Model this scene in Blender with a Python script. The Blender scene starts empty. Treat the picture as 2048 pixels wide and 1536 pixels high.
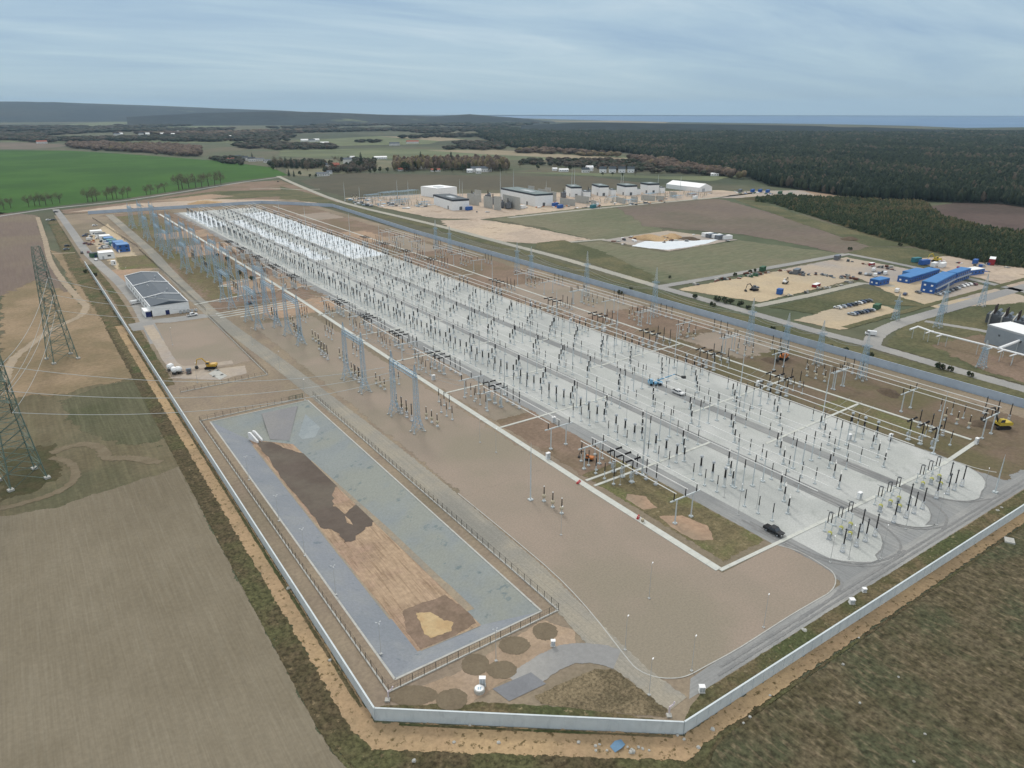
import bpy, math, random
import numpy as np
from mathutils import Vector, Matrix, noise as mnoise
random.seed(7)
rng = np.random.default_rng(11)
D = bpy.data
COL = bpy.context.scene.collection
SC = bpy.context.scene
R = math.radians

# ---------------------------------------------------------------- camera, light, sky
# World axes: X runs across the substation (left wall = 0), Y runs along it (away from the camera).
H = 100.0                                   # camera height, metres
F = 1420.0                                  # focal length in pixels of the 2048 px wide photograph
PITCH = math.atan((768 - 222) / F)
CAMX, CAMY = 74.137, -64.541                # replaced below by the exact values
AZ = R(124.6)                               # direction of the +Y axis, seen in a frame whose +y is the view
SX, SY = math.cos(AZ), math.sin(AZ)
TX, TY = math.sin(AZ), -math.cos(AZ)

def view_ground(u, v, z=0.0):
    dx = (u - 1024) / F
    dy = -(v - 768) / F
    yy = math.cos(PITCH) + dy * math.sin(PITCH)
    zz = -math.sin(PITCH) + dy * math.cos(PITCH)
    k = (z - H) / zz
    return dx * k, yy * k
O0 = view_ground(750, 1438)

def at(u, v, z=0.0):
    """where a line of sight through a pixel of the photograph meets height z"""
    x, y = view_ground(u, v, z)
    x -= O0[0]; y -= O0[1]
    return (x * TX + y * TY, x * SX + y * SY)

CAMX, CAMY = (-O0[0]) * TX + (-O0[1]) * TY, (-O0[0]) * SX + (-O0[1]) * SY
cam_d = D.cameras.new('camera')
cam = D.objects.new('camera', cam_d)
COL.objects.link(cam)
cam_d.sensor_width = 36.0
cam_d.lens = F / 2048 * 36.0
cam_d.clip_start = 0.5
cam_d.clip_end = 90000
cam.location = (CAMX, CAMY, H)
# view direction in plan is (0,1) of the view frame = (TY, SY) here
YAW = math.atan2(-TY, SY)
cam.rotation_euler = (math.pi / 2 - PITCH, 0, YAW)
SC.camera = cam

SC.view_settings.view_transform = 'Standard'
SC.view_settings.look = 'None'
SC.view_settings.gamma = 1.0
SC.view_settings.exposure = 0.0
SC.cycles.max_bounces = 4
SC.cycles.diffuse_bounces = 2
SC.cycles.glossy_bounces = 2
SC.cycles.transmission_bounces = 2
SC.cycles.transparent_max_bounces = 12
SC.cycles.volume_bounces = 0
SC.cycles.use_denoising = True
try:
    SC.cycles.denoiser = 'OPENIMAGEDENOISE'
except Exception:
    pass

SUN_EL = 41.0
SUN_AZ = YAW + R(200)                       # behind the camera's left shoulder, through cloud
sun_d = D.lights.new('sun', 'SUN')
sun_d.energy = 1.5
sun_d.angle = R(11)
sun_d.color = (1.0, 0.96, 0.90)
sun = D.objects.new('sun', sun_d)
COL.objects.link(sun)
sun.rotation_euler = (R(90 - SUN_EL), 0, SUN_AZ)
sun.location = (0, 0, 260)

def lin(c):
    return tuple(((x / 255) / 12.92 if x / 255 <= 0.04045 else ((x / 255 + 0.055) / 1.055) ** 2.4) for x in c)

world = D.worlds.new('World')
SC.world = world
world.use_nodes = True
wn = world.node_tree
wn.nodes.clear()
def wnode(t, **k):
    n = wn.nodes.new(t)
    for a, b in k.items():
        setattr(n, a, b)
    return n
wl = wn.links.new
sky = wnode('ShaderNodeTexSky', sky_type='NISHITA')
sky.sun_disc = False
sky.sun_elevation = R(SUN_EL)
sky.sun_rotation = -SUN_AZ
sky.altitude = 100
bg1 = wnode('ShaderNodeBackground'); bg1.inputs['Strength'].default_value = 0.09
wl(sky.outputs[0], bg1.inputs['Color'])
tc = wnode('ShaderNodeTexCoord')
sep = wnode('ShaderNodeSeparateXYZ'); wl(tc.outputs['Generated'], sep.inputs[0])
def wmath(op, a, b=None, clamp=False):
    n = wnode('ShaderNodeMath', operation=op); n.use_clamp = clamp
    for i, x in enumerate((a, b)):
        if x is None: continue
        if isinstance(x, (int, float)): n.inputs[i].default_value = x
        else: wl(x, n.inputs[i])
    return n.outputs[0]
zc = wmath('MAXIMUM', sep.outputs['Z'], 0.0)
zd = wmath('ADD', zc, 0.10)
px_ = wmath('DIVIDE', sep.outputs['X'], zd)
py_ = wmath('DIVIDE', sep.outputs['Y'], zd)
comb = wnode('ShaderNodeCombineXYZ'); wl(px_, comb.inputs[0]); wl(py_, comb.inputs[1])
mp = wnode('ShaderNodeMapping'); mp.vector_type = 'POINT'
mp.inputs['Rotation'].default_value = (0, 0, -YAW + R(8))
mp.inputs['Scale'].default_value = (0.22, 0.62, 1)
wl(comb.outputs[0], mp.inputs[0])
n1 = wnode('ShaderNodeTexNoise'); n1.inputs['Scale'].default_value = 1.3; n1.inputs['Detail'].default_value = 7
n1.inputs['Roughness'].default_value = 0.62; n1.inputs['Distortion'].default_value = 0.5
wl(mp.outputs[0], n1.inputs['Vector'])
mp2 = wnode('ShaderNodeMapping'); mp2.inputs['Rotation'].default_value = (0, 0, -YAW - R(4))
mp2.inputs['Scale'].default_value = (0.09, 0.5, 1); mp2.inputs['Location'].default_value = (3.1, 1.7, 0)
wl(comb.outputs[0], mp2.inputs[0])
n2 = wnode('ShaderNodeTexNoise'); n2.inputs['Scale'].default_value = 0.9; n2.inputs['Detail'].default_value = 4
wl(mp2.outputs[0], n2.inputs['Vector'])
mixn = wmath('ADD', wmath('MULTIPLY', n1.outputs[0], 0.55), wmath('MULTIPLY', n2.outputs[0], 0.45))
ramp = wnode('ShaderNodeValToRGB')
ramp.color_ramp.elements[0].position = 0.40; ramp.color_ramp.elements[0].color = (*lin((150, 178, 206)), 1)
ramp.color_ramp.elements[1].position = 0.61; ramp.color_ramp.elements[1].color = (*lin((206, 222, 231)), 1)
e = ramp.color_ramp.elements.new(0.5); e.color = (*lin((176, 200, 217)), 1)
wl(mixn, ramp.inputs[0])
# the cloud is paler and greener low down
hor = wnode('ShaderNodeMapRange'); hor.inputs['From Min'].default_value = 0.0; hor.inputs['From Max'].default_value = 0.09
hor.inputs['To Min'].default_value = 0.75; hor.inputs['To Max'].default_value = 0.0
wl(zc, hor.inputs['Value'])
mixh = wnode('ShaderNodeMixRGB'); mixh.inputs['Color2'].default_value = (*lin((180, 206, 217)), 1)
wl(hor.outputs[0], mixh.inputs['Fac']); wl(ramp.outputs[0], mixh.inputs['Color1'])
zen = wnode('ShaderNodeMapRange'); zen.interpolation_type = 'SMOOTHSTEP'
zen.inputs['From Min'].default_value = 0.17; zen.inputs['From Max'].default_value = 1.0
zen.inputs['To Min'].default_value = 1.05; zen.inputs['To Max'].default_value = 2.3
wl(zc, zen.inputs['Value'])
neu = wnode('ShaderNodeMapRange'); neu.interpolation_type = 'SMOOTHSTEP'
neu.inputs['From Min'].default_value = 0.17; neu.inputs['From Max'].default_value = 0.55
wl(zc, neu.inputs['Value'])
mixz = wnode('ShaderNodeMixRGB'); mixz.inputs['Color2'].default_value = (0.585, 0.58, 0.565, 1)
wl(neu.outputs[0], mixz.inputs['Fac']); wl(mixh.outputs[0], mixz.inputs['Color1'])
bg2 = wnode('ShaderNodeBackground'); wl(mixz.outputs[0], bg2.inputs['Color']); wl(zen.outputs[0], bg2.inputs['Strength'])
mxs = wnode('ShaderNodeMixShader'); mxs.inputs[0].default_value = 0.88
wl(bg1.outputs[0], mxs.inputs[1]); wl(bg2.outputs[0], mxs.inputs[2])
wo = wnode('ShaderNodeOutputWorld'); wl(mxs.outputs[0], wo.inputs['Surface'])

# ---------------------------------------------------------------- materials
GAIN = 1.28
def alb(c, k=1.0):
    return tuple(min(0.85, x / GAIN * k) for x in lin(c))

class NT:
    def __init__(s, name):
        s.m = D.materials.new(name); s.m.use_nodes = True
        s.t = s.m.node_tree; s.t.nodes.clear()
        s.out = s.n('ShaderNodeOutputMaterial')
        s.b = s.n('ShaderNodeBsdfPrincipled')
        s.l(s.b.outputs[0], s.out.inputs['Surface'])
        s.pos = s.n('ShaderNodeNewGeometry').outputs['Position']
    def n(s, t, **k):
        x = s.t.nodes.new(t)
        for a, b in k.items(): setattr(x, a, b)
        return x
    def l(s, a, b): s.t.links.new(a, b)
    def noise(s, scale, detail=3, stretch=(1, 1, 1), rot=0, rough=0.55, dist=0.0, off=(0, 0, 0)):
        m = s.n('ShaderNodeMapping'); m.inputs['Scale'].default_value = stretch
        m.inputs['Rotation'].default_value = (0, 0, rot); m.inputs['Location'].default_value = off
        s.l(s.pos, m.inputs[0])
        x = s.n('ShaderNodeTexNoise'); x.inputs['Scale'].default_value = scale
        x.inputs['Detail'].default_value = detail; x.inputs['Roughness'].default_value = rough
        x.inputs['Distortion'].default_value = dist
        s.l(m.outputs[0], x.inputs['Vector'])
        return x.outputs[0]
    def rng(s, v, a, b, c=0.0, d=1.0, smooth=True):
        x = s.n('ShaderNodeMapRange'); x.interpolation_type = 'SMOOTHSTEP' if smooth else 'LINEAR'
        x.inputs['From Min'].default_value = a; x.inputs['From Max'].default_value = b
        x.inputs['To Min'].default_value = c; x.inputs['To Max'].default_value = d
        s.l(v, x.inputs['Value']); return x.outputs[0]
    def mix(s, f, a, b, mode='MIX'):
        x = s.n('ShaderNodeMixRGB', blend_type=mode)
        for i, y in zip((0, 1, 2), (f, a, b)):
            if isinstance(y, (int, float)): x.inputs[i].default_value = y if i == 0 else (y, y, y, 1)
            elif isinstance(y, tuple): x.inputs[i].default_value = (*y, 1)
            else: s.l(y, x.inputs[i])
        return x.outputs[0]
    def mth(s, op, a, b):
        x = s.n('ShaderNodeMath', operation=op)
        for i, y in enumerate((a, b)):
            if isinstance(y, (int, float)): x.inputs[i].default_value = y
            else: s.l(y, x.inputs[i])
        return x.outputs[0]

def ground_mat(name, c1, c2, c3=None, mid=0.12, big=0.02, fine=1.6, fine_amt=0.22, streak=None, streak_col=None,
               streak_amt=0.5, streak_rot=0.0, soft=False, soft_scale=0.25, bump=0.0, k=1.0, spots=None, lo=0.38, hi=0.62):
    s = NT(name)
    c = s.mix(s.rng(s.noise(mid, 5, dist=0.3), lo, hi), alb(c1, k), alb(c2, k))
    if c3:
        c = s.mix(s.rng(s.noise(big, 4, off=(31, 7, 0)), 0.46, 0.62), c, alb(c3, k))
    if streak:
        a, b = streak
        st = s.noise(1.0, 3, stretch=(1 / a, 1 / b, 0), rot=streak_rot, off=(5, 9, 0))
        c = s.mix(s.mth('MULTIPLY', s.rng(st, 0.5, 0.66), streak_amt), c, alb(streak_col or c2, k))
        st2 = s.noise(1.0, 2, stretch=(2.7 / a, 2.0 / b, 0), rot=streak_rot, off=(15, 3, 0))
        c = s.mix(1.0, c, s.n_gray(s.rng(st2, 0.3, 0.7, 1 - streak_amt * 0.22, 1 + streak_amt * 0.14)), 'MULTIPLY')
    if spots:
        col, sc, a, b = spots
        c = s.mix(s.rng(s.noise(sc, 4, off=(3, 51, 0), rough=0.7), a, b), c, alb(col, k))
    f = s.noise(fine, 4, rough=0.7)
    c = s.mix(1.0, c, s.n_gray(s.rng(f, 0.25, 0.75, 1 - fine_amt, 1 + fine_amt)), 'MULTIPLY')
    s.l(c, s.b.inputs['Base Color'])
    s.b.inputs['Roughness'].default_value = 0.95
    s.b.inputs['Specular IOR Level'].default_value = 0.1
    if bump:
        bp = s.n('ShaderNodeBump'); bp.inputs['Strength'].default_value = 0.6; bp.inputs['Distance'].default_value = bump
        s.l(f, bp.inputs['Height']); s.l(bp.outputs[0], s.b.inputs['Normal'])
    if soft:
        at_ = s.n('ShaderNodeAttribute', attribute_name='fade')
        nz = s.noise(soft_scale, 5, off=(77, 13, 0), rough=0.65)
        v = s.mth('ADD', at_.outputs['Fac'], s.mth('MULTIPLY', s.mth('SUBTRACT', nz, 0.5), 1.5))
        a = s.rng(v, 0.485, 0.515)
        tr = s.n('ShaderNodeBsdfTransparent'); mx = s.n('ShaderNodeMixShader')
        s.l(a, mx.inputs[0]); s.l(tr.outputs[0], mx.inputs[1]); s.l(s.b.outputs[0], mx.inputs[2])
        s.l(mx.outputs[0], s.out.inputs['Surface'])
    return s.m
def _gray(self, v):
    x = self.n('ShaderNodeCombineColor'); 
    for i in range(3): self.l(v, x.inputs[i])
    return x.outputs[0]
NT.n_gray = _gray

def mat(name, c, rough=0.6, metal=0.0, var=0.10, scale=1.5, k=1.0, stain=None, spec=0.4):
    s = NT(name)
    base = alb(c, k)
    f = s.noise(scale, 4, rough=0.65)
    col = s.mix(1.0, base, s.n_gray(s.rng(f, 0.25, 0.75, 1 - var, 1 + var)), 'MULTIPLY')
    if stain:
        st = s.noise(0.9, 4, stretch=(1, 1, 0.25), off=(9, 2, 5), rough=0.7)
        col = s.mix(s.mth('MULTIPLY', s.rng(st, 0.52, 0.72), 0.6), col, alb(stain, k))
    s.l(col, s.b.inputs['Base Color'])
    s.b.inputs['Roughness'].default_value = rough
    s.b.inputs['Metallic'].default_value = metal
    s.b.inputs['Specular IOR Level'].default_value = spec
    return s.m

M = {}
M['steel'] = mat('galvanised_steel', (214, 222, 224), 0.55, 0.0, 0.08, 2.0)
M['bluesteel'] = mat('pale_blue_steel', (168, 198, 218), 0.55, 0.0, 0.08, 2.0)
M['alu'] = mat('aluminium_tube', (250, 250, 246), 0.45, 0.0, 0.05, 2.0)
M['porcelain'] = mat('dark_insulator', (22, 21, 24), 0.5, 0.0, 0.15, 3.0, spec=0.2)
M['brownpor'] = mat('brown_insulator', (62, 46, 40), 0.4, 0.0, 0.15, 3.0)
M['concrete'] = mat('concrete', (196, 196, 190), 0.9, 0.0, 0.10, 0.8, stain=(150, 148, 140))
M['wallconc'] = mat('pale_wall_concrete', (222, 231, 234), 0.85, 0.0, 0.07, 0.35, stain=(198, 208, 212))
M['greytank'] = mat('grey_tank', (196, 202, 206), 0.5, 0, 0.06, 2)
M['cream'] = mat('cream_tank', (206, 194, 168), 0.5, 0, 0.06, 2)
M['yellow'] = mat('yellow_green_paint', (198, 196, 104), 0.5, 0, 0.06, 2)
M['darkbox'] = mat('dark_drive_box', (96, 102, 106), 0.5, 0, 0.1, 2)
M['white'] = mat('white_paint', (252, 253, 253), 0.5, 0, 0.04, 1, k=1.1)
M['offwhite'] = mat('white_cladding', (250, 252, 252), 0.6, 0, 0.05, 0.5, k=1.12, stain=(240, 244, 246))
M['roofgrey'] = mat('slate_grey_roof', (80, 92, 103), 0.7, 0, 0.08, 0.3)
M['roofdark'] = mat('dark_roof', (62, 74, 82), 0.7, 0, 0.1, 0.3)
M['roofgreen'] = mat('grey_green_roof', (118, 134, 134), 0.7, 0, 0.1, 0.2)
M['band'] = mat('dark_parapet_band', (52, 62, 72), 0.6, 0, 0.05, 1)
M['navy'] = mat('navy_door', (30, 44, 104), 0.5, 0, 0.05, 1)
M['glass'] = mat('window_glass', (58, 70, 82), 0.12, 0, 0.1, 1, spec=0.6)
M['blue'] = mat('blue_cabin', (50, 104, 182), 0.55, 0, 0.08, 0.6)
M['bluelight'] = mat('blue_roof', (70, 136, 200), 0.6, 0, 0.08, 0.4)
M['teal'] = mat('teal_cabin', (58, 132, 142), 0.6, 0, 0.08, 0.6)
M['red'] = mat('red_container', (160, 40, 52), 0.6, 0, 0.1, 0.6)
M['rust'] = mat('rusty_brown', (118, 78, 62), 0.9, 0, 0.2, 0.8)
M['orange'] = mat('orange_paint', (212, 128, 62), 0.5, 0, 0.06, 1)
M['digger'] = mat('digger_yellow', (214, 172, 70), 0.5, 0, 0.1, 1)
M['rubber'] = mat('black_rubber', (34, 34, 36), 0.9, 0, 0.15, 2)
M['darksteel'] = mat('dark_steel', (66, 66, 66), 0.6, 0, 0.15, 2)
M['carblack'] = mat('black_car_paint', (30, 32, 36), 0.25, 0, 0.05, 1, spec=0.6)
M['cargrey'] = mat('grey_car_paint', (112, 118, 126), 0.3, 0, 0.05, 1, spec=0.6)
M['carsilver'] = mat('silver_car_paint', (190, 198, 206), 0.3, 0, 0.05, 1, spec=0.6)
M['carblue'] = mat('blue_car_paint', (58, 76, 112), 0.3, 0, 0.05, 1, spec=0.6)
M['carred'] = mat('dark_red_car_paint', (112, 58, 62), 0.3, 0, 0.05, 1, spec=0.6)
M['carwhite'] = mat('white_car_paint', (252, 253, 253), 0.3, 0, 0.03, 1, spec=0.6)
M['cyan'] = mat('light_blue_machine', (120, 178, 214), 0.5, 0, 0.06, 1)
M['pylon'] = mat('grey_green_pylon', (112, 132, 122), 0.65, 0, 0.12, 1)
M['fence'] = mat('dark_fence_wire', (74, 74, 70), 0.7, 0, 0.1, 1)
M['fencegreen'] = mat('green_gate', (70, 110, 84), 0.7, 0, 0.1, 1)
M['wire'] = mat('conductor', (190, 196, 196), 0.5, 0, 0.05, 1)
M['tarp'] = mat('blue_tarpaulin', (110, 146, 176), 0.7, 0, 0.1, 1)
M['brick'] = mat('red_brick', (150, 92, 78), 0.9, 0, 0.12, 1)
M['redroof'] = mat('red_tile_roof', (172, 104, 88), 0.9, 0, 0.12, 1)
M['plaster'] = mat('pale_plaster', (244, 243, 240), 0.9, 0, 0.06, 1)
M['bark'] = mat('bark', (92, 82, 74), 0.95, 0, 0.2, 1)
M['twig'] = mat('bare_twigs', (122, 108, 92), 0.95, 0, 0.25, 0.4)
M['twig2'] = mat('budding_twigs', (124, 118, 94), 0.95, 0, 0.25, 0.4)
M['spruce'] = mat('spruce_needles', (52, 66, 52), 0.95, 0, 0.3, 0.4)
M['leaf'] = mat('evergreen_leaf', (66, 82, 56), 0.95, 0, 0.3, 0.4)
M['yellowcab'] = mat('yellow_machine', (216, 190, 70), 0.5, 0, 0.08, 1)
M['redwhite'] = mat('red_barrier', (206, 70, 70), 0.6, 0, 0.05, 1)
M['pinkpipe'] = mat('pinkish_white_paint', (220, 208, 214), 0.6, 0, 0.05, 1)
M['lampgrey'] = mat('lamp_pole_grey', (196, 198, 196), 0.55, 0, 0.06, 1)

# ---------------------------------------------------------------- mesh helper
class MB:
    def __init__(s): s.v = []; s.f = []; s.mi = []
    def add(s, vs, fs, m=0):
        o = len(s.v); s.v.extend(vs); s.f.extend([tuple(i + o for i in f) for f in fs]); s.mi.extend([m] * len(fs)); return s
    def box(s, cx, cy, z0, sx, sy, sz, m=0, rot=0.0, top=1.0, topx=None):
        tx = top if topx is None else topx
        vs = []
        for z, kx, ky in ((z0, 1, 1), (z0 + sz, tx, top)):
            for a, b in ((-.5, -.5), (.5, -.5), (.5, .5), (-.5, .5)):
                x, y = a * sx * kx, b * sy * ky
                vs.append((cx + x * math.cos(rot) - y * math.sin(rot), cy + x * math.sin(rot) + y * math.cos(rot), z))
        return s.add(vs, [(3, 2, 1, 0), (4, 5, 6, 7), (0, 1, 5, 4), (1, 2, 6, 5), (2, 3, 7, 6), (3, 0, 4, 7)], m)
    def tube(s, p, q, r0, r1=None, n=6, m=0, cap=True):
        r1 = r0 if r1 is None else r1
        p = Vector(p); q = Vector(q); d = q - p
        if d.length < 1e-6: return s
        d.normalize()
        a = d.cross(Vector((0, 0, 1)))
        if a.length < 1e-3: a = Vector((1, 0, 0))
        a.normalize(); b = d.cross(a)
        vs = []
        for c, r in ((p, r0), (q, r1)):
            for i in range(n):
                t = 2 * math.pi * i / n + math.pi / n
                vs.append(tuple(c + a * (r * math.cos(t)) + b * (r * math.sin(t))))
        fs = [(i, (i + 1) % n, n + (i + 1) % n, n + i) for i in range(n)]
        if cap: fs += [tuple(range(n))[::-1], tuple(range(n, 2 * n))]
        return s.add(vs, fs, m)
    def lathe(s, prof, n=8, c=(0, 0), m=0, axis='z', org=(0, 0, 0)):
        vs = []
        for r, z in prof:
            for i in range(n):
                t = 2 * math.pi * i / n
                x, y = r * math.cos(t), r * math.sin(t)
                if axis == 'z': vs.append((c[0] + x, c[1] + y, z))
                elif axis == 'x': vs.append((org[0] + z, org[1] + x, org[2] + y))
                else: vs.append((org[0] + x, org[1] + z, org[2] + y))
        fs = []
        for j in range(len(prof) - 1):
            for i in range(n):
                a, b = j * n + i, j * n + (i + 1) % n
                fs.append((a, b, b + n, a + n))
        fs.append(tuple(range(n))[::-1]); fs.append(tuple(range((len(prof) - 1) * n, len(prof) * n)))
        return s.add(vs, fs, m)
    def prism(s, pts, z0, z1, m=0, m_top=None):
        n = len(pts)
        vs = [(x, y, z0) for x, y in pts] + [(x, y, z1) for x, y in pts]
        s.add(vs, [(i, (i + 1) % n, n + (i + 1) % n, n + i) for i in range(n)] + [tuple(range(n))[::-1]], m)
        return s.add([(x, y, z1) for x, y in pts], [tuple(range(n))], m if m_top is None else m_top)
    def side(s, prof, y0, y1, m=0):
        """profile in the x-z plane pushed along y"""
        n = len(prof)
        vs = [(x, y0, z) for x, z in prof] + [(x, y1, z) for x, z in prof]
        return s.add(vs, [(i, (i + 1) % n, n + (i + 1) % n, n + i)[::-1] for i in range(n)] + [tuple(range(n)), tuple(range(n, 2 * n))[::-1]], m)
    def mesh(s, name, mats):
        me = D.meshes.new(name)
        me.from_pydata(s.v, [], s.f)
        for m in mats: me.materials.append(m)
        if len(mats) > 1: me.polygons.foreach_set('material_index', s.mi)
        me.update(); return me
    def build(s, name, mats, parent=None):
        if not isinstance(mats, (list, tuple)): mats = [mats]
        return link(name, s.mesh(name, mats), parent)

def link(name, me, parent=None, loc=None, rz=None):
    o = D.objects.new(name, me); COL.objects.link(o)
    if parent is not None: o.parent = parent
    if loc is not None: o.location = loc
    if rz is not None: o.rotation_euler = (0, 0, rz)
    return o
def tag(o, label=None, cat=None, group=None, kind=None):
    if label: o['label'] = label
    if cat: o['category'] = cat
    if group: o['group'] = group
    if kind: o['kind'] = kind
    return o
def empty(name, loc=(0, 0, 0), rz=0.0):
    o = D.objects.new(name, None); COL.objects.link(o)
    o.location = loc if len(loc) == 3 else (loc[0], loc[1], 0); o.rotation_euler = (0, 0, rz)
    o.empty_display_size = 0.5
    return o
KIDS = {}
def kids(o):
    return [c for c in KIDS.get(o.name, [])]
def thing(name, loc, rz, label, cat, group=None):
    return tag(empty(name, loc, rz), label, cat, group)
def copy_tree(o, loc, rz, label, group=None, scale=None):
    c = o.copy(); COL.objects.link(c)
    c.location = loc if len(loc) == 3 else (loc[0], loc[1], 0); c.rotation_euler = (0, 0, rz)
    c['label'] = label
    if group: c['group'] = group
    if scale: c.scale = (scale, scale, scale)
    for ch in o.children:
        d = ch.copy(); COL.objects.link(d); d.parent = c
        for g in ch.children:
            h = g.copy(); COL.objects.link(h); h.parent = d
    return c
ONES = ['first', 'second', 'third', 'fourth', 'fifth', 'sixth', 'seventh', 'eighth', 'ninth', 'tenth', 'eleventh', 'twelfth',
        'thirteenth', 'fourteenth', 'fifteenth', 'sixteenth', 'seventeenth', 'eighteenth', 'nineteenth']
TENS = {2: 'twent', 3: 'thirt', 4: 'fort', 5: 'fift', 6: 'sixt', 7: 'sevent', 8: 'eight', 9: 'ninet'}
def ordn(i):
    """0 -> first"""
    k = i + 1
    if k < 20: return ONES[k - 1]
    if k >= 100: return '%dth' % k
    t, u = divmod(k, 10)
    return TENS[t] + 'ieth' if u == 0 else TENS[t] + 'y-' + ONES[u - 1]
# ---------------------------------------------------------------- ground sheets
def offset(pts, d):
    n = len(pts); out = []
    area = sum(pts[i][0] * pts[(i + 1) % n][1] - pts[(i + 1) % n][0] * pts[i][1] for i in range(n))
    sg = 1 if area > 0 else -1
    for i in range(n):
        p0, p1, p2 = Vector(pts[i - 1]), Vector(pts[i]), Vector(pts[(i + 1) % n])
        e1 = (p1 - p0); e2 = (p2 - p1)
        if e1.length < 1e-6 or e2.length < 1e-6: out.append(tuple(p1)); continue
        e1.normalize(); e2.normalize()
        n1 = Vector((e1.y, -e1.x)) * sg; n2 = Vector((e2.y, -e2.x)) * sg
        b = n1 + n2
        if b.length < 0.2: b = n1
        b.normalize(); c = max(0.45, b.dot(n1))
        out.append(tuple(p1 + b * (d / c)))
    return out
def patch(name, pts, m, z=0.0, feather=0.0):
    if feather <= 0:
        me = D.meshes.new(name); me.from_pydata([(x, y, z) for x, y in pts], [], [tuple(range(len(pts)))])
    else:
        dense = []
        a, b = offset(pts, -feather / 2), offset(pts, feather / 2)
        n = len(pts)
        vs = [(x, y, z) for x, y in a] + [(x, y, z) for x, y in b]
        fs = [tuple(range(n))] + [(i, n + i, n + (i + 1) % n, (i + 1) % n) for i in range(n)]
        me = D.meshes.new(name); me.from_pydata(vs, [], fs)
        at_ = me.attributes.new('fade', 'FLOAT', 'POINT')
        at_.data.foreach_set('value', [1.0] * n + [0.0] * n)
    me.materials.append(m); me.update()
    # keep every face looking up
    if me.polygons[0].normal.z < 0: me.flip_normals()
    return tag(link(name, me), kind='structure')
def px(*p): return [at(u, v) for u, v in p]
def strip(name, pts, w, m, z=0.0, feather=0.0, closed=False):
    """a band of width w (or list of widths) along a line"""
    n = len(pts); L, Rr = [], []
    for i in range(n):
        a = Vector(pts[max(0, i - 1)]); b = Vector(pts[min(n - 1, i + 1)])
        d = (b - a).normalized(); nn = Vector((-d.y, d.x)); ww = w[i] if isinstance(w, (list, tuple)) else w
        p = Vector(pts[i]); L.append((p, nn, ww))
    cols = [(-0.5, 0.0, -1), (-0.5, 0.0, 1), (0.5, 0.0, -1), (0.5, 0.0, 1)]
    vs, fade = [], []
    if feather > 0: feather = min(feather, 0.9 * min(w if isinstance(w, (list, tuple)) else [w]))
    if feather <= 0:
        for p, nn, ww in L:
            for k in (-0.5, 0.5): q = p + nn * (ww * k); vs.append((q.x, q.y, z)); fade.append(1.0)
        fs = [(2 * i, 2 * i + 1, 2 * i + 3, 2 * i + 2) for i in range(n - 1)]
    else:
        for p, nn, ww in L:
            for k, o_, fd in ((-.5, -feather / 2, 0.), (-.5, feather / 2, 1.), (.5, -feather / 2, 1.), (.5, feather / 2, 0.)):
                q = p + nn * (ww * k + o_); vs.append((q.x, q.y, z)); fade.append(fd)
        fs = [(4 * i + j, 4 * i + j + 1, 4 * i + j + 5, 4 * i + j + 4) for i in range(n - 1) for j in range(3)]
    me = D.meshes.new(name); me.from_pydata(vs, [], fs)
    a_ = me.attributes.new('fade', 'FLOAT', 'POINT'); a_.data.foreach_set('value', fade)
    me.materials.append(m); me.update()
    if me.polygons[0].normal.z < 0: me.flip_normals()
    return tag(link(name, me), kind='structure')
def smooth(pts, k=4):
    out = []
    n = len(pts)
    for i in range(n - 1):
        p0, p1, p2, p3 = (Vector(pts[max(0, i - 1)]), Vector(pts[i]), Vector(pts[i + 1]), Vector(pts[min(n - 1, i + 2)]))
        for j in range(k):
            t = j / k
            out.append(tuple(0.5 * ((2 * p1) + (p2 - p0) * t + (2 * p0 - 5 * p1 + 4 * p2 - p3) * t * t + (3 * p1 - p0 - 3 * p2 + p3) * t ** 3)))
    out.append(tuple(pts[-1])); return out
def holed(name, x0, x1, y0, y1, hole, m, z):
    hx0, hx1, hy0, hy1 = hole
    xs, ys = [x0, hx0, hx1, x1], [y0, hy0, hy1, y1]
    vs = [(x, y, z) for y in ys for x in xs]
    fs = [(j * 4 + i, j * 4 + i + 1, j * 4 + i + 5, j * 4 + i + 4) for j in range(3) for i in range(3) if not (i == 1 and j == 1)]
    me = D.meshes.new(name); me.from_pydata(vs, [], fs); me.materials.append(m); me.update()
    return tag(link(name, me), kind='structure')

G = {}
G['base'] = ground_mat('far_meadow', (96, 104, 82), (112, 108, 90), (80, 88, 72), mid=0.006, big=0.0011, fine=0.05, fine_amt=0.15)
G['soil'] = ground_mat('site_soil', (150, 136, 120), (160, 146, 126), (138, 128, 110), mid=0.06, big=0.012, fine=0.9, fine_amt=0.16)
G['gravelbrown'] = ground_mat('brown_gravel', (166, 152, 138), (160, 148, 134), (154, 145, 129), mid=0.05, big=0.018, fine=2.2, fine_amt=0.13, soft=True)
G['pad'] = ground_mat('pale_gravel', (190, 193, 189), (200, 202, 199), (183, 186, 183), mid=0.06, big=0.035, fine=2.2, fine_amt=0.13, spots=((170, 174, 170), 0.09, 0.60, 0.72), k=1.06)
G['road'] = ground_mat('grey_road', (158, 160, 160), (168, 169, 167), (149, 151, 151), mid=0.10, big=0.03, fine=1.5, fine_amt=0.08, streak=(0.7, 40), streak_col=(142, 144, 144), streak_amt=0.45)
G['roadx'] = ground_mat('grey_road_across', (166, 167, 165), (174, 174, 171), (155, 156, 155), mid=0.10, big=0.03, fine=1.5, fine_amt=0.08, streak=(30, 0.7), streak_col=(150, 151, 149), streak_amt=0.3)
G['track'] = ground_mat('gravel_track', (172, 165, 150), (162, 158, 148), (150, 148, 140), mid=0.10, big=0.03, fine=1.8, fine_amt=0.14, streak=(0.6, 60), streak_col=(150, 147, 138), streak_amt=0.4, soft=True, soft_scale=0.6)
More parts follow.
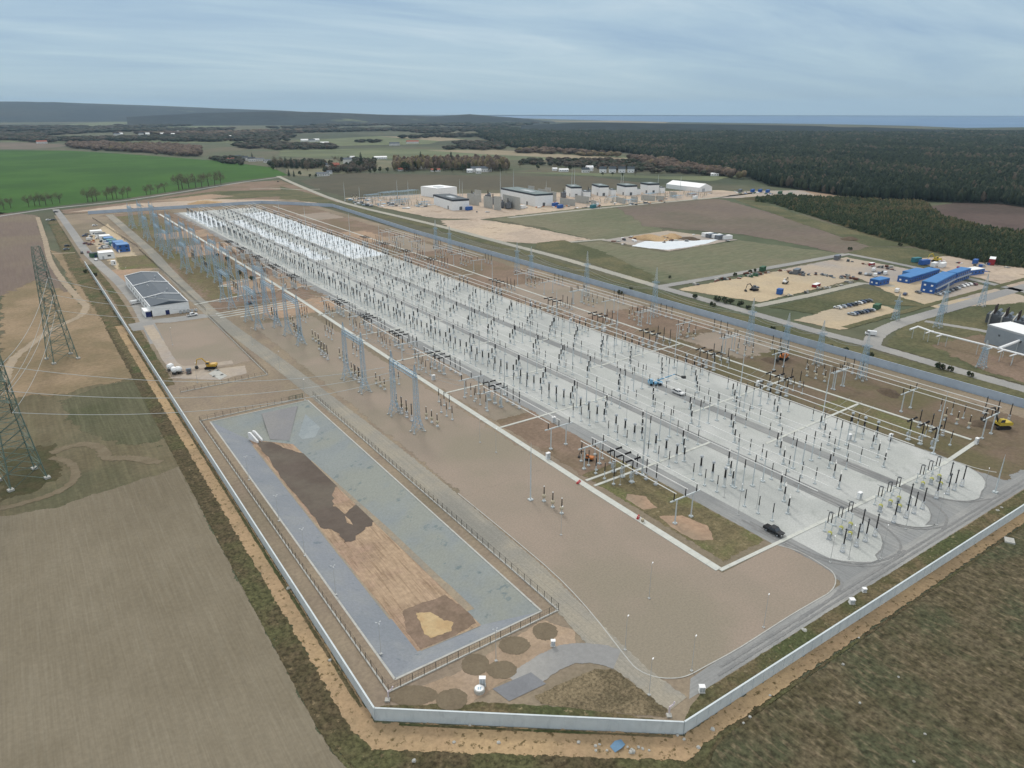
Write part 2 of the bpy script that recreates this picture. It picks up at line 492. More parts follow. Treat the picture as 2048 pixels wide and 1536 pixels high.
G['paleroad'] = ground_mat('pale_road', (186, 182, 168), (176, 174, 164), None, mid=0.05, fine=0.7, fine_amt=0.1, soft=True, soft_scale=0.3)
G['greyroad'] = ground_mat('asphalt_road', (164, 163, 160), (174, 172, 167), (156, 156, 155), mid=0.05, big=0.02, fine=0.9, fine_amt=0.08, soft=True, soft_scale=0.5)
G['weed'] = ground_mat('rough_grass', (118, 106, 82), (96, 92, 66), (86, 92, 62), mid=0.25, big=0.05, fine=1.3, fine_amt=0.42, soft=True, soft_scale=0.4, spots=((150, 138, 108), 0.5, 0.58, 0.68))
G['grasspatch'] = ground_mat('trampled_grass', (128, 118, 90), (112, 104, 80), (116, 116, 80), mid=0.3, big=0.06, fine=1.2, fine_amt=0.34, soft=True, soft_scale=0.4, spots=((152, 140, 112), 0.6, 0.58, 0.68))
G['darkweed'] = ground_mat('dark_weeds', (98, 88, 68), (84, 78, 58), (92, 92, 64), mid=0.35, big=0.06, fine=1.1, fine_amt=0.6, soft=True, soft_scale=0.5, spots=((132, 118, 92), 0.5, 0.6, 0.7))
G['sand'] = ground_mat('orange_sand', (182, 156, 124), (168, 146, 116), (190, 164, 128), mid=0.12, big=0.03, fine=1.2, fine_amt=0.16, soft=True, soft_scale=0.5, spots=((112, 98, 70), 0.7, 0.55, 0.66))
G['plough'] = ground_mat('ploughed_field', (134, 125, 107), (141, 132, 114), (127, 118, 100), mid=0.05, big=0.012, fine=1.1, fine_amt=0.09, streak=(0.9, 26), streak_col=(148, 140, 122), streak_amt=0.34, soft=True, soft_scale=0.2)
G['plough2'] = ground_mat('bare_field', (130, 116, 106), (126, 112, 103), (134, 122, 106), mid=0.02, big=0.006, fine=0.5, fine_amt=0.07, streak=(3, 50), streak_col=(138, 126, 110), streak_amt=0.3, soft=True, soft_scale=0.06)
G['fallow'] = ground_mat('fallow_ground', (150, 132, 106), (138, 124, 98), (162, 142, 116), mid=0.06, big=0.02, fine=0.6, fine_amt=0.16, soft=True, soft_scale=0.1)
G['olive'] = ground_mat('olive_field', (114, 106, 84), (122, 114, 92), (98, 98, 76), mid=0.05, big=0.014, fine=0.8, fine_amt=0.14, streak=(2.4, 40), streak_col=(128, 122, 96), streak_amt=0.45, soft=True, soft_scale=0.1)
G['meadow'] = ground_mat('rough_meadow', (103, 95, 75), (88, 82, 62), (84, 86, 65), mid=0.22, big=0.05, fine=0.8, fine_amt=0.55, streak=(1.0, 3.4), streak_rot=0.35, streak_col=(130, 117, 95), streak_amt=0.6, soft=True, soft_scale=0.2)
G['green'] = ground_mat('green_crop', (62, 100, 38), (70, 108, 44), (58, 94, 38), mid=0.012, big=0.004, fine=0.12, fine_amt=0.06, soft=True, soft_scale=0.04)
G['dullgreen'] = ground_mat('dull_green_field', (112, 122, 92), (124, 130, 100), (104, 112, 86), mid=0.012, big=0.004, fine=0.15, fine_amt=0.1, soft=True, soft_scale=0.02)
G['tan'] = ground_mat('tan_field', (160, 148, 124), (150, 140, 118), None, mid=0.01, fine=0.1, fine_amt=0.08, soft=True, soft_scale=0.02)
G['darkplough'] = ground_mat('dark_ploughed_field', (98, 94, 80), (106, 100, 84), (92, 90, 76), mid=0.008, big=0.004, fine=0.1, fine_amt=0.08, streak=(50, 6), streak_col=(112, 106, 90), streak_amt=0.4, soft=True, soft_scale=0.03)
G['mauve'] = ground_mat('brown_field', (124, 112, 103), (130, 118, 106), (116, 110, 96), mid=0.012, big=0.006, fine=0.2, fine_amt=0.08, streak=(30, 4), streak_col=(136, 124, 110), streak_amt=0.4, soft=True, soft_scale=0.03)
G['olivefield'] = ground_mat('mossy_field', (122, 124, 100), (132, 128, 106), (114, 118, 94), mid=0.015, big=0.007, fine=0.25, fine_amt=0.12, streak=(26, 4), streak_col=(140, 134, 112), streak_amt=0.5, soft=True, soft_scale=0.03)
G['dirt'] = ground_mat('building_site_dirt', (200, 182, 164), (188, 172, 156), (206, 188, 166), mid=0.03, big=0.012, fine=0.3, fine_amt=0.14, soft=True, soft_scale=0.06, spots=((168, 150, 132), 0.06, 0.56, 0.68))
G['sandyard'] = ground_mat('sand_yard', (206, 188, 158), (198, 180, 152), (190, 176, 154), mid=0.05, big=0.02, fine=0.5, fine_amt=0.1, soft=True, soft_scale=0.15)
G['greyyard'] = ground_mat('grey_yard', (182, 170, 158), (174, 168, 162), (190, 176, 158), mid=0.05, big=0.02, fine=0.5, fine_amt=0.1, soft=True, soft_scale=0.15)
G['orangesoil'] = ground_mat('orange_soil', (184, 156, 132), (172, 150, 128), (164, 146, 126), mid=0.08, big=0.03, fine=0.7, fine_amt=0.16, soft=True, soft_scale=0.15)
G['brownsoil'] = ground_mat('dug_brown_soil', (148, 128, 112), (138, 120, 104), (130, 116, 96), mid=0.08, big=0.03, fine=0.8, fine_amt=0.2, soft=True, soft_scale=0.2)
G['darksoil'] = ground_mat('dark_brown_soil', (128, 112, 96), (122, 110, 90), (112, 106, 80), mid=0.07, big=0.025, fine=0.8, fine_amt=0.18, soft=True, soft_scale=0.15)
G['verge'] = ground_mat('olive_verge', (104, 104, 78), (116, 112, 84), (92, 96, 70), mid=0.06, big=0.02, fine=0.5, fine_amt=0.28, soft=True, soft_scale=0.15)
G['whitesand'] = ground_mat('white_sand', (240, 246, 250), (232, 240, 246), None, mid=0.08, fine=0.6, fine_amt=0.06, soft=True, soft_scale=0.08)
G['slopeblue'] = ground_mat('blue_grey_slope', (150, 155, 162), (156, 160, 163), (145, 151, 158), mid=0.12, big=0.05, fine=1.8, fine_amt=0.1, spots=((128, 138, 146), 0.35, 0.60, 0.70))
G['slopegreen'] = ground_mat('grey_green_slope', (156, 162, 160), (151, 158, 159), (158, 162, 155), mid=0.10, big=0.05, fine=1.8, fine_amt=0.1, spots=((128, 140, 142), 0.25, 0.58, 0.68))
G['slopetoe'] = ground_mat('ochre_slope_toe', (166, 154, 136), (174, 160, 138), (158, 152, 140), mid=0.3, big=0.1, fine=1.4, fine_amt=0.14)
G['slopegrey'] = ground_mat('grey_slope', (150, 150, 152), (156, 155, 154), None, mid=0.1, fine=1.4, fine_amt=0.07)
G['slopelight'] = ground_mat('pale_slope_panel', (166, 174, 176), (158, 167, 170), None, mid=0.2, fine=1.2, fine_amt=0.08)
G['pondbed'] = ground_mat('drying_mud', (180, 154, 134), (166, 144, 122), (188, 164, 138), mid=0.16, big=0.06, fine=0.9, fine_amt=0.16, streak=(0.7, 12), streak_col=(142, 120, 98), streak_amt=0.55)
G['wetmud'] = ground_mat('wet_mud', (112, 102, 94), (106, 96, 88), (118, 110, 100), mid=0.12, big=0.05, fine=0.8, fine_amt=0.08, soft=True, soft_scale=0.3)
G['palesand'] = ground_mat('pale_sand', (206, 182, 142), (196, 168, 128), None, mid=0.3, fine=1.2, fine_amt=0.1, soft=True, soft_scale=0.6)
G['sandy'] = ground_mat('pinkish_sandy_ground', (178, 158, 138), (168, 148, 126), (186, 164, 140), mid=0.12, big=0.05, fine=1.2, fine_amt=0.16, soft=True, soft_scale=0.3)
G['rut2'] = ground_mat('pale_dirt_track', (180, 164, 142), (170, 156, 136), None, mid=0.1, fine=0.8, fine_amt=0.12, soft=True, soft_scale=0.3)
G['rut'] = ground_mat('pale_wheel_ruts', (134, 123, 103), (126, 115, 95), None, mid=0.2, fine=1.2, fine_amt=0.12, soft=True, soft_scale=0.5)
G['dullgrass'] = ground_mat('dull_grass_field', (98, 98, 76), (106, 104, 82), (92, 94, 70), mid=0.06, big=0.02, fine=0.9, fine_amt=0.16, streak=(1.6, 40), streak_col=(118, 116, 92), streak_amt=0.5, soft=True, soft_scale=0.12)
G['darkgrass'] = ground_mat('dark_grass', (84, 84, 60), (92, 86, 64), None, mid=0.2, fine=1.0, fine_amt=0.25, soft=True, soft_scale=0.25)
G['backweed'] = ground_mat('weedy_ground', (100, 92, 70), (86, 82, 60), (92, 92, 66), mid=0.3, big=0.05, fine=1.1, fine_amt=0.5)
G['wheel'] = ground_mat('dark_wheel_track', (140, 141, 141), (150, 150, 149), None, mid=0.3, fine=1.5, fine_amt=0.1, soft=True, soft_scale=0.8)
G['mulch'] = ground_mat('brown_mulch', (124, 112, 90), (106, 97, 77), (136, 123, 99), mid=0.4, big=0.1, fine=1.7, fine_amt=0.55, soft=True, soft_scale=0.7)
G['peat'] = ground_mat('grey_brown_chips', (132, 120, 101), (126, 114, 96), None, mid=0.3, fine=2.0, fine_amt=0.12, soft=True, soft_scale=0.9)
G['darkasphalt'] = ground_mat('dark_asphalt', (132, 134, 138), (140, 142, 146), None, mid=0.2, fine=2, fine_amt=0.06)
G['clearing'] = ground_mat('brown_clearing', (96, 82, 78), (104, 90, 84), (88, 78, 72), mid=0.02, big=0.006, fine=0.15, fine_amt=0.15, soft=True, soft_scale=0.04)
G['forestfloor'] = ground_mat('dark_forest_floor', (58, 66, 58), (66, 70, 60), (54, 60, 56), mid=0.01, big=0.003, fine=0.08, fine_amt=0.25, soft=True, soft_scale=0.02)
G['woodfloor'] = ground_mat('wood_floor', (104, 98, 84), (92, 88, 76), None, mid=0.01, fine=0.08, fine_amt=0.2, soft=True, soft_scale=0.02)

HOLE = (7.0, 41.5, 6.5, 151.0)
holed('ground', -3000, 3000, -3000, 3000, HOLE, G['base'], -0.25)
vs, fs = [], []
for i in range(96):
    a = 2 * math.pi * i / 96; c, s_ = math.cos(a), math.sin(a); q = 3000 / max(abs(c), abs(s_))
    vs += [(q * c, q * s_, -0.25), (20300 * c, 20300 * s_, -0.25)]
    fs.append((2 * i, 2 * i + 1, (2 * i + 3) % 192, (2 * i + 2) % 192))
me = D.meshes.new('ground'); me.from_pydata(vs, [], fs); me.materials.append(G['base']); me.update(); tag(link('ground', me), kind='structure')
holed('site_soil', 0.0, 251, 0, 785, HOLE, G['soil'], 0.0)
patch('site_soil', [(0, 0), (251, 0), (251, -33), (42.4, -32.8)], G['soil'], 0.0)

# --- the inside of the substation, in site metres (x across, y along)
yl = lambda x: x
# brown gravel platform in front
KERB = [(52.3, 60), (52.0, 20), (50.2, 2)] + px((1247, 1308), (1274, 1338), (1307, 1353), (1341, 1357), (1374, 1352), (1415, 1331), (1482, 1294), (1576, 1234), (1632, 1201), (1660, 1184), (1671, 1166), (1667, 1147), (1648, 1132), (1600, 1104)) + [(104.2, -6.6)]
patch('brown_gravel', KERB + [(84, -6.6), (84, 60)], G['gravelbrown'], 0.03, 0.3)
patch('brown_gravel', [(53, 58), (83.6, 58), (83.6, 262), (53, 262)], G['gravelbrown'], 0.034, 4)
patch('brown_gravel', [(5, 205), (37, 208), (38, 285), (14, 292), (8.5, 260)], G['gravelbrown'], 0.03, 3)
patch('grass', [(88, -3.5), (103.5, -3.5), (103.5, 49), (88, 49)], G['grasspatch'], 0.03, 2)
patch('soil', [(88, 49), (103.6, 49), (103.6, 96), (88, 96)], G['brownsoil'], 0.033, 3)
patch('soil', [(88, 96), (103.6, 96), (103.6, 262), (88, 262)], G['gravelbrown'], 0.037, 6)
for y0, y1 in ((268, 300), (330, 372), (470, 520), (560, 600)):
    patch('orange_soil', [(64, y0), (104, y0), (104, y1), (64, y1)], G['orangesoil'], 0.036, 14)
patch('soil', [(44, 300), (104, 300), (104, 760), (44, 760)], G['brownsoil'], 0.031, 20)
patch('grass', [(50, 330), (82, 330), (82, 740), (50, 740)], G['grasspatch'], 0.034, 26)
patch('sandy_mound', [(88.8, 24), (92.5, 23), (94.5, 29), (91, 33), (88.6, 31)], G['orangesoil'], 0.05, 1.6)
patch('sandy_mound', [(88.6, 7), (93, 4), (97, 9), (95, 16), (90, 19), (88.6, 14)], G['orangesoil'], 0.05, 2.2)
# right part beyond the pads
patch('soil', [(186, -24), (241, -24), (241, 130), (190, 130)], G['darksoil'], 0.03, 6)
patch('soil', [(190, 130), (241, 130), (241, 740), (192, 740)], G['brownsoil'], 0.033, 10)
for x0, x1, y0, y1 in ((196, 240, 180, 260), (212, 240, 90, 125), (208, 236, 390, 470), (205, 240, 600, 650)):
    patch('soil', [(x0, y0), (x1, y0), (x1, y1), (x0, y1)], G['gravelbrown'], 0.037, 12)
patch('orange_soil', [(200, 452), (222, 452), (222, 512), (200, 512)], G['orangesoil'], 0.04, 8)
patch('grass', [(192, 4), (206, 4), (206, 40), (192, 40)], G['grasspatch'], 0.036, 5)
# the three strips of pale gravel, with rounded ends
def lobed(x0, x1, y0, y1, r0=9, r1=13):
    p = [(x0, y1), (x0, y0 + r0)]
    for k in range(1, 7): a = math.pi / 2 * k / 6; p.append((x0 + r0 - r0 * math.cos(a), y0 + r0 - r0 * math.sin(a)))
    for k in range(0, 7): a = math.pi / 2 * k / 6; p.append((x1 - r1 + r1 * math.sin(a), y0 + 1.5 + r1 - r1 * math.cos(a)))
    p.append((x1, y1)); return p
patch('road', [(103.8, -25.2), (251, -25.2), (251, -18), (186, -18), (186, 735), (103.8, 735)], G['road'], 0.012)
patch('gravel_strip', lobed(109.6, 133.2, -24.4, 735), G['pad'], 0.05)
patch('gravel_strip', lobed(137.4, 156.6, -24.4, 735), G['pad'], 0.05)
patch('gravel_strip', lobed(160.6, 187.5, -24.4, 735), G['pad'], 0.05)
for x0, x1, y0, y1 in ((162, 189, 395, 690), (138, 149, 405, 640), (112, 130, 610, 725)):
    patch('white_sand', [(x0, y0), (x1, y0), (x1, y1), (x0, y1)], G['whitesand'], 0.07, 8)
strip('kerb', smooth([(190, -20), (187.6, -14), (187.6, 0)], 3), 0.4, M['concrete'], 0.06)
# front road
patch('road', [(49, -28.3), (56, -28.4), (251, -29.2), (251, -24.6), (104, -24.6), (58, -24.75), (53, -25)], G['roadx'], 0.022)
patch('rough_grass', [(46, -30.4), (52, -28.5), (100, -28.6), (251, -29.6), (251, -33.6), (42.8, -32.9)], G['weed'], 0.045, 0.9)
for q_, pts in enumerate(([(106.5, 6), (106.6, -8), (107.6, -16), (111, -21.5), (117, -25.5), (126, -26.6)], [(107.6, 4), (107.6, -8), (108.6, -15.5), (112, -20.5), (118, -24.6), (128, -25.8)], [(105.6, 2), (105.8, -12), (105.6, -19), (103.6, -24.2), (97, -26.2), (84, -26.6)],
            [(134.4, 10), (134.6, -8), (136.5, -17), (141, -23.4), (148, -26.2)], [(135.8, 10), (135.8, -8), (134, -17), (130, -23.6), (122, -26.4)], [(158.2, 10), (158.2, -8), (160, -17), (165, -23.4), (172, -26.2)], [(159.4, 10), (159.4, -8), (157, -17), (152, -24), (144, -26.6)],
            [(60, -26.2), (100, -26.3), (180, -26.6), (250, -27)], [(58, -27.4), (100, -27.5), (180, -27.8), (250, -28.2)])):
    strip('wheel_track', smooth(pts, 5), 0.55, G['wheel'], 0.058 + .003 * q_, 0.45)
for x0, x1 in ((109.6, 133.2), (137.4, 156.6), (160.6, 187.5)):
    strip('drain_edge', smooth(lobed(x0 + .1, x1 - .1, -24.3, 200)[::-1], 1)[:14], 0.22, G['wheel'], 0.095)
# service track past the pond
strip('gravel_track', smooth([(47.5, 760), (46.5, 520), (43.5, 430), (41.5, 300), (45.5, 200), (47, 150), (48.5, 90), (48.3, 40), (47.6, 10), (45.6, -12), (46.4, -28)], 3),
      [7.0] * 21 + [6.8] * 3 + [6.0] * 4 + [5.0] * 3, G['track'], 0.055, 1.2)
strip('gravel_track', smooth(px((1235, 1318), (1195, 1308), (1140, 1308), (1090, 1330), (1035, 1368)), 3), 5.6, G['greyroad'], 0.065, 0.8)
patch('asphalt', px((985, 1378), (1062, 1345), (1092, 1368), (1018, 1403)), G['darkasphalt'], 0.075)
strip('kerb', smooth(KERB, 3), 0.24, M['concrete'], 0.085)
patch('mulch', px((1070, 1392), (1190, 1338), (1230, 1340), (1335, 1418), (1330, 1434), (1200, 1424), (1080, 1408)), G['mulch'], 0.05, 1.0)
patch('soil', px((760, 1412), (960, 1404), (1180, 1418), (1330, 1442), (1335, 1452), (1000, 1432), (760, 1425)), G['weed'], 0.03, 1.0)
patch('sandy_ground', px((800, 1385), (900, 1352), (985, 1305), (1085, 1240), (1150, 1262), (1150, 1292), (1010, 1362), (940, 1408), (820, 1408)), G['sandy'], 0.035, 1.5)
for q_, (c, rx, ry) in enumerate((((826, 1391), 4.6, 2.4), ((904, 1399), 2.9, 2.6), ((951, 1329), 2.7, 2.9), ((1090, 1263), 2.6, 2.7), ((1029, 1291), 3.2, 2.6), ((1003, 1340), 3.0, 2.4))):
    cx, cy = at(*c)
    a0 = YAW
    patch('chip_bed', [(cx + rx * math.cos(t) * math.cos(a0) - ry * math.sin(t) * math.sin(a0), cy + rx * math.cos(t) * math.sin(a0) + ry * math.sin(t) * math.cos(a0))
                       for t in [k * math.pi / 10 for k in range(20)]], G['peat'], 0.056 + .004 * q_, 0.7)
# left inner road beside the wall
strip('road', smooth([(5, 840), (5.7, 740), (5.8, 640), (5.8, 545), (8.5, 470), (11.6, 410), (12.4, 352), (10.6, 300), (8.4, 258)], 3), 6.2, G['greyroad'], 0.05, 0.7)
strip('pale_path', smooth([(10, 292), (8.8, 250), (8.4, 222), (13, 214), (30, 211)], 4), 4.6, G['greyyard'], 0.056, 0.9)
strip('rough_grass', smooth([(2.2, 196), (2.6, 240), (3.6, 300), (4.4, 352), (4.2, 410), (2.6, 480)], 3), 4.2, G['weed'], 0.04, 1.4)
patch('paved_yard', [(2, 300), (14, 302), (35, 300), (44, 296), (44, 290), (20, 291), (12, 296), (8, 285), (2, 285)], G['greyroad'], 0.054, 1.0)
patch('paved_yard', [(3, 205), (14, 208), (33, 203), (31, 193), (20, 191), (10, 200)], G['greyyard'], 0.045, 2.0)
patch('concrete_slab', px((417, 748), (432, 738), (455, 752), (440, 760)), M['concrete'], 0.12)
patch('sandy_ground', px((170, 470), (215, 448), (262, 495), (300, 545), (235, 540)), G['sandyard'], 0.03, 8)
patch('sandy_ground', px((215, 540), (310, 535), (260, 590), (235, 575)), G['orangesoil'], 0.034, 6)
patch('grass', px((230, 515), (290, 510), (320, 535), (240, 540)), G['grasspatch'], 0.036, 6)

# --- cable trenches with pale concrete covers (white bands)
def cover(pts, w, z=0.16):
    mb = MB()
    n = len(pts)
    for i in range(n - 1):
        a, b = Vector(pts[i]), Vector(pts[i + 1]); L = (b - a).length; d = (b - a) / L; rz = math.atan2(d.y, d.x)
        k = max(1, int(L / 3.0))
        for j in range(k):
            c = a + d * (L * (j + 0.5) / k)
            mb.box(c.x, c.y, -0.05, L / k - 0.05, w, z + 0.05, 0, rz)
    return tag(mb.build('trench_cover', M['trench']), kind='structure')
M['trench'] = mat('pale_trench_lids', (214, 216, 208), 0.85, 0, 0.07, 0.5, stain=(190, 196, 200))
mt = lambda y: 85.2 + 5.5 * (1 - math.exp(-max(0, y) / 190))
cover([(84.4, -5.2), (84.6, 40), (85.8, 110), (87.4, 200), (90, 300), (90.5, 500), (91, 735)], 2.0)
cover([(84.4, -5.6), (182, -8.4)], 1.0)
cover([(182, -8.4), (208, -6.6)], 1.3)
cover([(207.6, -5), (206, 60), (206.8, 130), (209, 330), (209, 735)], 1.2)
for y in (41.5, 90, 128, 172, 216, 262, 330, 420, 520):
    cover([(86.5, y), (110, y), (136, y + 0.5)], 0.9)
cover([(86.5, 45.2), (104, 45.2)], 0.9)
for y in (31, 62, 118, 160, 205, 300, 390):
    cover([(150, y), (206.5, y + 2)], 0.9)
for k, y in enumerate((283.5, 288, 292.5, 297)):
    cover([(43 if k else 52, y - 2), (66, y), (88, y + 1)], 1.0)
cover([(38, 322), (72, 330), (72, 352), (60, 360), (92, 372)], 1.3)

# --- storm-water pond: a real basin
def quad(name, pts, m):
    me = D.meshes.new(name); me.from_pydata(pts, [], [tuple(range(len(pts)))]); me.materials.append(m); me.update()
    return tag(link(name, me), kind='structure')
DZ = -3.2
r = [(7.0, 6.5), (41.5, 6.5), (41.5, 151), (7.0, 151)]
fl = [at(835, 1303, DZ), at(962, 1250, DZ), (26.6, 124), (15.6, 136)]
for i, m in ((0, 'slopeblue'), (1, 'slopegreen'), (2, 'slopegreen'), (3, 'slopeblue')):
    j = (i + 1) % 4
    quad('pond_slope', [(*r[i], 0), (*r[j], 0), (*fl[j], DZ), (*fl[i], DZ)], G[m])
quad('pond_bed', [(*p, DZ) for p in fl], G['pondbed'])
zz = DZ + 0.05
wm = [at(u, v, DZ) for u, v in ((512, 884), (540, 883), (585, 902), (625, 912), (678, 965), (664, 990), (668, 1012), (690, 1028), (712, 1008), (740, 1026), (750, 1045),
                                (735, 1055), (700, 1085), (688, 1086), (680, 1068), (655, 1058), (640, 1056), (610, 1010), (570, 965), (535, 915))]
wm2 = []
for i_, p_ in enumerate(wm):
    q_ = wm[(i_ + 1) % len(wm)]
    for k_ in range(5):
        t_ = k_ / 5; x_, y_ = p_[0] + (q_[0] - p_[0]) * t_, p_[1] + (q_[1] - p_[1]) * t_
        wm2.append((x_ + .9 * mnoise.noise(Vector((x_ * .6, y_ * .6, 1))), y_ + 1.5 * mnoise.noise(Vector((x_ * .6, y_ * .6, 9)))))
patch('wet_mud', wm2, G['wetmud'], zz, 0.3)
patch('sand_bank', [at(u, v, DZ) for u, v in ((690, 1032), (700, 1040), (706, 1050), (694, 1046))], G['pondbed'], zz + 0.03)
patch('pale_sand', [at(u, v, DZ) for u, v in ((832, 1226), (862, 1224), (885, 1240), (908, 1245), (902, 1262), (862, 1276), (848, 1266))], G['palesand'], zz, 1.0)
patch('damp_soil', [at(u, v, DZ) for u, v in ((805, 1222), (890, 1190), (925, 1212), (950, 1245), (900, 1280), (840, 1298), (812, 1262))], G['brownsoil'], zz - 0.02, 1.6)
def on_slope(i, a, b, k0, k1, m, up=.03):
    """a strip lying on slope i between fractions a..b along it and k0..k1 down it"""
    j = (i + 1) % 4; P = []
    for u_, k in ((a, k0), (b, k0), (b, k1), (a, k1)):
        t_ = Vector((*r[i], 0)).lerp(Vector((*r[j], 0)), u_); q_ = Vector((*fl[i], DZ)).lerp(Vector((*fl[j], DZ)), u_)
        w = t_.lerp(q_, k); P.append((w.x, w.y, w.z + up))
    return quad('slope_band', P, m)
on_slope(1, .16, .86, .80, 1.0, G['slopetoe']); on_slope(1, .05, .16, .86, 1.0, G['slopetoe'])
on_slope(3, .05, .9, .93, 1.0, G['slopetoe']); on_slope(0, .06, .94, .93, 1.0, G['slopetoe'])
on_slope(2, .1, .5, .1, .93, G['slopegrey']); on_slope(1, .80, .985, .30, .78, G['slopelight'])
# pale rims of the pond
for a, b in ((0, 1), (1, 2), (2, 3), (3, 0)):
    strip('pond_rim', [r[a], r[b]], 0.45, M['concrete'], 0.045)

# --- outside the walls
patch('sandy_strip', [(-0.2, 300), (-3.9, 300), (-4.1, 120), (-4.3, 0), (-3.0, -5.5), (39.2, -37.4), (44, -36.4), (60, -36.4), (160, -36.7), (260, -37.2), (260, -33.2), (42.2, -33.2), (-0.2, -0.5)], G['sand'], -0.10, 1.4)
patch('rough_grass', [(-14, -4), (30, -52), (70, -48), (70, -35), (42, -34), (2, -3)], G['backweed'], -0.2)
patch('weed_strip', [(-3.6, 300), (-8.2, 300), (-8.3, 120), (-8.6, 0), (-6.4, -9), (38.6, -42), (39.4, -37.0), (-2.6, -5.2), (-4.0, 0), (-3.8, 120)], G['darkweed'], -0.13, 1.6)
patch('ploughed_field', [(-8.6, 122), (-9.0, 0), (-6.6, -12), (4, -60), (-160, -60), (-160, 130), (-85, 128), at(0, 1032), at(110, 1014), at(200, 984), (-13, 120.5)], G['plough'], -0.15, 3)
strip('field_edge', smooth([(-8.2, 180), (-8.3, 120), (-8.7, 20), (-8.2, -3), (-5.6, -14)], 4), 0.7, G['darkweed'], -0.11, 0.8)
patch('meadow', [(39, -41), (46, -37.4), (160, -37.4), (300, -38), (300, -140), (-20, -140), (-2.4, -14)], G['meadow'], -0.14, 1.2)
strip('ditch_edge', smooth([(10, -18.5), (24, -29), (38, -39.2), (46, -37.5), (60, -37.0), (110, -37.1), (260, -37.8)], 4), 0.55, G['darkweed'], -0.09, 0.9)
strip('weed_line', smooth([(-0.9, 280), (-0.9, 150), (-0.9, 60), (-0.9, 4)], 12), 0.7, G['weed'], -0.07, 0.9)
strip('weed_line', smooth([(3, -3.4), (20, -16.6), (40.5, -32.4)], 12), 0.5, G['weed'], -0.07, 0.9)
# land left of the wall, farther away
patch('olive_field', px((-100, 790), (180, 762), (290, 745), (320, 790), (395, 930), (410, 1000), (200, 1060), (-100, 1100)), G['olive'], -0.18, 8)
patch('dull_grass', px((120, 800), (190, 775), (285, 757), (325, 850), (318, 890), (230, 888), (140, 850)), G['dullgrass'], -0.165, 9)
patch('dark_grass', px((0, 900), (105, 888), (125, 950), (60, 985), (0, 1000)), G['darkgrass'], -0.16, 5)
patch('fallow_ground', px((0, 590), (70, 560), (150, 590), (205, 640), (250, 700), (290, 750), (150, 780), (0, 800)), G['fallow'], -0.16, 14)
patch('fallow_ground', px((100, 500), (170, 520), (215, 600), (260, 690), (215, 690), (170, 620)), G['fallow'], -0.18, 12)
patch('bare_field', px((-200, 424), (0, 424), (72, 430), (96, 505), (115, 545), (140, 590), (60, 575), (0, 592), (-260, 640)), G['plough2'], -0.19, 10)
patch('weed_strip', px((95, 440), (115, 440), (160, 520), (215, 605), (265, 690), (300, 745), (270, 745), (205, 640), (140, 540)), G['weed'], -0.12, 5)
strip('dirt_track', smooth(px((75, 434), (90, 480), (100, 520), (125, 560), (160, 600), (172, 612), (160, 632), (110, 655), (60, 690), (25, 720), (10, 760)), 3), 3.6, G['rut2'], -0.10, 2.0)
strip('dirt_track', px((103, 507), (150, 505)), 3.0, G['rut2'], -0.09, 1.5)
strip('dirt_track', smooth(px((0, 1016), (60, 1002), (110, 985), (142, 965), (152, 945), (135, 922), (100, 915)), 4), 2.4, G['rut'], -0.10, 1.8)
strip('dirt_track', smooth(px((100, 905), (160, 888), (200, 895), (215, 915), (260, 915), (320, 925)), 4), 3.4, G['rut'], -0.10, 3.0)

# --- the land beyond
patch('green_field', px((-260, 296), (0, 300), (140, 301), (300, 311), (430, 321), (540, 334), (578, 350), (470, 362), (380, 377), (250, 397), (115, 411), (0, 428), (-300, 470)), G['green'], -0.19, 10)
strip('road', smooth(px((-300, 478), (0, 432), (110, 416), (250, 401), (400, 378), (480, 365), (560, 354)), 3), 6, G['greyroad'], -0.10, 2)
strip('pale_road', smooth(px((556, 352), (600, 372), (690, 406), (860, 447), (1020, 489), (1130, 518), (1310, 571)), 3), 7, G['paleroad'], -0.08, 2)
strip('pale_road', smooth(px((1310, 571), (1480, 619), (1640, 664), (1745, 691), (1900, 736), (2100, 792)), 3), 7.5, G['greyroad'], -0.08, 1.6)
patch('verge', px((690, 418), (860, 456), (1020, 500), (1310, 590), (1500, 645), (1800, 730), (2080, 806), (2080, 780), (1800, 716), (1500, 634), (1310, 580), (1020, 494), (860, 450), (690, 410)), G['verge'], -0.12, 4)
patch('bare_ground', px((470, 366), (560, 360), (690, 404), (640, 408), (440, 408), (130, 428), (120, 420), (260, 404), (400, 382)), G['brownsoil'], -0.15, 12)
patch('bare_ground', px((140, 424), (260, 408), (420, 398), (620, 400), (640, 407), (440, 408)), G['dirt'], -0.145, 8)
patch('grass', px((330, 396), (430, 382), (560, 380), (600, 390), (470, 398)), G['verge'], -0.14, 10)
patch('orange_soil', px((300, 402), (420, 388), (470, 392), (380, 402)), G['orangesoil'], -0.135, 8)
strip('pale_road', px((500, 378), (540, 376), (600, 379), (640, 378)), 5, G['paleroad'], -0.12, 3)
patch('grass', px((560, 372), (640, 392), (690, 410), (640, 406), (560, 398)), G['verge'], -0.13, 8)
patch('dark_ploughed_field', px((600, 362), (690, 345), (860, 349), (1040, 352), (1180, 352), (1320, 370), (1150, 380), (840, 378), (700, 394), (650, 383)), G['darkplough'], -0.18, 12)
patch('building_site', px((690, 396), (840, 388), (1180, 384), (1440, 380), (1490, 384), (1440, 394), (1180, 414), (1020, 432), (960, 438), (870, 436), (760, 414)), G['dirt'], -0.17, 8)
patch('building_site', px((880, 440), (960, 438), (1050, 452), (1180, 478), (1120, 488), (1010, 484), (900, 458)), G['dirt'], -0.16, 10)
patch('mossy_field', px((985, 438), (1180, 414), (1300, 420), (1330, 470), (1200, 482), (1080, 455)), G['olivefield'], -0.15, 14)
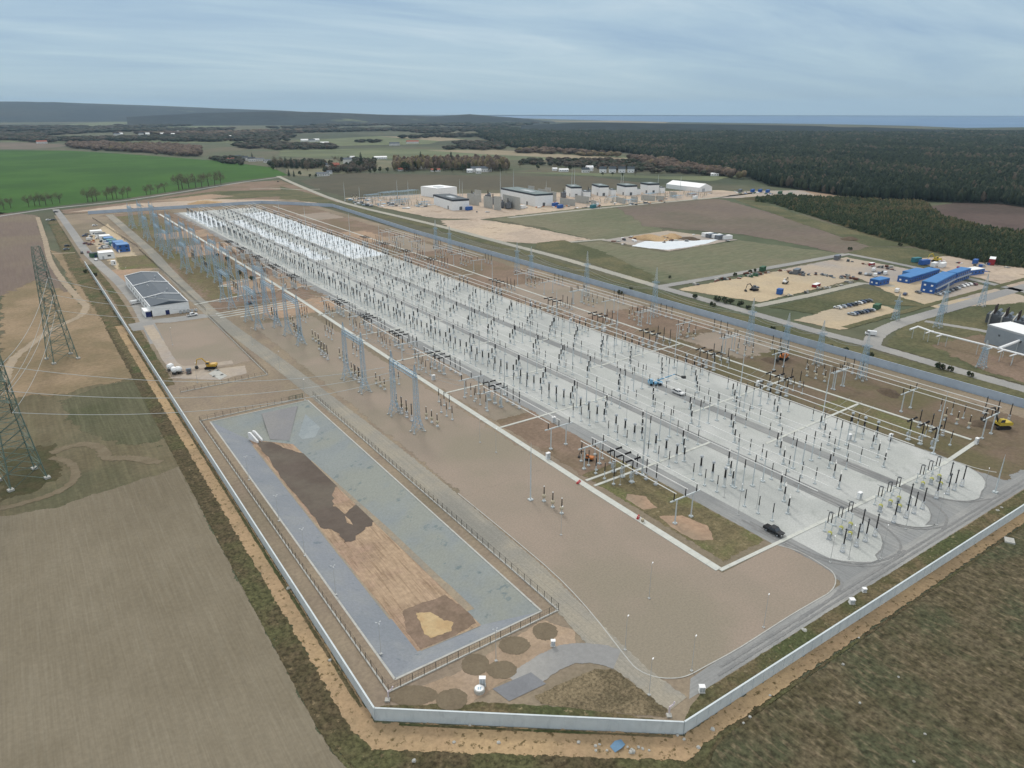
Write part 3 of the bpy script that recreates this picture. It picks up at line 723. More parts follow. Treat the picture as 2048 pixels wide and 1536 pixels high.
patch('brown_field', px((1230, 412), (1440, 397), (1560, 430), (1740, 492), (1690, 508), (1500, 470), (1290, 452)), G['mauve'], -0.14, 16)
patch('mossy_field', px((1080, 490), (1200, 482), (1330, 505), (1480, 480), (1690, 508), (1340, 568), (1200, 532)), G['olivefield'], -0.13, 12)
patch('dark_bank', px((1075, 485), (1130, 480), (1200, 500), (1310, 552), (1300, 566), (1180, 525), (1070, 496)), G['verge'], -0.11, 8)
strip('pale_road', smooth(px((1018, 435), (1180, 418), (1330, 404), (1440, 394), (1520, 384)), 3), 7, G['paleroad'], -0.10, 2.5)
patch('sand_compound', px((1202, 480), (1335, 461), (1475, 479), (1338, 502)), G['greyyard'], -0.09, 3)
patch('white_sand', px((1262, 492), (1290, 482), (1350, 482), (1440, 478), (1400, 490), (1336, 500)), G['whitesand'], -0.06, 5)
strip('compound_track', px((1140, 484), (1210, 478)), 5, G['paleroad'], -0.07, 1.5)
strip('pale_road', px((1320, 573), (1450, 551), (1692, 508)), 6.5, G['greyroad'], -0.06, 1.4)
strip('pale_road', px((1692, 507), (1760, 520), (1880, 545), (1960, 562), (2080, 590)), 6.0, G['greyroad'], -0.055, 1.4)
patch('sand_yard', px((1352, 578), (1560, 541), (1660, 546), (1722, 556), (1520, 604)), G['sandyard'], -0.09, 4)
patch('grey_yard', px((1556, 540), (1692, 514), (1880, 550), (2060, 594), (2060, 604), (1900, 615), (1800, 590), (1722, 558)), G['greyyard'], -0.085, 4)
patch('sand_yard', px((1740, 566), (1830, 560), (1900, 600), (1980, 590), (1880, 618), (1790, 590)), G['sandyard'], -0.075, 5)
strip('pale_road', px((1510, 612), (1620, 590), (1722, 566), (1790, 572)), 5.5, G['paleroad'], -0.07, 1.4)
patch('grass', px((1540, 614), (1720, 574), (1800, 590), (1850, 612), (1740, 608), (1640, 630)), G['verge'], -0.08, 5)
patch('car_park', px((1590, 640), (1680, 612), (1740, 604), (1800, 620), (1730, 648), (1680, 660)), G['sandyard'], -0.07, 4)
strip('pale_road', smooth(px((1742, 690), (1755, 668), (1800, 646), (1880, 622), (2060, 570)), 3), 8, G['greyroad'], -0.055, 1.4)
strip('track', smooth(px((1690, 655), (1800, 625), (2060, 555)), 3), 4, G['verge'], -0.05, 1.6)
patch('yard', px((1770, 690), (1810, 645), (2060, 585), (2060, 772), (1900, 730)), G['verge'], -0.10, 5)
patch('soil', px((1860, 690), (1960, 668), (2060, 700), (2060, 768), (1960, 738)), G['brownsoil'], -0.08, 8)
strip('paved_path', px((1850, 642), (1960, 660), (2060, 682)), 4.5, G['greyroad'], -0.07, 1.2)
patch('building_site', px((1820, 518), (1900, 512), (2060, 530), (2060, 585), (1960, 556), (1880, 540)), G['dirt'], -0.09, 6)
patch('dark_bank', px((1690, 506), (1740, 493), (1830, 496), (1900, 512), (1820, 520), (1850, 535)), G['verge'], -0.12, 5)
# compounds at the wood's edge
patch('pale_yard', px((1440, 396), (1490, 382), (1610, 380), (1690, 398), (1620, 398), (1560, 392), (1500, 396)), G['greyyard'], -0.10, 8)
patch('orange_soil', px((1610, 382), (1640, 380), (1700, 396), (1650, 398)), G['orangesoil'], -0.09, 6)
patch('yellow_verge', px((1468, 398), (1500, 396), (1640, 442), (1830, 492), (1740, 492), (1600, 446)), G['dullgreen'], -0.11, 8, ) if False else patch('verge', px((1468, 398), (1500, 396), (1640, 442), (1830, 492), (1740, 492), (1600, 446)), G['verge'], -0.11, 8)
patch('clearing', px((1850, 414), (1930, 402), (2080, 404), (2080, 470), (1960, 448), (1880, 430)), G['clearing'], -0.12, 14)
# far fields
FAR = [('dullgreen', ((560, 301), (760, 296), (960, 300), (1240, 312), (1300, 322), (1160, 320), (900, 318), (640, 316), (560, 312))),
       ('tan', ((850, 300), (990, 300), (1230, 314), (1290, 320), (1150, 317), (960, 308))),
       ('dullgreen', ((1000, 344), (1180, 346), (1320, 352), (1480, 352), (1420, 362), (1200, 352))),
       ('dullgreen', ((590, 281), (760, 272), (900, 276), (860, 288), (640, 292))),
       ('tan', ((760, 273), (860, 272), (930, 279), (880, 282))),
       ('dullgreen', ((0, 255), (180, 246), (330, 234), (470, 232), (540, 244), (420, 256), (200, 262), (0, 268))),
       ('dullgreen', ((0, 274), (180, 272), (380, 277), (520, 280), (470, 286), (200, 284), (0, 284))),
       ('olivefield', ((0, 225), (85, 224), (80, 231), (0, 232))),
       ('mauve', ((-100, 285), (60, 285), (150, 291), (60, 298), (-100, 297))),
       ('olivefield', ((560, 320), (700, 318), (860, 324), (700, 346), (600, 352), (575, 346)))]
for i, (k, p) in enumerate(FAR):
    patch('field', px(*p), G[k], -0.14 + 0.006 * i, 20)
# ---------------------------------------------------------------- walls and fences
def wall_run(name, a, b, h, label, mats, panel=3.0, z0=-0.3, thick=0.18, cat='wall'):
    a = Vector(a); b = Vector(b); L = (b - a).length; d = (b - a) / L; rz = math.atan2(d.y, d.x)
    t = thing(name, ((a.x + b.x) / 2, (a.y + b.y) / 2, 0), rz, label, cat)
    mb = MB(); n = max(1, int(L / panel)); s = L / n
    for i in range(n):
        x = -L / 2 + s * (i + 0.5)
        mb.box(x, 0, z0, s - 0.07, thick, h - z0, 0)
        mb.box(-L / 2 + s * i, 0, z0, 0.09, thick + 0.10, h - z0 + 0.03, 0)
    mb.box(L / 2, 0, z0, 0.09, thick + 0.10, h - z0 + 0.03, 0)
    mb.build('wall_panels', mats, t)
    c = MB(); c.box(0, 0, h + 0.03, L, thick + 0.14, 0.08, 0)
    c.build('coping', [mats], t)
    return t
wall_run('concrete_wall', (0, 0), (0, 480), 2.5, 'long pale concrete wall between the ploughed field and the pond', M['wallconc'])
wall_run('concrete_wall', (0.1, -0.1), (42.3, -32.9), 2.5, 'short pale concrete wall cutting off the corner nearest the camera', M['wallconc'])
wall_run('concrete_wall', (42.5, -32.95), (262, -35.2), 2.5, 'pale concrete wall along the front road and the rough meadow', M['wallconc'])
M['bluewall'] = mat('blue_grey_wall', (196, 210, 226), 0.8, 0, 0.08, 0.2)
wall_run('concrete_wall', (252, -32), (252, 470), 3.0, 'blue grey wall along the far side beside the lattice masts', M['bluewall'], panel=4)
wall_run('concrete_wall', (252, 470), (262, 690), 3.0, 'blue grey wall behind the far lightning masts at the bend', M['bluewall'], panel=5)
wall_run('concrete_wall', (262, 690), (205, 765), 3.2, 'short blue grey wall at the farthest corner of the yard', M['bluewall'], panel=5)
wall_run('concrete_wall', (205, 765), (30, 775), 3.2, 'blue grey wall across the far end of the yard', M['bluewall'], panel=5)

def fence_run(a, b, h, label, plinth=True, m='fence', step=2.5):
    a = Vector(a); b = Vector(b); L = (b - a).length; d = (b - a) / L; rz = math.atan2(d.y, d.x)
    t = thing('mesh_fence', ((a.x + b.x) / 2, (a.y + b.y) / 2, 0), rz, label, 'fence')
    mb = MB(); n = max(1, int(L / step)); s = L / n
    for i in range(n + 1):
        mb.box(-L / 2 + s * i, 0, 0, 0.09, 0.09, h, 0)
    for z in (1.0, h - 0.06): mb.box(0, 0, z, L, 0.025, 0.03, 0)
    for i in range(int(L / 0.625)):
        mb.box(-L / 2 + 0.625 * i, 0.03, 0.2, 0.016, 0.016, h - 0.25, 0)
    mb.build('wire_panels', [M[m]], t)
    if plinth:
        p = MB(); p.box(0, 0, 0, L, 0.3, 0.24, 0); p.build('plinth', [M['concrete']], t)
    return t
FZ = [(4.6, 4.2), (44.6, 4.6), (44.6, 153.6), (4.2, 153.4)]
fence_run(FZ[0], FZ[1], 1.9, 'dark mesh fence along the near end of the empty pond')
fence_run(FZ[1], FZ[2], 1.9, 'dark mesh fence between the pond and the gravel track')
fence_run((40.5, 153.6), (4.2, 153.4), 1.9, 'dark mesh fence across the far end of the pond')
fence_run(FZ[3], FZ[0], 1.9, 'dark mesh fence between the pond and the long left wall')
fence_run((4.3, 186), (37.5, 186.5), 1.7, 'dark mesh fence between the bare gravel lot and the pond lane')
fence_run((37.5, 186.5), (38.6, 292), 1.8, 'dark mesh fence beside the brown lot and the service track')
fence_run((40, 304), (40, 520), 1.8, 'dark mesh fence running behind the long grey roofed hall', plinth=False)
fence_run((41, 532), (30, 735), 1.8, 'dark mesh fence behind the blue site cabins', plinth=False)
g = thing('pond_gate', (38.2, 153.6, 0), 0, 'green two leaf gate at the far corner of the pond fence', 'gate')
for sx in (-1.3, 1.3):
    mb = MB()
    for x in (-1.2, 0, 1.2): mb.box(sx + x, 0, 0.1, 0.08, 0.06, 1.9, 0)
    for z in (0.2, 1.0, 1.9): mb.box(sx, 0, z, 2.4, 0.05, 0.07, 0)
    for k in range(9): mb.box(sx - 1.1 + 0.27 * k, 0, 0.2, 0.03, 0.03, 1.7, 0)
    mb.build('gate_leaf', [M['fencegreen']], g)

# ---------------------------------------------------------------- high-voltage equipment
def sheds(z0, z1, r, n, tip=0.75):
    """profile of a ribbed insulator"""
    p = []; k = (z1 - z0) / n
    for i in range(n):
        s_ = 1 - (1 - tip) * i / n
        p += [(r * 0.62 * s_, z0 + k * i), (r * s_, z0 + k * (i + 0.45)), (r * 0.62 * s_, z0 + k * (i + 0.9))]
    p.append((r * 0.6 * tip, z1)); return p
def foundation(mb, x=0, y=0, w=0.7, h=0.35, m=0): mb.box(x, y, -0.1, w, w, h + 0.1, m)
SHARED = {}
def part_mesh(key, fn, mats):
    if key not in SHARED: SHARED[key] = fn().mesh(key.split('|')[0], mats)
    return SHARED[key]
# every kind: list of (part name, builder, material names); far copies get one joined mesh
def k_post(h0=2.5, h1=5.1, r=0.18):
    def col():
        mb = MB(); foundation(mb); mb.tube((0, 0, .25), (0, 0, h0), 0.13, 0.11, 8); mb.box(0, 0, .25, .36, .36, .05); mb.box(0, 0, h0 - .04, .34, .34, .08); return mb
    def ins(): return MB().lathe(sheds(h0 + .04, h1, r, 9), 8)
    def cap():
        mb = MB(); mb.lathe([(0.12, h1), (0.16, h1 + .05), (0.16, h1 + .12), (.05, h1 + .2)], 8); mb.box(0, 0, h1 + .1, .6, .1, .08); return mb
    return [('support_column', col, ['steel']), ('insulator', ins, ['porcelain']), ('terminal', cap, ['darkbox'])]
def k_ct():
    def col():
        mb = MB(); foundation(mb, w=.9)
        for sx in (-.22, .22):
            for sy in (-.22, .22): mb.box(sx, sy, .25, .07, .07, 2.5)
        for z in (.6, 1.2, 1.8, 2.4):
            mb.tube((-.22, -.22, z), (.22, -.22, z + .5), .025, n=4); mb.tube((.22, .22, z), (-.22, .22, z + .5), .025, n=4)
        mb.box(0, 0, 2.72, .8, .8, .1); return mb
    def ins(): return MB().lathe(sheds(3.1, 5.7, .34, 10, .8), 10)
    def base(): return MB().lathe([(.34, 2.8), (.38, 2.85), (.38, 3.05), (.3, 3.12)], 10)
    def head(): return MB().lathe([(.2, 5.7), (.42, 5.78), (.52, 5.95), (.52, 6.2), (.44, 6.4), (.2, 6.55), (.05, 6.6)], 12)
    return [('support_frame', col, ['steel']), ('base_tank', base, ['greytank']), ('insulator', ins, ['porcelain']), ('head_tank', head, ['greytank'])]
def k_panto():
    def col():
        mb = MB(); foundation(mb, w=1.0); mb.box(0, 0, .25, .3, .3, 2.15, top=.85); mb.box(0, 0, 2.4, 1.0, .34, .1); return mb
    def drive():
        mb = MB(); mb.box(.42, .05, .35, .5, .42, .8); mb.box(.42, .05, 1.15, .56, .48, .05); return mb
    def ins():
        return MB().lathe(sheds(2.5, 4.85, .27, 9), 8, (-.22, 0)).lathe(sheds(2.5, 4.85, .15, 9), 8, (.26, 0))
    def arm():
        mb = MB(); mb.box(0, 0, 4.85, .95, .3, .2)
        mb.tube((-.1, 0, 5.0), (.75, 0, 5.45), .045, n=5); mb.tube((-.1, .12, 5.0), (-.8, .12, 5.45), .045, n=5)
        mb.tube((.75, 0, 5.45), (-.1, 0, 5.8), .04, n=5); mb.tube((-.8, .12, 5.45), (.1, .12, 5.8), .04, n=5); mb.box(0, .05, 5.8, .9, .06, .06); return mb
    return [('support_column', col, ['steel']), ('drive_box', drive, ['darkbox']), ('insulator', ins, ['porcelain']), ('scissor_arm', arm, ['alu'])]
def k_breaker():
    def col():
        mb = MB(); foundation(mb, w=1.2)
        for sx in (-.3, .3):
            for sy in (-.3, .3): mb.box(sx, sy, .25, .09, .09, 3.2)
        for z in (.5, 1.5, 2.5):
            for sy in (-.3, .3): mb.tube((-.3, sy, z), (.3, sy, z + .9), .03, n=4); mb.tube((.3, sy, z), (-.3, sy, z + .9), .03, n=4)
        mb.box(0, 0, 3.4, .9, .9, .12); return mb
    def drive():
        mb = MB(); mb.box(.0, .55, 1.2, .7, .5, 1.3); return mb
    def ins(): return MB().lathe(sheds(3.55, 7.0, .25, 12), 8)
    def hub():
        mb = MB(); mb.box(0, 0, 7.0, .5, .4, .45); return mb
    def chamber(sg):
        def f():
            p = [(r_, sg * (z - 0)) for r_, z in sheds(.25, 2.55, .30, 8, .95)]
            if sg < 0: p = p[::-1]
            return MB().lathe(p, 8, axis='x', org=(0, 0, 7.28))
        return f
    def grad():
        mb = MB()
        for sg in (-1, 1): mb.lathe([(.34, sg * 2.55), (.38, sg * 2.62), (.38, sg * 2.68), (.3, sg * 2.75)][::sg], 10, axis='x', org=(0, 0, 7.28))
        return mb
    return [('support_frame', col, ['steel']), ('drive_box', drive, ['greytank']), ('column_insulator', ins, ['porcelain']), ('hub', hub, ['greytank']),
            ('interrupter', chamber(1), ['porcelain']), ('interrupter', chamber(-1), ['porcelain']), ('end_rings', grad, ['darksteel'])]
def k_vt():
    def col():
        mb = MB(); foundation(mb, w=.8); mb.tube((0, 0, .25), (0, 0, 1.2), .16, n=8); mb.box(0, 0, 1.15, .6, .6, .08); return mb
    def tank(): return MB().lathe([(.2, 1.2), (.48, 1.3), (.6, 1.6), (.58, 1.95), (.4, 2.2), (.2, 2.3)], 10)
    def ins(): return MB().lathe(sheds(2.3, 4.6, .2, 9), 8)
    def cap(): return MB().lathe([(.2, 4.6), (.2, 4.75), (.06, 4.85)], 8)
    return [('support_column', col, ['steel']), ('base_tank', tank, ['cream']), ('insulator', ins, ['porcelain']), ('terminal', cap, ['alu'])]
def k_arrester():
    def col():
        mb = MB(); foundation(mb, w=.9)
        for sx, sy in ((-.25, -.25), (.25, -.25), (.25, .25), (-.25, .25)): mb.tube((sx * 1.5, sy * 1.5, .25), (sx, sy, 2.2), .05, n=5)
        mb.box(0, 0, 2.2, .7, .7, .1); mb.box(0, 0, 1.1, .62, .62, .05); return mb
    def ins(): return MB().lathe(sheds(2.3, 4.35, .2, 8, 1), 8).lathe(sheds(4.42, 6.5, .19, 8, .9), 8)
    def ring():
        mb = MB(); mb.lathe([(.3, 6.2), (.34, 6.24), (.3, 6.28)], 10); mb.tube((0, 0, 6.4), (0, 0, 6.8), .05); return mb
    return [('stand', col, ['greytank']), ('insulator', ins, ['porcelain']), ('ring', ring, ['darkbox'])]
def k_busbar_support():
    def col():
        mb = MB(); foundation(mb, w=1.0); mb.tube((0, 0, .25), (0, 0, 7.3), .19, .14, 8); mb.box(0, 0, 7.25, .4, .4, .08); return mb
    def ins(): return MB().lathe(sheds(7.33, 9.95, .21, 10), 8)
    def clamp():
        mb = MB(); mb.box(0, 0, 9.95, .3, .5, .12); return mb
    return [('support_column', col, ['steel']), ('insulator', ins, ['porcelain']), ('clamp', clamp, ['alu'])]
def k_yellow():
    def st():
        mb = MB(); foundation(mb, w=1.1)
        for sx, sy in ((-.35, -.35), (.35, -.35), (.35, .35), (-.35, .35)): mb.box(sx, sy, .25, .1, .1, 1.1)
        mb.box(0, 0, 1.35, .95, .95, .1); mb.box(-.62, 0, .9, .4, .6, 1.1); return mb
    def bowl(): return MB().lathe([(.36, 1.45), (.52, 1.58), (.56, 1.85), (.46, 2.12), (.26, 2.28), (.1, 2.32)], 12)
    return [('stand', st, ['greytank']), ('domed_cap', bowl, ['yellow'])]
def k_twin():
    def fr():
        mb = MB(); foundation(mb, 0, -.9, .6); foundation(mb, 0, .9, .6)
        for sy in (-.9, .9): mb.box(0, sy, .25, .16, .16, 2.6)
        mb.box(0, 0, 2.85, .3, 2.4, .14); mb.box(0, 0, 1.4, .1, 1.8, .1); return mb
    def ins(): return MB().lathe(sheds(3.0, 6.0, .16, 10), 8, (-.3, .3)).lathe(sheds(3.0, 6.0, .16, 10), 8, (.3, -.3))
    def cross():
        mb = MB(); mb.box(0, 0, 6.0, .9, .6, .07); mb.tube((0, -1.2, 6.1), (0, 1.2, 6.1), .05); return mb
    return [('frame', fr, ['steel']), ('insulator', ins, ['porcelain']), ('terminal_plate', cross, ['darkbox'])]
KIND = {'post_insulator': (k_post(), 'insulator'), 'current_transformer': (k_ct(), 'current transformer'), 'pantograph_disconnector': (k_panto(), 'disconnector'),
        'circuit_breaker': (k_breaker(), 'circuit breaker'), 'voltage_transformer': (k_vt(), 'voltage transformer'), 'surge_arrester': (k_arrester(), 'surge arrester'),
        'busbar_support': (k_busbar_support(), 'busbar support'), 'measuring_transformer': (k_yellow(), 'transformer'), 'twin_insulator': (k_twin(), 'insulator pair')}
def put(kind, x, y, label, group, rz=0.0, near=True):
    parts, cat = KIND[kind]
    if near:
        t = thing(kind, (x, y, 0.04), rz, label, cat, group)
        for i, (nm, fn, ms) in enumerate(parts):
            link(nm, part_mesh('%s|%s%d' % (nm, kind, i), fn, [M[k] for k in ms]), t)
        return t
    key = kind + '|whole'
    if key not in SHARED:
        mb = MB(); mats = []
        for nm, fn, ms in parts:
            p = fn(); 
            if M[ms[0]] not in mats: mats.append(M[ms[0]])
            mb.add(p.v, p.f, mats.index(M[ms[0]]))
        SHARED[key] = mb.mesh(kind, mats)
    return tag(link(kind, SHARED[key], None, (x, y, 0.04), rz), label, cat, group)
MASS = {}
def mass(kind, x, y, rz=0.0): MASS.setdefault(kind, []).append((x, y, rz))
def flush_mass(kind, name, label):
    parts, cat = KIND[kind]; vs, fs, mi, mats, o = [], [], [], [], 0
    base = MB()
    for nm, fn, ms in parts:
        p = fn()
        if M[ms[0]] not in mats: mats.append(M[ms[0]])
        base.add(p.v, p.f, mats.index(M[ms[0]]))
    bv = np.array(base.v)
    big = MB()
    for x, y, rz in MASS.get(kind, []):
        c, s_ = math.cos(rz), math.sin(rz)
        w = np.stack([bv[:, 0] * c - bv[:, 1] * s_ + x, bv[:, 0] * s_ + bv[:, 1] * c + y, bv[:, 2] + .04], 1)
        big.v.extend(map(tuple, w.tolist())); big.f.extend([tuple(i + o for i in f) for f in base.f]); big.mi.extend(base.mi); o += len(bv)
    if big.v: tag(big.build(name, mats), label, cat, kind='stuff')

BAYS = [5.4 + 18.3 * k for k in range(39)]
PH = (-4.4, 0.0, 4.4)
STRIPS = [('nearest', (119.0, 123.6, 128.2), 'first'), ('middle', (142.4, 147.0, 151.5), 'second'), ('far', (165.7, 170.3, 174.9), 'third')]
cand = []          # (kind, x, y, rz, row description)
for k, y0 in enumerate(BAYS):
    for si, (rn, tt, sn) in enumerate(STRIPS):
        for j, x in enumerate(tt):
            cand.append(('pantograph_disconnector', x, y0 + (x - tt[1]) * 0.98, 0.4, '%s diagonal row of %s gravel strip' % (('near', 'middle', 'far')[j], sn)))
    for j, d in enumerate(PH):
        rows = [(112.5, 'row right of nearest grey road'), (131.4, 'row left of middle grey road'), (139.4, 'row right of middle grey road'),
                (154.9, 'row left of far grey road'), (162.4, 'row right of far grey road'), (178.6, 'outer row of third gravel strip')]
        for x, rd in rows:
            if abs(x - 131.4) < .1 and k % 2: continue
            if abs(x - 162.4) < .1 and k % 3 == 1: continue
            if abs(x - 139.4) < .1 and k % 3 == 2: continue
            cand.append(('post_insulator', x, y0 + 18.3 * .5 * (0 if x < 115 else .6) + d + (18.3 if k == 0 and x < 115 else 0) * 0, 0, rd))
        cand.append(('current_transformer', 116.4, y0 + 19.0 + d, 0, 'first gravel strip'))
        if k % 2 == 0: cand.append(('current_transformer', 182.4, y0 + 12 + d, 0, 'third gravel strip'))
LEFT_T = [40.9, 74.0, 108.7, 150.2, 187.5, 220.7, 256.0, 330, 366, 403.2, 442.1, 476.8]
RIGHT_T = [2.8, 56.5, 91.2, 124.5, 160, 196, 250, 330, 366, 402, 438]
for i, y0 in enumerate(LEFT_T):
    if i == 1: continue
    for j, d in enumerate((-3.9, 0, 3.9)):
        cand.append(('circuit_breaker', 96.8, y0 + d, 0, 'beside the long cable trench'))
        cand.append(('post_insulator', 91.6, y0 + d + 2, 0, 'just right of the long cable trench'))
        cand.append(('surge_arrester', 101.4, y0 + d - 5, 0, 'left of nearest grey road'))
        cand.append(('voltage_transformer', 69.5, y0 + d - 2, 0, 'left of the long cable trench'))
        cand.append(('post_insulator', 93.2, y0 + d * .9 + 11, 0, 'before the T breakers left of first road'))
        cand.append(('post_insulator', 99.6, y0 + d * .9 + 12, 0, 'nearest the road before the T breakers'))
        if y0 > 60:
            cand.append(('post_insulator', 80.6, y0 + d + 9, 0, 'just left of the long cable trench'))
            cand.append(('voltage_transformer', 66.5, y0 + d + 15, 0, 'under the blue gantries'))
            cand.append(('post_insulator', 76.5, y0 + d, 0, 'between blue gantries and long trench'))
            cand.append(('surge_arrester', 64.5, y0 + d + 7, 0, 'under the blue gantries'))
for i, y0 in enumerate(RIGHT_T):
    for j, d in enumerate((-3.9, 0, 3.9)):
        cand.append(('circuit_breaker', 190.6, y0 + d, 0, 'brown soil beyond the gravel strips'))
        cand.append(('post_insulator', 197.5, y0 + d - 2, 0, 'left of far cable trench'))
        cand.append(('surge_arrester', 203.0, y0 + d + 3, 0, 'left of far cable trench'))
        cand.append(('voltage_transformer', 216.5, y0 + d + 1, 0, 'near the far lattice masts'))
        cand.append(('post_insulator', 223.5, y0 + d + 6, 0, 'near the far lattice masts'))
        cand.append(('surge_arrester', 234.0, y0 + d - 4, 0, 'near the blue grey wall'))
for k in range(0, 34, 2):
    for si, (rn, tt, sn) in enumerate(STRIPS):
        for j, x in enumerate(tt):
            cand.append(('busbar_support', x, 15.8 + 18.3 * k, 0, '%s tube of %s gravel strip' % (('near', 'middle', 'far')[j], sn)))
DIST = lambda c: math.hypot(c[1] - CAMX, c[2] - CAMY)
DESC = {'post_insulator': 'slim black post insulator', 'current_transformer': 'black current transformer with round grey head', 'pantograph_disconnector': 'black scissor disconnector',
        'circuit_breaker': 'T shaped black circuit breaker', 'voltage_transformer': 'cream bellied voltage transformer', 'surge_arrester': 'ringed black surge arrester',
        'busbar_support': 'tall busbar support column'}
GRP = {'post_insulator': 'post insulators in the yard', 'current_transformer': 'current transformers in the yard', 'pantograph_disconnector': 'scissor disconnectors on the gravel strips',
       'circuit_breaker': 'T shaped circuit breakers', 'voltage_transformer': 'cream voltage transformers', 'surge_arrester': 'surge arresters in the yard', 'busbar_support': 'busbar support columns'}
CAP = 296
for kind in DESC:
    lst = sorted([c for c in cand if c[0] == kind], key=DIST)
    one, rest = lst[:CAP], lst[CAP:]
    cnt = {}
    for c in sorted(one, key=lambda c: c[2]):
        i = cnt.get(c[4], 0); cnt[c[4]] = i + 1
        put(kind, c[1], c[2], '%s, %s from front, %s' % (DESC[kind], ordn(i), c[4]), GRP[kind], c[3], near=DIST(c) < 235)
    for c in rest: mass(kind, c[1], c[2], c[3])
for kind, nm, lb in (('post_insulator', 'distant_post_insulators', 'mass of distant slim black post insulators'), ('pantograph_disconnector', 'distant_disconnectors', 'mass of distant black scissor disconnectors'),
                     ('current_transformer', 'distant_current_transformers', 'mass of distant black current transformers'), ('surge_arrester', 'distant_surge_arresters', 'mass of distant black surge arresters'),
                     ('busbar_support', 'distant_busbar_supports', 'mass of distant tall busbar support columns')):
    flush_mass(kind, nm, lb)
# the bay ends nearest the camera: paired insulators on frames, yellow caps, tall arresters
for si, (sn, x0) in enumerate((('first', 119.3), ('second', 142.4), ('third', 164.2))):
    for j in range(3):
        put('twin_insulator', x0 + 4.5 * j, -10.6, 'black insulator pair on grey frame, %s from left, end of %s gravel strip' % (ONES[j], sn), 'insulator pairs at the strip ends')
    for j, (dx, y) in enumerate(((-2.2, -12.4), (2.3, -12.6), (6.0, -12.9), (1.9, -15.3))):
        put('measuring_transformer', x0 + dx, y, 'yellow domed transformer, %s of four at end of %s gravel strip' % (ONES[j], sn), 'yellow domed transformers', 0.3)
    for j, (dx, y) in enumerate(((0.3, -18.1), (4.2, -18.1), (8.4, -18.2), (-4.6, -17.5), (7.6, -15.0))):
        put('surge_arrester', x0 + dx, y, 'tall black arrester, %s of five on rounded end of %s gravel strip' % (ONES[j], sn), 'arresters on the rounded strip ends')

# tubular busbars: top of the main supports and of the portals
def busbar(x, y0, y1, z, label, group, r=0.12):
    mb = MB(); mb.tube((0, y0, 0), (0, y1, 0), r, n=8)
    return tag(link('tubular_busbar', mb.mesh('tubular_busbar', [M['alu']]), None, (x, 0, z)), label, 'busbar', group)
for si, (rn, tt, sn) in enumerate(STRIPS):
    for j, x in enumerate(tt):
        for q in range(8):
            y0 = -6.3 + 88 * q; y1 = min(y0 + 87.6, 690)
            busbar(x, y0, y1, 10.17, 'silver busbar tube, %s length from front, %s of three over %s gravel strip' % (ONES[q], ('nearest', 'middle', 'farthest')[j], sn), 'busbar tubes over the gravel strips')
def portal(x0, x1, y, label, xs, rows):
    t = thing('busbar_portal', ((x0 + x1) / 2, y, 0.04), 0, label, 'portal', 'busbar portals')
    w = (x1 - x0) / 2
    for sx in (-.55, .55):
        mb = MB(); foundation(mb, sx * w, 0, .9); mb.tube((sx * w, 0, .25), (sx * w, 0, 7.0), .2, .17, 8); mb.build('column', [M['steel']], t)
    mb = MB(); mb.box(0, 0, 7.0, x1 - x0, .35, .3); mb.build('beam', [M['steel']], t)
    for x in xs:
        mb = MB(); mb.lathe(sheds(7.3, 9.4, .2, 9), 8, (x - (x0 + x1) / 2, 0)); mb.build('insulator', [M['porcelain']], t)
SEG = [(14.5, 51), (67.3, 104.5), (120, 157), (172, 209), (225, 262), (330, 366), (420, 456)]
for side, xs, lab in (('near', (89.5, 93.7, 97.9), 'beside the long cable trench'), ('far', (210.2, 214.6, 219.0), 'beside the far cable trench')):
    for q, (a, b) in enumerate(SEG):
        if side == 'far': a, b = a - 21, b - 4
        for e_, y in ((0, a), (1, b)) if side == 'near' else ((0, a), (1, (a + b) / 2), (2, b)):
            portal(xs[0] - 1.3, xs[2] + 1.3, y, 'silver two legged portal, %s from front, %s' % (ordn(q * (2 if side == 'near' else 3) + e_), lab), xs, None)
        for j, x in enumerate(xs):
            busbar(x, a - .6, b + .6, 9.48, 'silver busbar tube, %s run from front, %s of three %s' % (ONES[q], ('nearest', 'middle', 'farthest')[j], lab), 'busbar tubes on portals')

# control cabinets
def cabinet(x, y, label, s=(1.3, .8, 1.9), m='white', rz=0.0, cat='cabinet', name='control_cabinet'):
    t = thing(name, (x, y, 0.05), rz, label, cat, 'white control cabinets in the yard')
    mb = MB(); mb.box(0, 0, .12, s[0], s[1], s[2]); mb.box(0, 0, -.1, s[0] + .2, s[1] + .2, .22, 1); mb.build('housing', [M[m], M['concrete']], t)
    mb = MB(); mb.box(0, 0, .12 + s[2], s[0] + .14, s[1] + .14, .08); mb.build('lid', [M[m]], t)
    for sx in (-1, 1):
        mb = MB(); mb.box(sx * s[0] * .25, -s[1] / 2 - .015, .25, s[0] * .44, .03, s[2] - .25); mb.build('door', [M['greytank']], t)
CAB = [((1107, 845), 'white cabinet at the end of the first cross trench'), ((1096, 918), 'white cabinet beside the long cable trench'), ((867, 760), 'white cabinet where a cross trench leaves the long trench'),
       ((1698, 880), 'white cabinet at the edge of the third gravel strip') , ((1209, 663), 'white cabinet on the far edge of the gravel beside the busbars'), ((1141, 645), 'white cabinet at the end of a cross trench beyond the gravel'),
       ((1062, 612), 'white cabinet beside the far busbars and thin trench'), ((992, 587), 'smaller looking white cabinet farther along the far busbars'), ((545, 585), 'white cabinet by the parallel cable covers'),
       ((570, 575), 'white cabinet near the orange soil and gantries'), ((1780, 880), 'white cabinet where the far cross trench starts'), ((1515, 772), 'white cabinet beside the far grey road edge'),
       ((1952, 888), 'white cabinet at the corner of the far cable trench'), ((1718, 998), 'low white cabinet at the end of the first strip')]
for p, l in CAB:
    cabinet(*at(*p), l)
cabinet(*at(965, 1371), 'tall white cabinet beside the round concrete manhole', (1.1, .7, 1.7), rz=YAW)
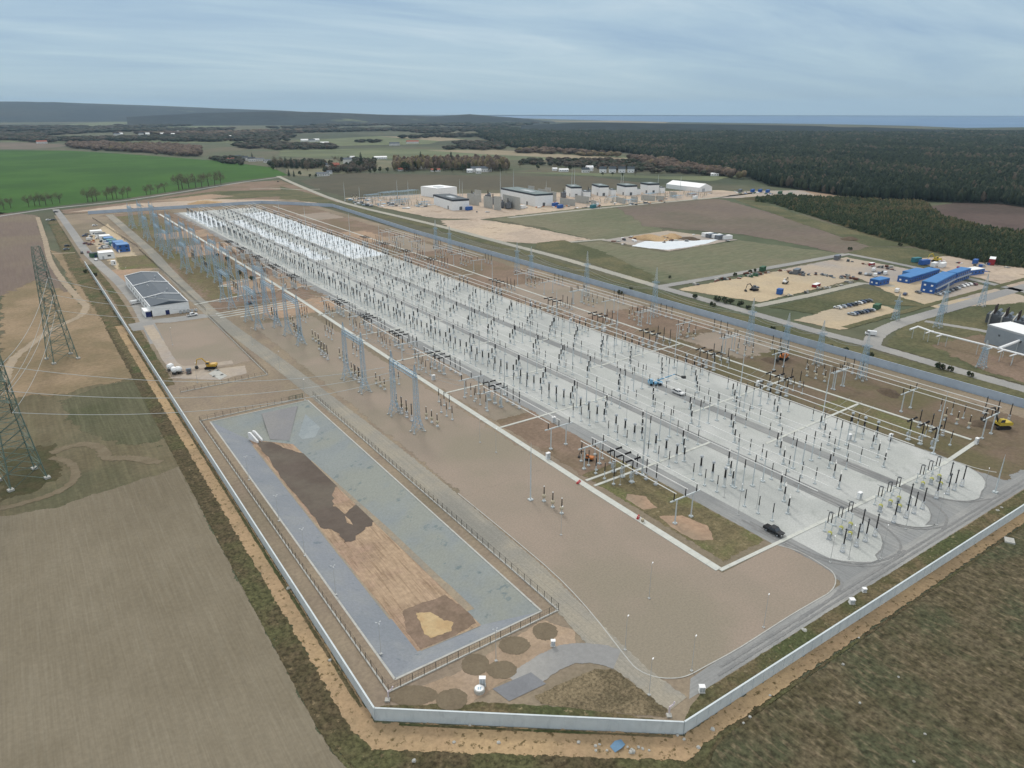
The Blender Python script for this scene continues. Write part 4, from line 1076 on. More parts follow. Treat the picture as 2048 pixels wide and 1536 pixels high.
cabinet(*at(1403, 1384), 'white cabinet on rough grass near the front wall bend', (1.0, .8, 1.2), rz=YAW)
cabinet(*at(1703, 1207), 'white cabinet on a bare patch beside the front road', (1.0, .9, 1.0), rz=YAW)
cabinet(*at(1728, 1184), 'small pale cabinet on the verge, farther along the front road', (.8, .7, .8), rz=YAW)
cabinet(*at(1106, 1292), 'small white valve box beside the chip beds', (.8, .6, 1.2), rz=YAW)

# ---------------------------------------------------------------- steel lattice
def lattice(mb, z0, z1, w0, w1, n, r=0.06, rb=0.035, d0=None, d1=None, cx=0, cy=0, m=0):
    d0 = w0 if d0 is None else d0; d1 = w1 if d1 is None else d1
    def c(z):
        k = (z - z0) / (z1 - z0); w, d = (w0 + (w1 - w0) * k) / 2, (d0 + (d1 - d0) * k) / 2
        return [(cx - w, cy - d, z), (cx + w, cy - d, z), (cx + w, cy + d, z), (cx - w, cy + d, z)]
    # panel heights shrink with the width
    zs = [z0]; q = (max(w1, .35) / w0) ** (1 / n); tot = sum(q ** i for i in range(n))
    for i in range(n): zs.append(zs[-1] + (z1 - z0) * q ** i / tot)
    b, t = c(z0), c(z1)
    for i in range(4): mb.tube(b[i], t[i], r, r * .8, 4, m)
    for i in range(n):
        p, q_ = c(zs[i]), c(zs[i + 1])
        for j in range(4):
            k = (j + 1) % 4
            mb.tube(p[j], q_[k], rb, n=3, m=m, cap=False); mb.tube(p[k], q_[j], rb, n=3, m=m, cap=False); mb.tube(q_[j], q_[k], rb, n=3, m=m, cap=False)
GANT = [(103.1, 120.5), (146.2, 163.4), (217.6, 236.0), (252.3, 270.0), (300, 318), (372, 390), (408, 426), (470, 488), (505, 523), (560, 578), (640, 658)]
def gantry(y0, y1, label, x=62.2, h=19.4):
    t = thing('lattice_gantry', (x, (y0 + y1) / 2, 0), 0, label, 'gantry', 'pale blue lattice gantries')
    L = (y1 - y0) / 2
    for sy in (-L, L):
        mb = MB(); lattice(mb, 5.2, h, 1.5, 1.1, 9, .075, .04, cy=sy); lattice(mb, 0, 5.2, 4.0, 1.5, 3, .09, .05, d0=2.6, d1=1.5, cy=sy)
        lattice(mb, h, h + 4.2, 1.1, .15, 3, .05, .03, cy=sy)
        for a in (-2, 2):
            for b in (-1.3, 1.3): mb.box(a, sy + b, -.1, .7, .7, .5, 1)
        mb.build('tower', [M['bluesteel'], M['concrete']], t)
    mb = MB(); n = 12; s = 2 * L / n
    for a, z in ((-.65, h - .3), (.65, h - .3), (-.65, h + .9), (.65, h + .9)): mb.tube((a, -L, z), (a, L, z), .12, n=4)
    for i in range(n):
        y = -L + s * i
        for a in (-.65, .65): mb.tube((a, y, h - .3), (a, y + s, h + .9), .04, n=3); mb.tube((a, y, h + .9), (a, y + s, h - .3), .04, n=3)
        for z in (h - .3, h + .9): mb.tube((-.65, y, z), (.65, y + s, z), .035, n=3); mb.tube((.65, y, z), (-.65, y + s, z), .035, n=3)
    mb.build('beam', [M['bluesteel']], t)
    for j in range(3):
        y = -L + 2 * L * (j + .5) / 3
        mb = MB(); mb.tube((1.0, y, h + .2), (3.4, y, h - .7), .07, n=6); mb.build('string_insulator', [M['porcelain']], t)
    return t
for i, (a, b) in enumerate(GANT):
    gantry(a, b, 'pale blue lattice gantry over the brown gravel, %s from the front' % ordn(i))
for i, (k, x) in enumerate(((3, 53.5), (4, 53.0), (4, 71.5), (5, 71), (6, 53.5), (6, 72), (7, 53.5), (7, 72), (8, 54), (8, 72), (9, 54), (9, 72), (10, 54), (10, 72))):
    a, b = GANT[k]
    gantry(a + 1.5, b + 1.5, 'second row pale blue lattice gantry %s of the main line, %s from the front' % ('left' if x < 60 else 'right', ordn(i)), x=x, h=17.5)
def lattice_mast(x, y, h, label):
    t = thing('lattice_mast', (x, y, 0), 0, label, 'mast', 'pale blue lattice masts along the far wall')
    mb = MB(); lattice(mb, 0, h * .72, 2.8, 1.3, 8, .09, .05)
    for a in (-1.4, 1.4):
        for b in (-1.4, 1.4): mb.box(a, b, -.1, .7, .7, .6, 1)
    mb.build('shaft', [M['bluesteel'], M['concrete']], t)
    mb = MB(); lattice(mb, h * .72, h, 1.3, .12, 6, .05, .03); mb.build('spire', [M['steel']], t)
    mb = MB(); lattice(mb, h * .69, h * .72, 2.6, 2.6, 1, .07, .04); mb.build('head_frame', [M['bluesteel']], t)
LM = [(1722, 760, 20), (1635, 730, 19.5), (1567, 715, 20), (1497, 690, 22), (1307, 634, 26), (1172, 592, 26), (1062, 556, 20), (1034, 545, 20), (900, 505, 20), (872, 497, 22)]
for i, (u, v, h) in enumerate(LM):
    lattice_mast(*at(u, v), h, 'pale blue lattice mast with spire beside the far wall, %s from the right' % ordn(i))
def rod_mast(x, y, h, label, r=.22, z0=0.0):
    t = thing('lightning_mast', (x, y, z0), 0, label, 'lightning mast', 'slender lightning masts')
    mb = MB(); foundation(mb, w=1.2); mb.tube((0, 0, .2), (0, 0, h * .62), r, r * .72, 8); mb.build('lower_shaft', [M['steel']], t)
    mb = MB(); mb.tube((0, 0, h * .62), (0, 0, h * .9), r * .66, r * .42, 8); mb.tube((0, 0, h * .9), (0, 0, h), r * .28, .03, 6); mb.build('upper_shaft', [M['steel']], t)
RM = [((1061, 1000), 17.5, 'beside the long cable trench in front of the portals'), ((1866, 908), 21, 'at the end of the third gravel strip'), ((1643, 845), 21, 'on the far edge of the gravel behind the bucket machine'),
      ((1478, 795), 20, 'beyond the gravel between the far busbars'), ((1348, 735), 20, 'by the dark breakers near the far trench'), ((1232, 690), 20, 'near the dark insulator cluster'),
      ((1284, 950), 22, 'broad one on the first gravel strip'), ((1009, 790), 20, 'on the first gravel strip near the left edge'), ((1468, 975), 16, 'front one on the first gravel strip'), ((940, 665), 20, 'left part of the gravel'),
      ((1112, 655), 20, 'behind the far busbars'), ((985, 585), 20, 'near the far trench covers'), ((850, 520), 20, 'on brown soil far off'), ((812, 560), 20, 'among the distant insulators'),
      ((760, 500), 20, 'at the white sand strip'), ((700, 470), 20, 'among far breakers'), ((612, 455), 20, 'near the far end wall'), ((560, 440), 20, 'near the far left corner'), ((1990, 985), 12, 'beside the front road at the right edge')]
for p, h, l in RM:
    rod_mast(*at(*p), h, 'slender lightning mast ' + l, .30 if 'broad' in l else .2)
# lamp posts
def lamp(x, y, h, label, heads=1, rz=0.0, group='thin lamp posts'):
    t = thing('lamp_post', (x, y, 0.03), rz, label, 'lamp post', group)
    mb = MB(); foundation(mb, w=.5, h=.15); mb.tube((0, 0, .1), (0, 0, h), .065, .035, 7); mb.build('pole', [M['lampgrey']], t)
    for k in range(heads):
        a = 2 * math.pi * k / max(1, heads) + .4
        mb = MB(); mb.tube((0, 0, h - .05), (.35 * math.cos(a), .35 * math.sin(a), h + .05), .04, n=5)
        mb.box(.45 * math.cos(a), .45 * math.sin(a), h, .5 if heads == 1 else .34, .2, .1, 1, a); mb.build('lamp_head', [M['lampgrey'], M['white' if heads == 1 else 'greytank']], t)
    return t
LP = [((1298, 1390), 8, 'nearest the bend of the front road'), ((1383, 1342), 8, 'on brown gravel near the front road'), ((1527, 1255), 8, 'in the front right part of brown gravel'),
      ((1250, 1300), 8, 'on brown gravel beside the service track'), ((1298, 1197), 9, 'in the middle of the brown gravel'), ((1122, 1070), 8, 'on brown gravel below the cable trench'),
      ((1448, 995), 9, 'by the nearest grey yard road'), ((1790, 1030), 9, 'between the first and second rounded ends'), ((1762, 1117), 9, 'at the right of the first rounded end'), ((1697, 1118), 9, 'in the middle of the first rounded end'),
      ((1811, 1058), 9, 'on the second rounded end'), ((1873, 1050), 9, 'at the right of the second rounded end'), ((1963, 996), 9, 'on the third rounded end'), ((1476, 1030), 9, 'in the trampled grass corner'),
      ((1513, 1018), 9, 'on the first strip near the dark pickup'), ((1252, 850), 9, 'on the empty part of the first strip'), ((992, 905), 8, 'on brown gravel beside the portal'), ((960, 885), 8, 'on brown gravel left of the portal'),
      ((1240, 970), 8, 'among insulators by the grass'), ((1660, 1125), 7, 'at the corner where yard road meets front road')]
for p, h, l in LP:
    lamp(*at(*p), h, 'thin grey lamp post ' + l)
for p, l in (((762, 1308), 'near end of the left pond slope'), ((672, 1190), 'lower middle of the left pond slope'), ((610, 1112), 'middle of the left pond slope'), ((558, 1042), 'upper middle of the left pond slope'), ((498, 960), 'top of the left pond slope'),
             ((992, 1322), 'at the near fence of the pond')):
    x, y = at(*p); lamp(x, y, 7.5, 'three headed camera lamp post, ' + l, 3, group='three headed lamp posts round the pond')
for i, p in enumerate(((345, 690), (395, 765), (300, 600), (255, 560), (465, 620), (505, 690), (560, 740), (610, 800), (285, 470), (230, 430))):
    lamp(*at(*p), 8, 'thin grey lamp post along the inner left roads, %s of ten in view order' % ONES[i])

# pylons and conductors
def pylon(c, ang, h, label):
    t = thing('lattice_pylon', (c[0], c[1], -.15), ang, label, 'pylon', 'grey green lattice pylons')
    mb = MB(); lattice(mb, 0, h * .42, 9.4, 5.8, 5, .2, .1); lattice(mb, h * .42, h * .92, 5.8, 3.4, 9, .17, .09); lattice(mb, h * .92, h, 3.4, 2.6, 1, .13, .08)
    mb.build('body', [M['pylon']], t)
    for i, (z, l) in enumerate(((.52, 6.5), (.66, 8.5), (.80, 6.0))):
        for sg in (-1, 1):
            mb = MB(); w = 1.2
            for y in (-w, w): mb.tube((0, y, z * h), (sg * l, 0, z * h + .4), .08, n=4); mb.tube((0, y, z * h + 2.2), (sg * l, 0, z * h + .4), .07, n=4)
            for k in range(1, 6):
                q = k / 6
                for y in (-w, w): mb.tube((sg * l * q, y * (1 - q), z * h + .4 * q), (sg * l * (q - .12), y * (1.12 - q), z * h + 2.2 - 1.8 * q), .04, n=3)
                mb.tube((sg * l * q, -w * (1 - q), z * h + .4 * q), (sg * l * q, w * (1 - q), z * h + .4 * q), .04, n=3)
            mb.tube((sg * l, 0, z * h + .3), (sg * l, 0, z * h - 2.6), .10, n=6, m=1)
            mb.build('crossarm', [M['pylon'], M['porcelain']], t)
    for a in (-4.7, 4.7):
        for b in (-4.7, 4.7):
            mb = MB(); mb.box(a, b, -.2, 1.5, 1.5, .75); mb.build('footing', [M['concrete']], t)
P1 = at(125, 717); P2 = at(46, 958)
VA1 = math.atan2(P1[1] - CAMY, P1[0] - CAMX) + R(14); VA2 = math.atan2(P2[1] - CAMY, P2[0] - CAMX) + R(14)
pylon(P1, VA1, 48.5, 'grey green lattice pylon standing fully in view on bare ground')
pylon(P2, VA2, 48.5, 'nearer grey green lattice pylon cut off by the left edge')
def conductor(p, q, sag, label, r=.05):
    p = Vector(p); q = Vector(q); mb = MB(); n = 28; pts = []
    for i in range(n + 1):
        k = i / n; w = p.lerp(q, k); w.z -= sag * 4 * k * (1 - k); pts.append(w)
    for a, b in zip(pts, pts[1:]): mb.tube(a, b, r, n=5, cap=False)
    return tag(mb.build('conductor', [M['wire']]), label, 'power line', 'overhead conductors')
def arm(P, ang, l, z): return (P[0] + l * math.cos(ang), P[1] + l * math.sin(ang), z)
i = 0
for P, ang, (a, b), w in ((P2, VA2, GANT[0], 'nearer'), (P1, VA1, GANT[2], 'farther')):
    for j, (l, z) in enumerate(((-6.5, 22.8), (-8.5, 29.6), (-6.0, 36.4))):
        y = a + (b - a) * (j + .5) / 3
        conductor(arm(P, ang, l, z), (58.5, y, 19.3), 5, 'pale overhead conductor from %s pylon to gantry, %s of three' % (w, ('lowest', 'middle', 'highest')[j]), .075)
for j, (l, z) in enumerate(((-6.5, 22.5), (-8.5, 29.5), (-6.0, 36), (6.5, 22.5))):
    conductor(arm(P1, VA1, l, z), arm(P2, VA2, l, z), 4, 'pale overhead conductor strung between both pylons, %s of four' % ONES[j], .06)
for i, (a, b) in enumerate(GANT[:6]):
    for j in range(3):
        y = a + (b - a) * (j + .5) / 3
        conductor((66.6, y, 18.9), (96.8, y - 6 + 4 * j, 9.7), 2.5, 'thin conductor dropping from the %s gantry to the trench, %s of three' % (ONES[i], ('nearest', 'middle', 'farthest')[j]), .045)
n_ = 0
for k, y in enumerate(range(24, 330, 37)):
    for j, d in enumerate((-4.4, 0, 4.4)):
        for q, (xa, za, xb, zb) in enumerate(((96.8, 7.6, 112.5, 5.3), (131.4, 5.3, 139.4, 5.3), (154.9, 5.3, 162.4, 5.3), (178.6, 5.3, 190.6, 7.6))):
            conductor((xa, y + d, za), (xb, y + d, zb), .5, 'short thin conductor across the gravel, %s bay from front, %s wire, %s group' % (ONES[k], ONES[j], ('leftmost', 'second', 'third', 'rightmost')[q]), .04)
LMP = [at(u, v) for u, v, h in LM]
for i in range(len(LMP) - 1):
    for j, dx in enumerate((-1.6, 1.6)):
        conductor((LMP[i][0] + dx, LMP[i][1], 15.0), (LMP[i + 1][0] + dx, LMP[i + 1][1], 15.0), 2.0 + .01 * abs(LMP[i + 1][1] - LMP[i][1]), 'thin conductor between far lattice masts, %s span from right, %s wire' % (ONES[i], ('nearer', 'farther')[j]), .05)
# ---------------------------------------------------------------- sea, hills, woods
def vg(u, d): 
    """ground point d metres away in the column u of the view"""
    a = math.atan2((u - 1024) / F, math.cos(PITCH))
    x, y = d * math.sin(a), d * math.cos(a)
    x -= O0[0]; y -= O0[1]
    return (x * TX + y * TY, x * SX + y * SY)
s = NT('sea_water')
nz = s.noise(0.0012, 4, stretch=(1, 1, 1))
s.l(s.mix(s.rng(nz, .35, .65), alb((92, 130, 170)), alb((104, 142, 178))), s.b.inputs['Base Color'])
s.b.inputs['Roughness'].default_value = 0.5; s.b.inputs['Specular IOR Level'].default_value = 0.2
G['sea'] = s.m
coast = [at(u, v) for u, v in ((430, 229), (620, 230), (800, 230.5), (960, 234), (1060, 237), (1200, 241), (1340, 244), (1480, 246), (1600, 247.5), (1700, 249), (1830, 252), (1930, 256), (2048, 254.5), (2300, 257), (2700, 262))]
seaout = [vg(2750, 20400), vg(2300, 20400), vg(1900, 20400), vg(1500, 20400), vg(1100, 20400), vg(700, 20400), vg(400, 20400)]
patch('sea', coast + seaout, G['sea'], 0.4)
patch('beach', [at(u, v) for u, v in ((1100, 241.5), (1190, 242), (1230, 241.2), (1340, 244.2), (1330, 246.3), (1240, 245), (1180, 243.8), (1110, 243.2))], G['tan'], 0.6, 30)
patch('beach', [at(u, v) for u, v in ((920, 241), (1060, 241.5), (1060, 243), (930, 243))], G['tan'], 0.6, 30)
G['hill'] = ground_mat('wooded_hill', (36, 50, 56), (46, 58, 60), (58, 64, 60), mid=0.0016, big=0.0005, fine=0.012, fine_amt=0.45, spots=((104, 112, 84), 0.0011, 0.60, 0.66))
def ridge(name, prof, dist, depth, m, step=25):
    us = [p[0] for p in prof]; vs, fs = [], []
    n = int((us[-1] - us[0]) / step)
    rows = ((-1.0, 0.0), (-0.55, 0.45), (-0.2, 0.85), (0, 1.0), (0.5, 0.6), (1.0, -0.02))
    for i in range(n + 1):
        u = us[0] + (us[-1] - us[0]) * i / n
        v = np.interp(u, us, [p[1] for p in prof])
        h = max(0.0, H + (222 - v) / F * dist * 1.0)
        h *= 1 + 0.03 * mnoise.noise(Vector((u * .02, 3.1, 0))) + 0.015 * mnoise.noise(Vector((u * .11, 7.7, 0)))
        for a, k in rows:
            x, y = vg(u, dist + depth * a); vs.append((x, y, h * k - 1.0))
    r_ = len(rows)
    for i in range(n):
        for j in range(r_ - 1):
            a = i * r_ + j; fs.append((a, a + r_, a + r_ + 1, a + 1))
    me = D.meshes.new(name); me.from_pydata(vs, [], fs); me.materials.append(m)
    for p in me.polygons: p.use_smooth = True
    me.update()
    if me.polygons[0].normal.z < 0: me.flip_normals()
    return tag(link(name, me), kind='structure')
ridge('hills', [(-500, 209), (-200, 206), (0, 206), (60, 205.5), (120, 208), (240, 209), (330, 211.5), (420, 214), (500, 217), (620, 221), (760, 229), (860, 240)], 11500, 3000, G['hill'])
ridge('hills', [(350, 231), (480, 225), (600, 222.5), (700, 224), (800, 228), (880, 231), (915, 230), (945, 226.8), (975, 229.5), (1010, 232), (1060, 236), (1100, 242)], 6800, 900, G['hill'])
ridge('hills', [(1040, 247), (1150, 241.5), (1330, 243.5), (1480, 245), (1580, 246), (1600, 249), (1640, 247), (1760, 250), (1900, 255), (1990, 253.5), (2100, 254), (2400, 256), (2500, 262)], 4100, 500, G['hill'])
def inside(poly, x, y):
    c = False; j = len(poly) - 1
    for i in range(len(poly)):
        xi, yi = poly[i]; xj, yj = poly[j]
        if (yi > y) != (yj > y) and x < (xj - xi) * (y - yi) / (yj - yi) + xi: c = not c
        j = i
    return c
def inside_np(poly, x, y):
    c = np.zeros(len(x), bool); j = len(poly) - 1
    for i in range(len(poly)):
        xi, yi = poly[i]; xj, yj = poly[j]
        if yi != yj:
            c ^= ((yi > y) != (yj > y)) & (x < (xj - xi) * (y - yi) / (yj - yi) + xi)
        j = i
    return c
def fast_mesh(name, V, Fc, mi, mats, smooth_=True):
    me = D.meshes.new(name)
    nv, nf = len(V), len(Fc)
    me.vertices.add(nv); me.vertices.foreach_set('co', V.astype(np.float32).ravel())
    me.loops.add(nf * 3); me.loops.foreach_set('vertex_index', Fc.astype(np.int32).ravel())
    me.polygons.add(nf); me.polygons.foreach_set('loop_start', np.arange(0, nf * 3, 3, dtype=np.int32))
    try: me.polygons.foreach_set('loop_total', np.full(nf, 3, np.int32))
    except Exception: pass
    for m in mats: me.materials.append(m)
    me.polygons.foreach_set('material_index', mi.astype(np.int32))
    if smooth_: me.polygons.foreach_set('use_smooth', np.ones(nf, bool))
    me.update(calc_edges=True); me.validate(); return me
def crown_mats(pre, cols):
    out = []
    for i, c in enumerate(cols):
        k = '%s_%s' % (pre, ('a', 'b', 'c', 'd', 'e')[i])
        out.append(mat('%s_tone_%s' % (pre, ('one', 'two', 'three', 'four', 'five')[i]), c, 0.95, 0, 0.3, 0.25, spec=0.1))
    return out
def wood(name, poly, d0, d1, k, h, mats, weights, label, shape='pine', seed=1, wmin=4.0, dens=1.0, excl=(), gap=None, ragged=5.0):
    """far woodland as one mass: every tree is a rough crown, bigger and sparser with distance"""
    g = np.random.default_rng(seed)
    us = np.array([p[0] for p in poly]); u0, u1 = us.min(), us.max()
    area = (u1 - u0) / F * math.log(d1 / d0)
    n = int(area / (k * k) * dens)
    u = g.uniform(u0, u1, n); d = np.exp(g.uniform(math.log(d0), math.log(d1), n))
    a = np.arctan2((u - 1024) / F, math.cos(PITCH))
    x, y = d * np.sin(a), d * np.cos(a)
    zc_ = y * math.cos(PITCH) + H * math.sin(PITCH); yc_ = y * math.sin(PITCH) - H * math.cos(PITCH)
    U, V_ = 1024 + F * x / zc_, 768 - F * yc_ / zc_
    jx = np.array([mnoise.noise(Vector((p_ * .004, q_ * .004, 2.2))) + .5 * mnoise.noise(Vector((p_ * .02, q_ * .02, 5.2))) for p_, q_ in zip(x, y)])
    ok = inside_np(poly, U + ragged * 2 * jx, V_ + ragged * jx)
    if gap is not None:
        gn = np.array([mnoise.noise(Vector((p_ * gap[0], q_ * gap[0] * .6, 8.1 + seed))) for p_, q_ in zip(x, y)])
        ok &= gn > gap[1]
    for e_ in excl: ok &= ~inside_np(e_, U, V_)
    x, y, d = x[ok] - O0[0], y[ok] - O0[1], d[ok]
    X, Y = x * TX + y * TY, x * SX + y * SY
    n = len(X)
    if shape == 'pine':
        rings = ((.12, .45), (.38, 1.0), (.68, .82), (.9, .38))
    elif shape == 'spruce':
        rings = ((.06, 1.0), (.35, .66), (.68, .34))
    else:
        rings = ((.15, .35), (.4, .95), (.72, 1.0), (.94, .5))
    ns = 6; nr = len(rings)
    T = []; 
    W = np.maximum(wmin, d * k * 1.25) * g.uniform(.75, 1.25, n) / 2
    Hh = h * g.uniform(.68, 1.2, n)
    nv = ns * nr + 1
    Vv = np.zeros((n, nv, 3))
    ph = g.uniform(0, 6.28, n)
    for j, (zz_, rr) in enumerate(rings):
        for i in range(ns):
            ang = ph + 2 * math.pi * i / ns + .5 * j
            q = rr * W * g.uniform(.65, 1.25, n)
            Vv[:, j * ns + i, 0] = X + q * np.cos(ang); Vv[:, j * ns + i, 1] = Y + q * np.sin(ang)
            Vv[:, j * ns + i, 2] = zz_ * Hh + g.uniform(-.06, .06, n) * Hh
    Vv[:, -1, 0] = X; Vv[:, -1, 1] = Y; Vv[:, -1, 2] = Hh
    tpl = []
    for j in range(nr - 1):
        for i in range(ns):
            p, q = j * ns + i, j * ns + (i + 1) % ns
            tpl += [(p, q, q + ns), (p, q + ns, p + ns)]
    for i in range(ns): tpl.append(((nr - 1) * ns + i, (nr - 1) * ns + (i + 1) % ns, nv - 1))
    tpl = np.array(tpl)
    Fc = (tpl[None] + (np.arange(n) * nv)[:, None, None]).reshape(-1, 3)
    # patches of one tone
    w = np.cumsum(weights) / sum(weights)
    nzv = np.array([0.5 + 0.42 * mnoise.noise(Vector((X[i] * .0045, Y[i] * .0045, seed))) + .3 * mnoise.noise(Vector((X[i] * .02, Y[i] * .02, seed))) for i in range(n)])
    pick = np.clip(nzv * 1.3 - .15 + g.normal(0, .22, n), 0, .999)
    mi1 = np.searchsorted(w, pick).clip(0, len(mats) - 1)
    mi = np.repeat(mi1, len(tpl))
    me = fast_mesh(name, Vv.reshape(-1, 3), Fc, mi, mats, shape == 'bare')
    return tag(link(name, me), label, 'woodland', kind='stuff')
PINE = crown_mats('pine', ((44, 56, 48), (54, 66, 54), (66, 76, 60), (84, 86, 70), (98, 90, 80)))
BARE = crown_mats('bare_wood', ((122, 106, 94), (108, 96, 86), (132, 118, 96), (124, 116, 86)))
MIX = crown_mats('mixed_wood', ((64, 72, 62), (84, 82, 72), (74, 80, 66), (98, 90, 80)))
YOUNG = crown_mats('young_pine', ((54, 66, 48), (64, 76, 54), (82, 86, 60), (104, 96, 72)))
FOREST = ((1000, 256), (1200, 249), (1500, 250), (1700, 254), (1900, 259), (2120, 259), (2120, 425), (2000, 408), (1860, 404), (1780, 404), (1720, 399), (1620, 382), (1540, 372), (1480, 350), (1400, 340), (1330, 322), (1250, 306), (1100, 300), (1030, 296), (960, 276), (960, 262))
patch('forest_floor', [at(u, v) for u, v in FOREST], G['forestfloor'], -0.02, 30)
wood('pine_forest', FOREST, 640, 4400, 0.0052, 14, PINE, (3, 4, 2, 1, .9), 'wide dark pine forest stretching to the coast', 'pine', 3)
wood('bare_trees_belt', ((1030, 296), (1330, 322), (1400, 340), (1470, 350), (1500, 362), (1440, 352), (1330, 340), (1250, 316), (1030, 306)), 1100, 2000, 0.008, 11, BARE, (2, 2, 2, 1), 'pale leafless trees along the edge of the pine forest', 'bare', 5)
wood('leafless_wood', ((130, 290), (200, 286), (330, 292), (430, 302), (470, 312), (440, 318), (300, 309), (150, 299)), 1350, 2800, 0.006, 11, BARE, (3, 3, 1, .5), 'brown leafless wood behind the green crop field', 'bare', 7)
wood('distant_woods', ((-80, 244), (200, 240), (420, 244), (560, 238), (760, 240), (990, 250), (1000, 276), (860, 276), (640, 274), (560, 284), (380, 286), (180, 283), (-80, 284)), 1900, 6200, 0.0075, 12, MIX, (3, 3, 2, 2), 'patchwork of distant woods and hedges below the hills', 'bare', 9, dens=.8, gap=(.0022, .02))
wood('distant_woods', ((-80, 255), (200, 252), (360, 258), (700, 250), (700, 262), (420, 272), (230, 268), (-80, 266)), 2400, 4200, 0.007, 12, BARE, (3, 3, 1, .5), 'brown bare woods on the far left plain', 'bare', 15, dens=.7, gap=(.003, .0))
wood('distant_woods', ((500, 280), (640, 280), (860, 288), (1010, 288), (1010, 298), (760, 296), (560, 299), (440, 300)), 1600, 2700, 0.007, 9, MIX, (1, 3, 2, 3), 'tree belts behind the village fields', 'bare', 10, dens=.9, gap=(.004, .12))
wood('village_grove', ((782, 326), (830, 322), (900, 323), (1000, 328), (1025, 342), (960, 343), (860, 341), (782, 340)), 1150, 1500, 0.0045, 17, BARE, (3, 3, 2, 2), 'brown leafless grove around the right end of the village', 'bare', 21, dens=.6, ragged=9)
wood('village_grove', ((535, 326), (640, 322), (780, 328), (780, 343), (700, 347), (600, 342), (540, 336)), 1150, 1600, 0.0045, 10, MIX, (2, 2, 2, 3), 'mixed garden trees among the village houses', 'bare', 22, dens=.8, gap=(.012, .08))
wood('field_hedge', ((420, 318), (470, 314), (520, 324), (545, 334), (500, 330), (440, 326)), 1250, 1800, 0.005, 7, MIX, (1, 2, 2, 2), 'dark hedge between the green field and the village', 'bare', 23, dens=.7)
wood('distant_woods', ((360, 226), (560, 230), (760, 234), (960, 238), (1100, 246), (1000, 256), (760, 246), (520, 244)), 3200, 8500, 0.010, 15, PINE, (3, 3, 2, 2, 1), 'dark woods on the low ridge before the sea', 'pine', 11)
wood('distant_woods', ((1040, 312), (1220, 318), (1360, 332), (1440, 346), (1420, 352), (1300, 346), (1160, 336), (1040, 330)), 1050, 1600, 0.007, 8, MIX, (1, 2, 2, 3), 'grey scrub belt behind the row of white houses', 'bare', 12, dens=.5)
PL = ((1468, 397), (1510, 393), (1560, 390), (1640, 394), (1720, 398), (1850, 403), (1880, 432), (1960, 452), (2120, 474), (2120, 545), (1980, 528), (1900, 512), (1836, 495), (1740, 470), (1620, 430), (1530, 402))
patch('plantation_floor', [at(u, v) for u, v in PL], G['darkweed'], -0.03, 12)
wood('young_plantation', PL, 400, 1000, 0.0045, 3.8, YOUNG, (3, 3, 2, 1), 'plantation of young dark green pines', 'spruce', 13, wmin=2.0, dens=1.0)

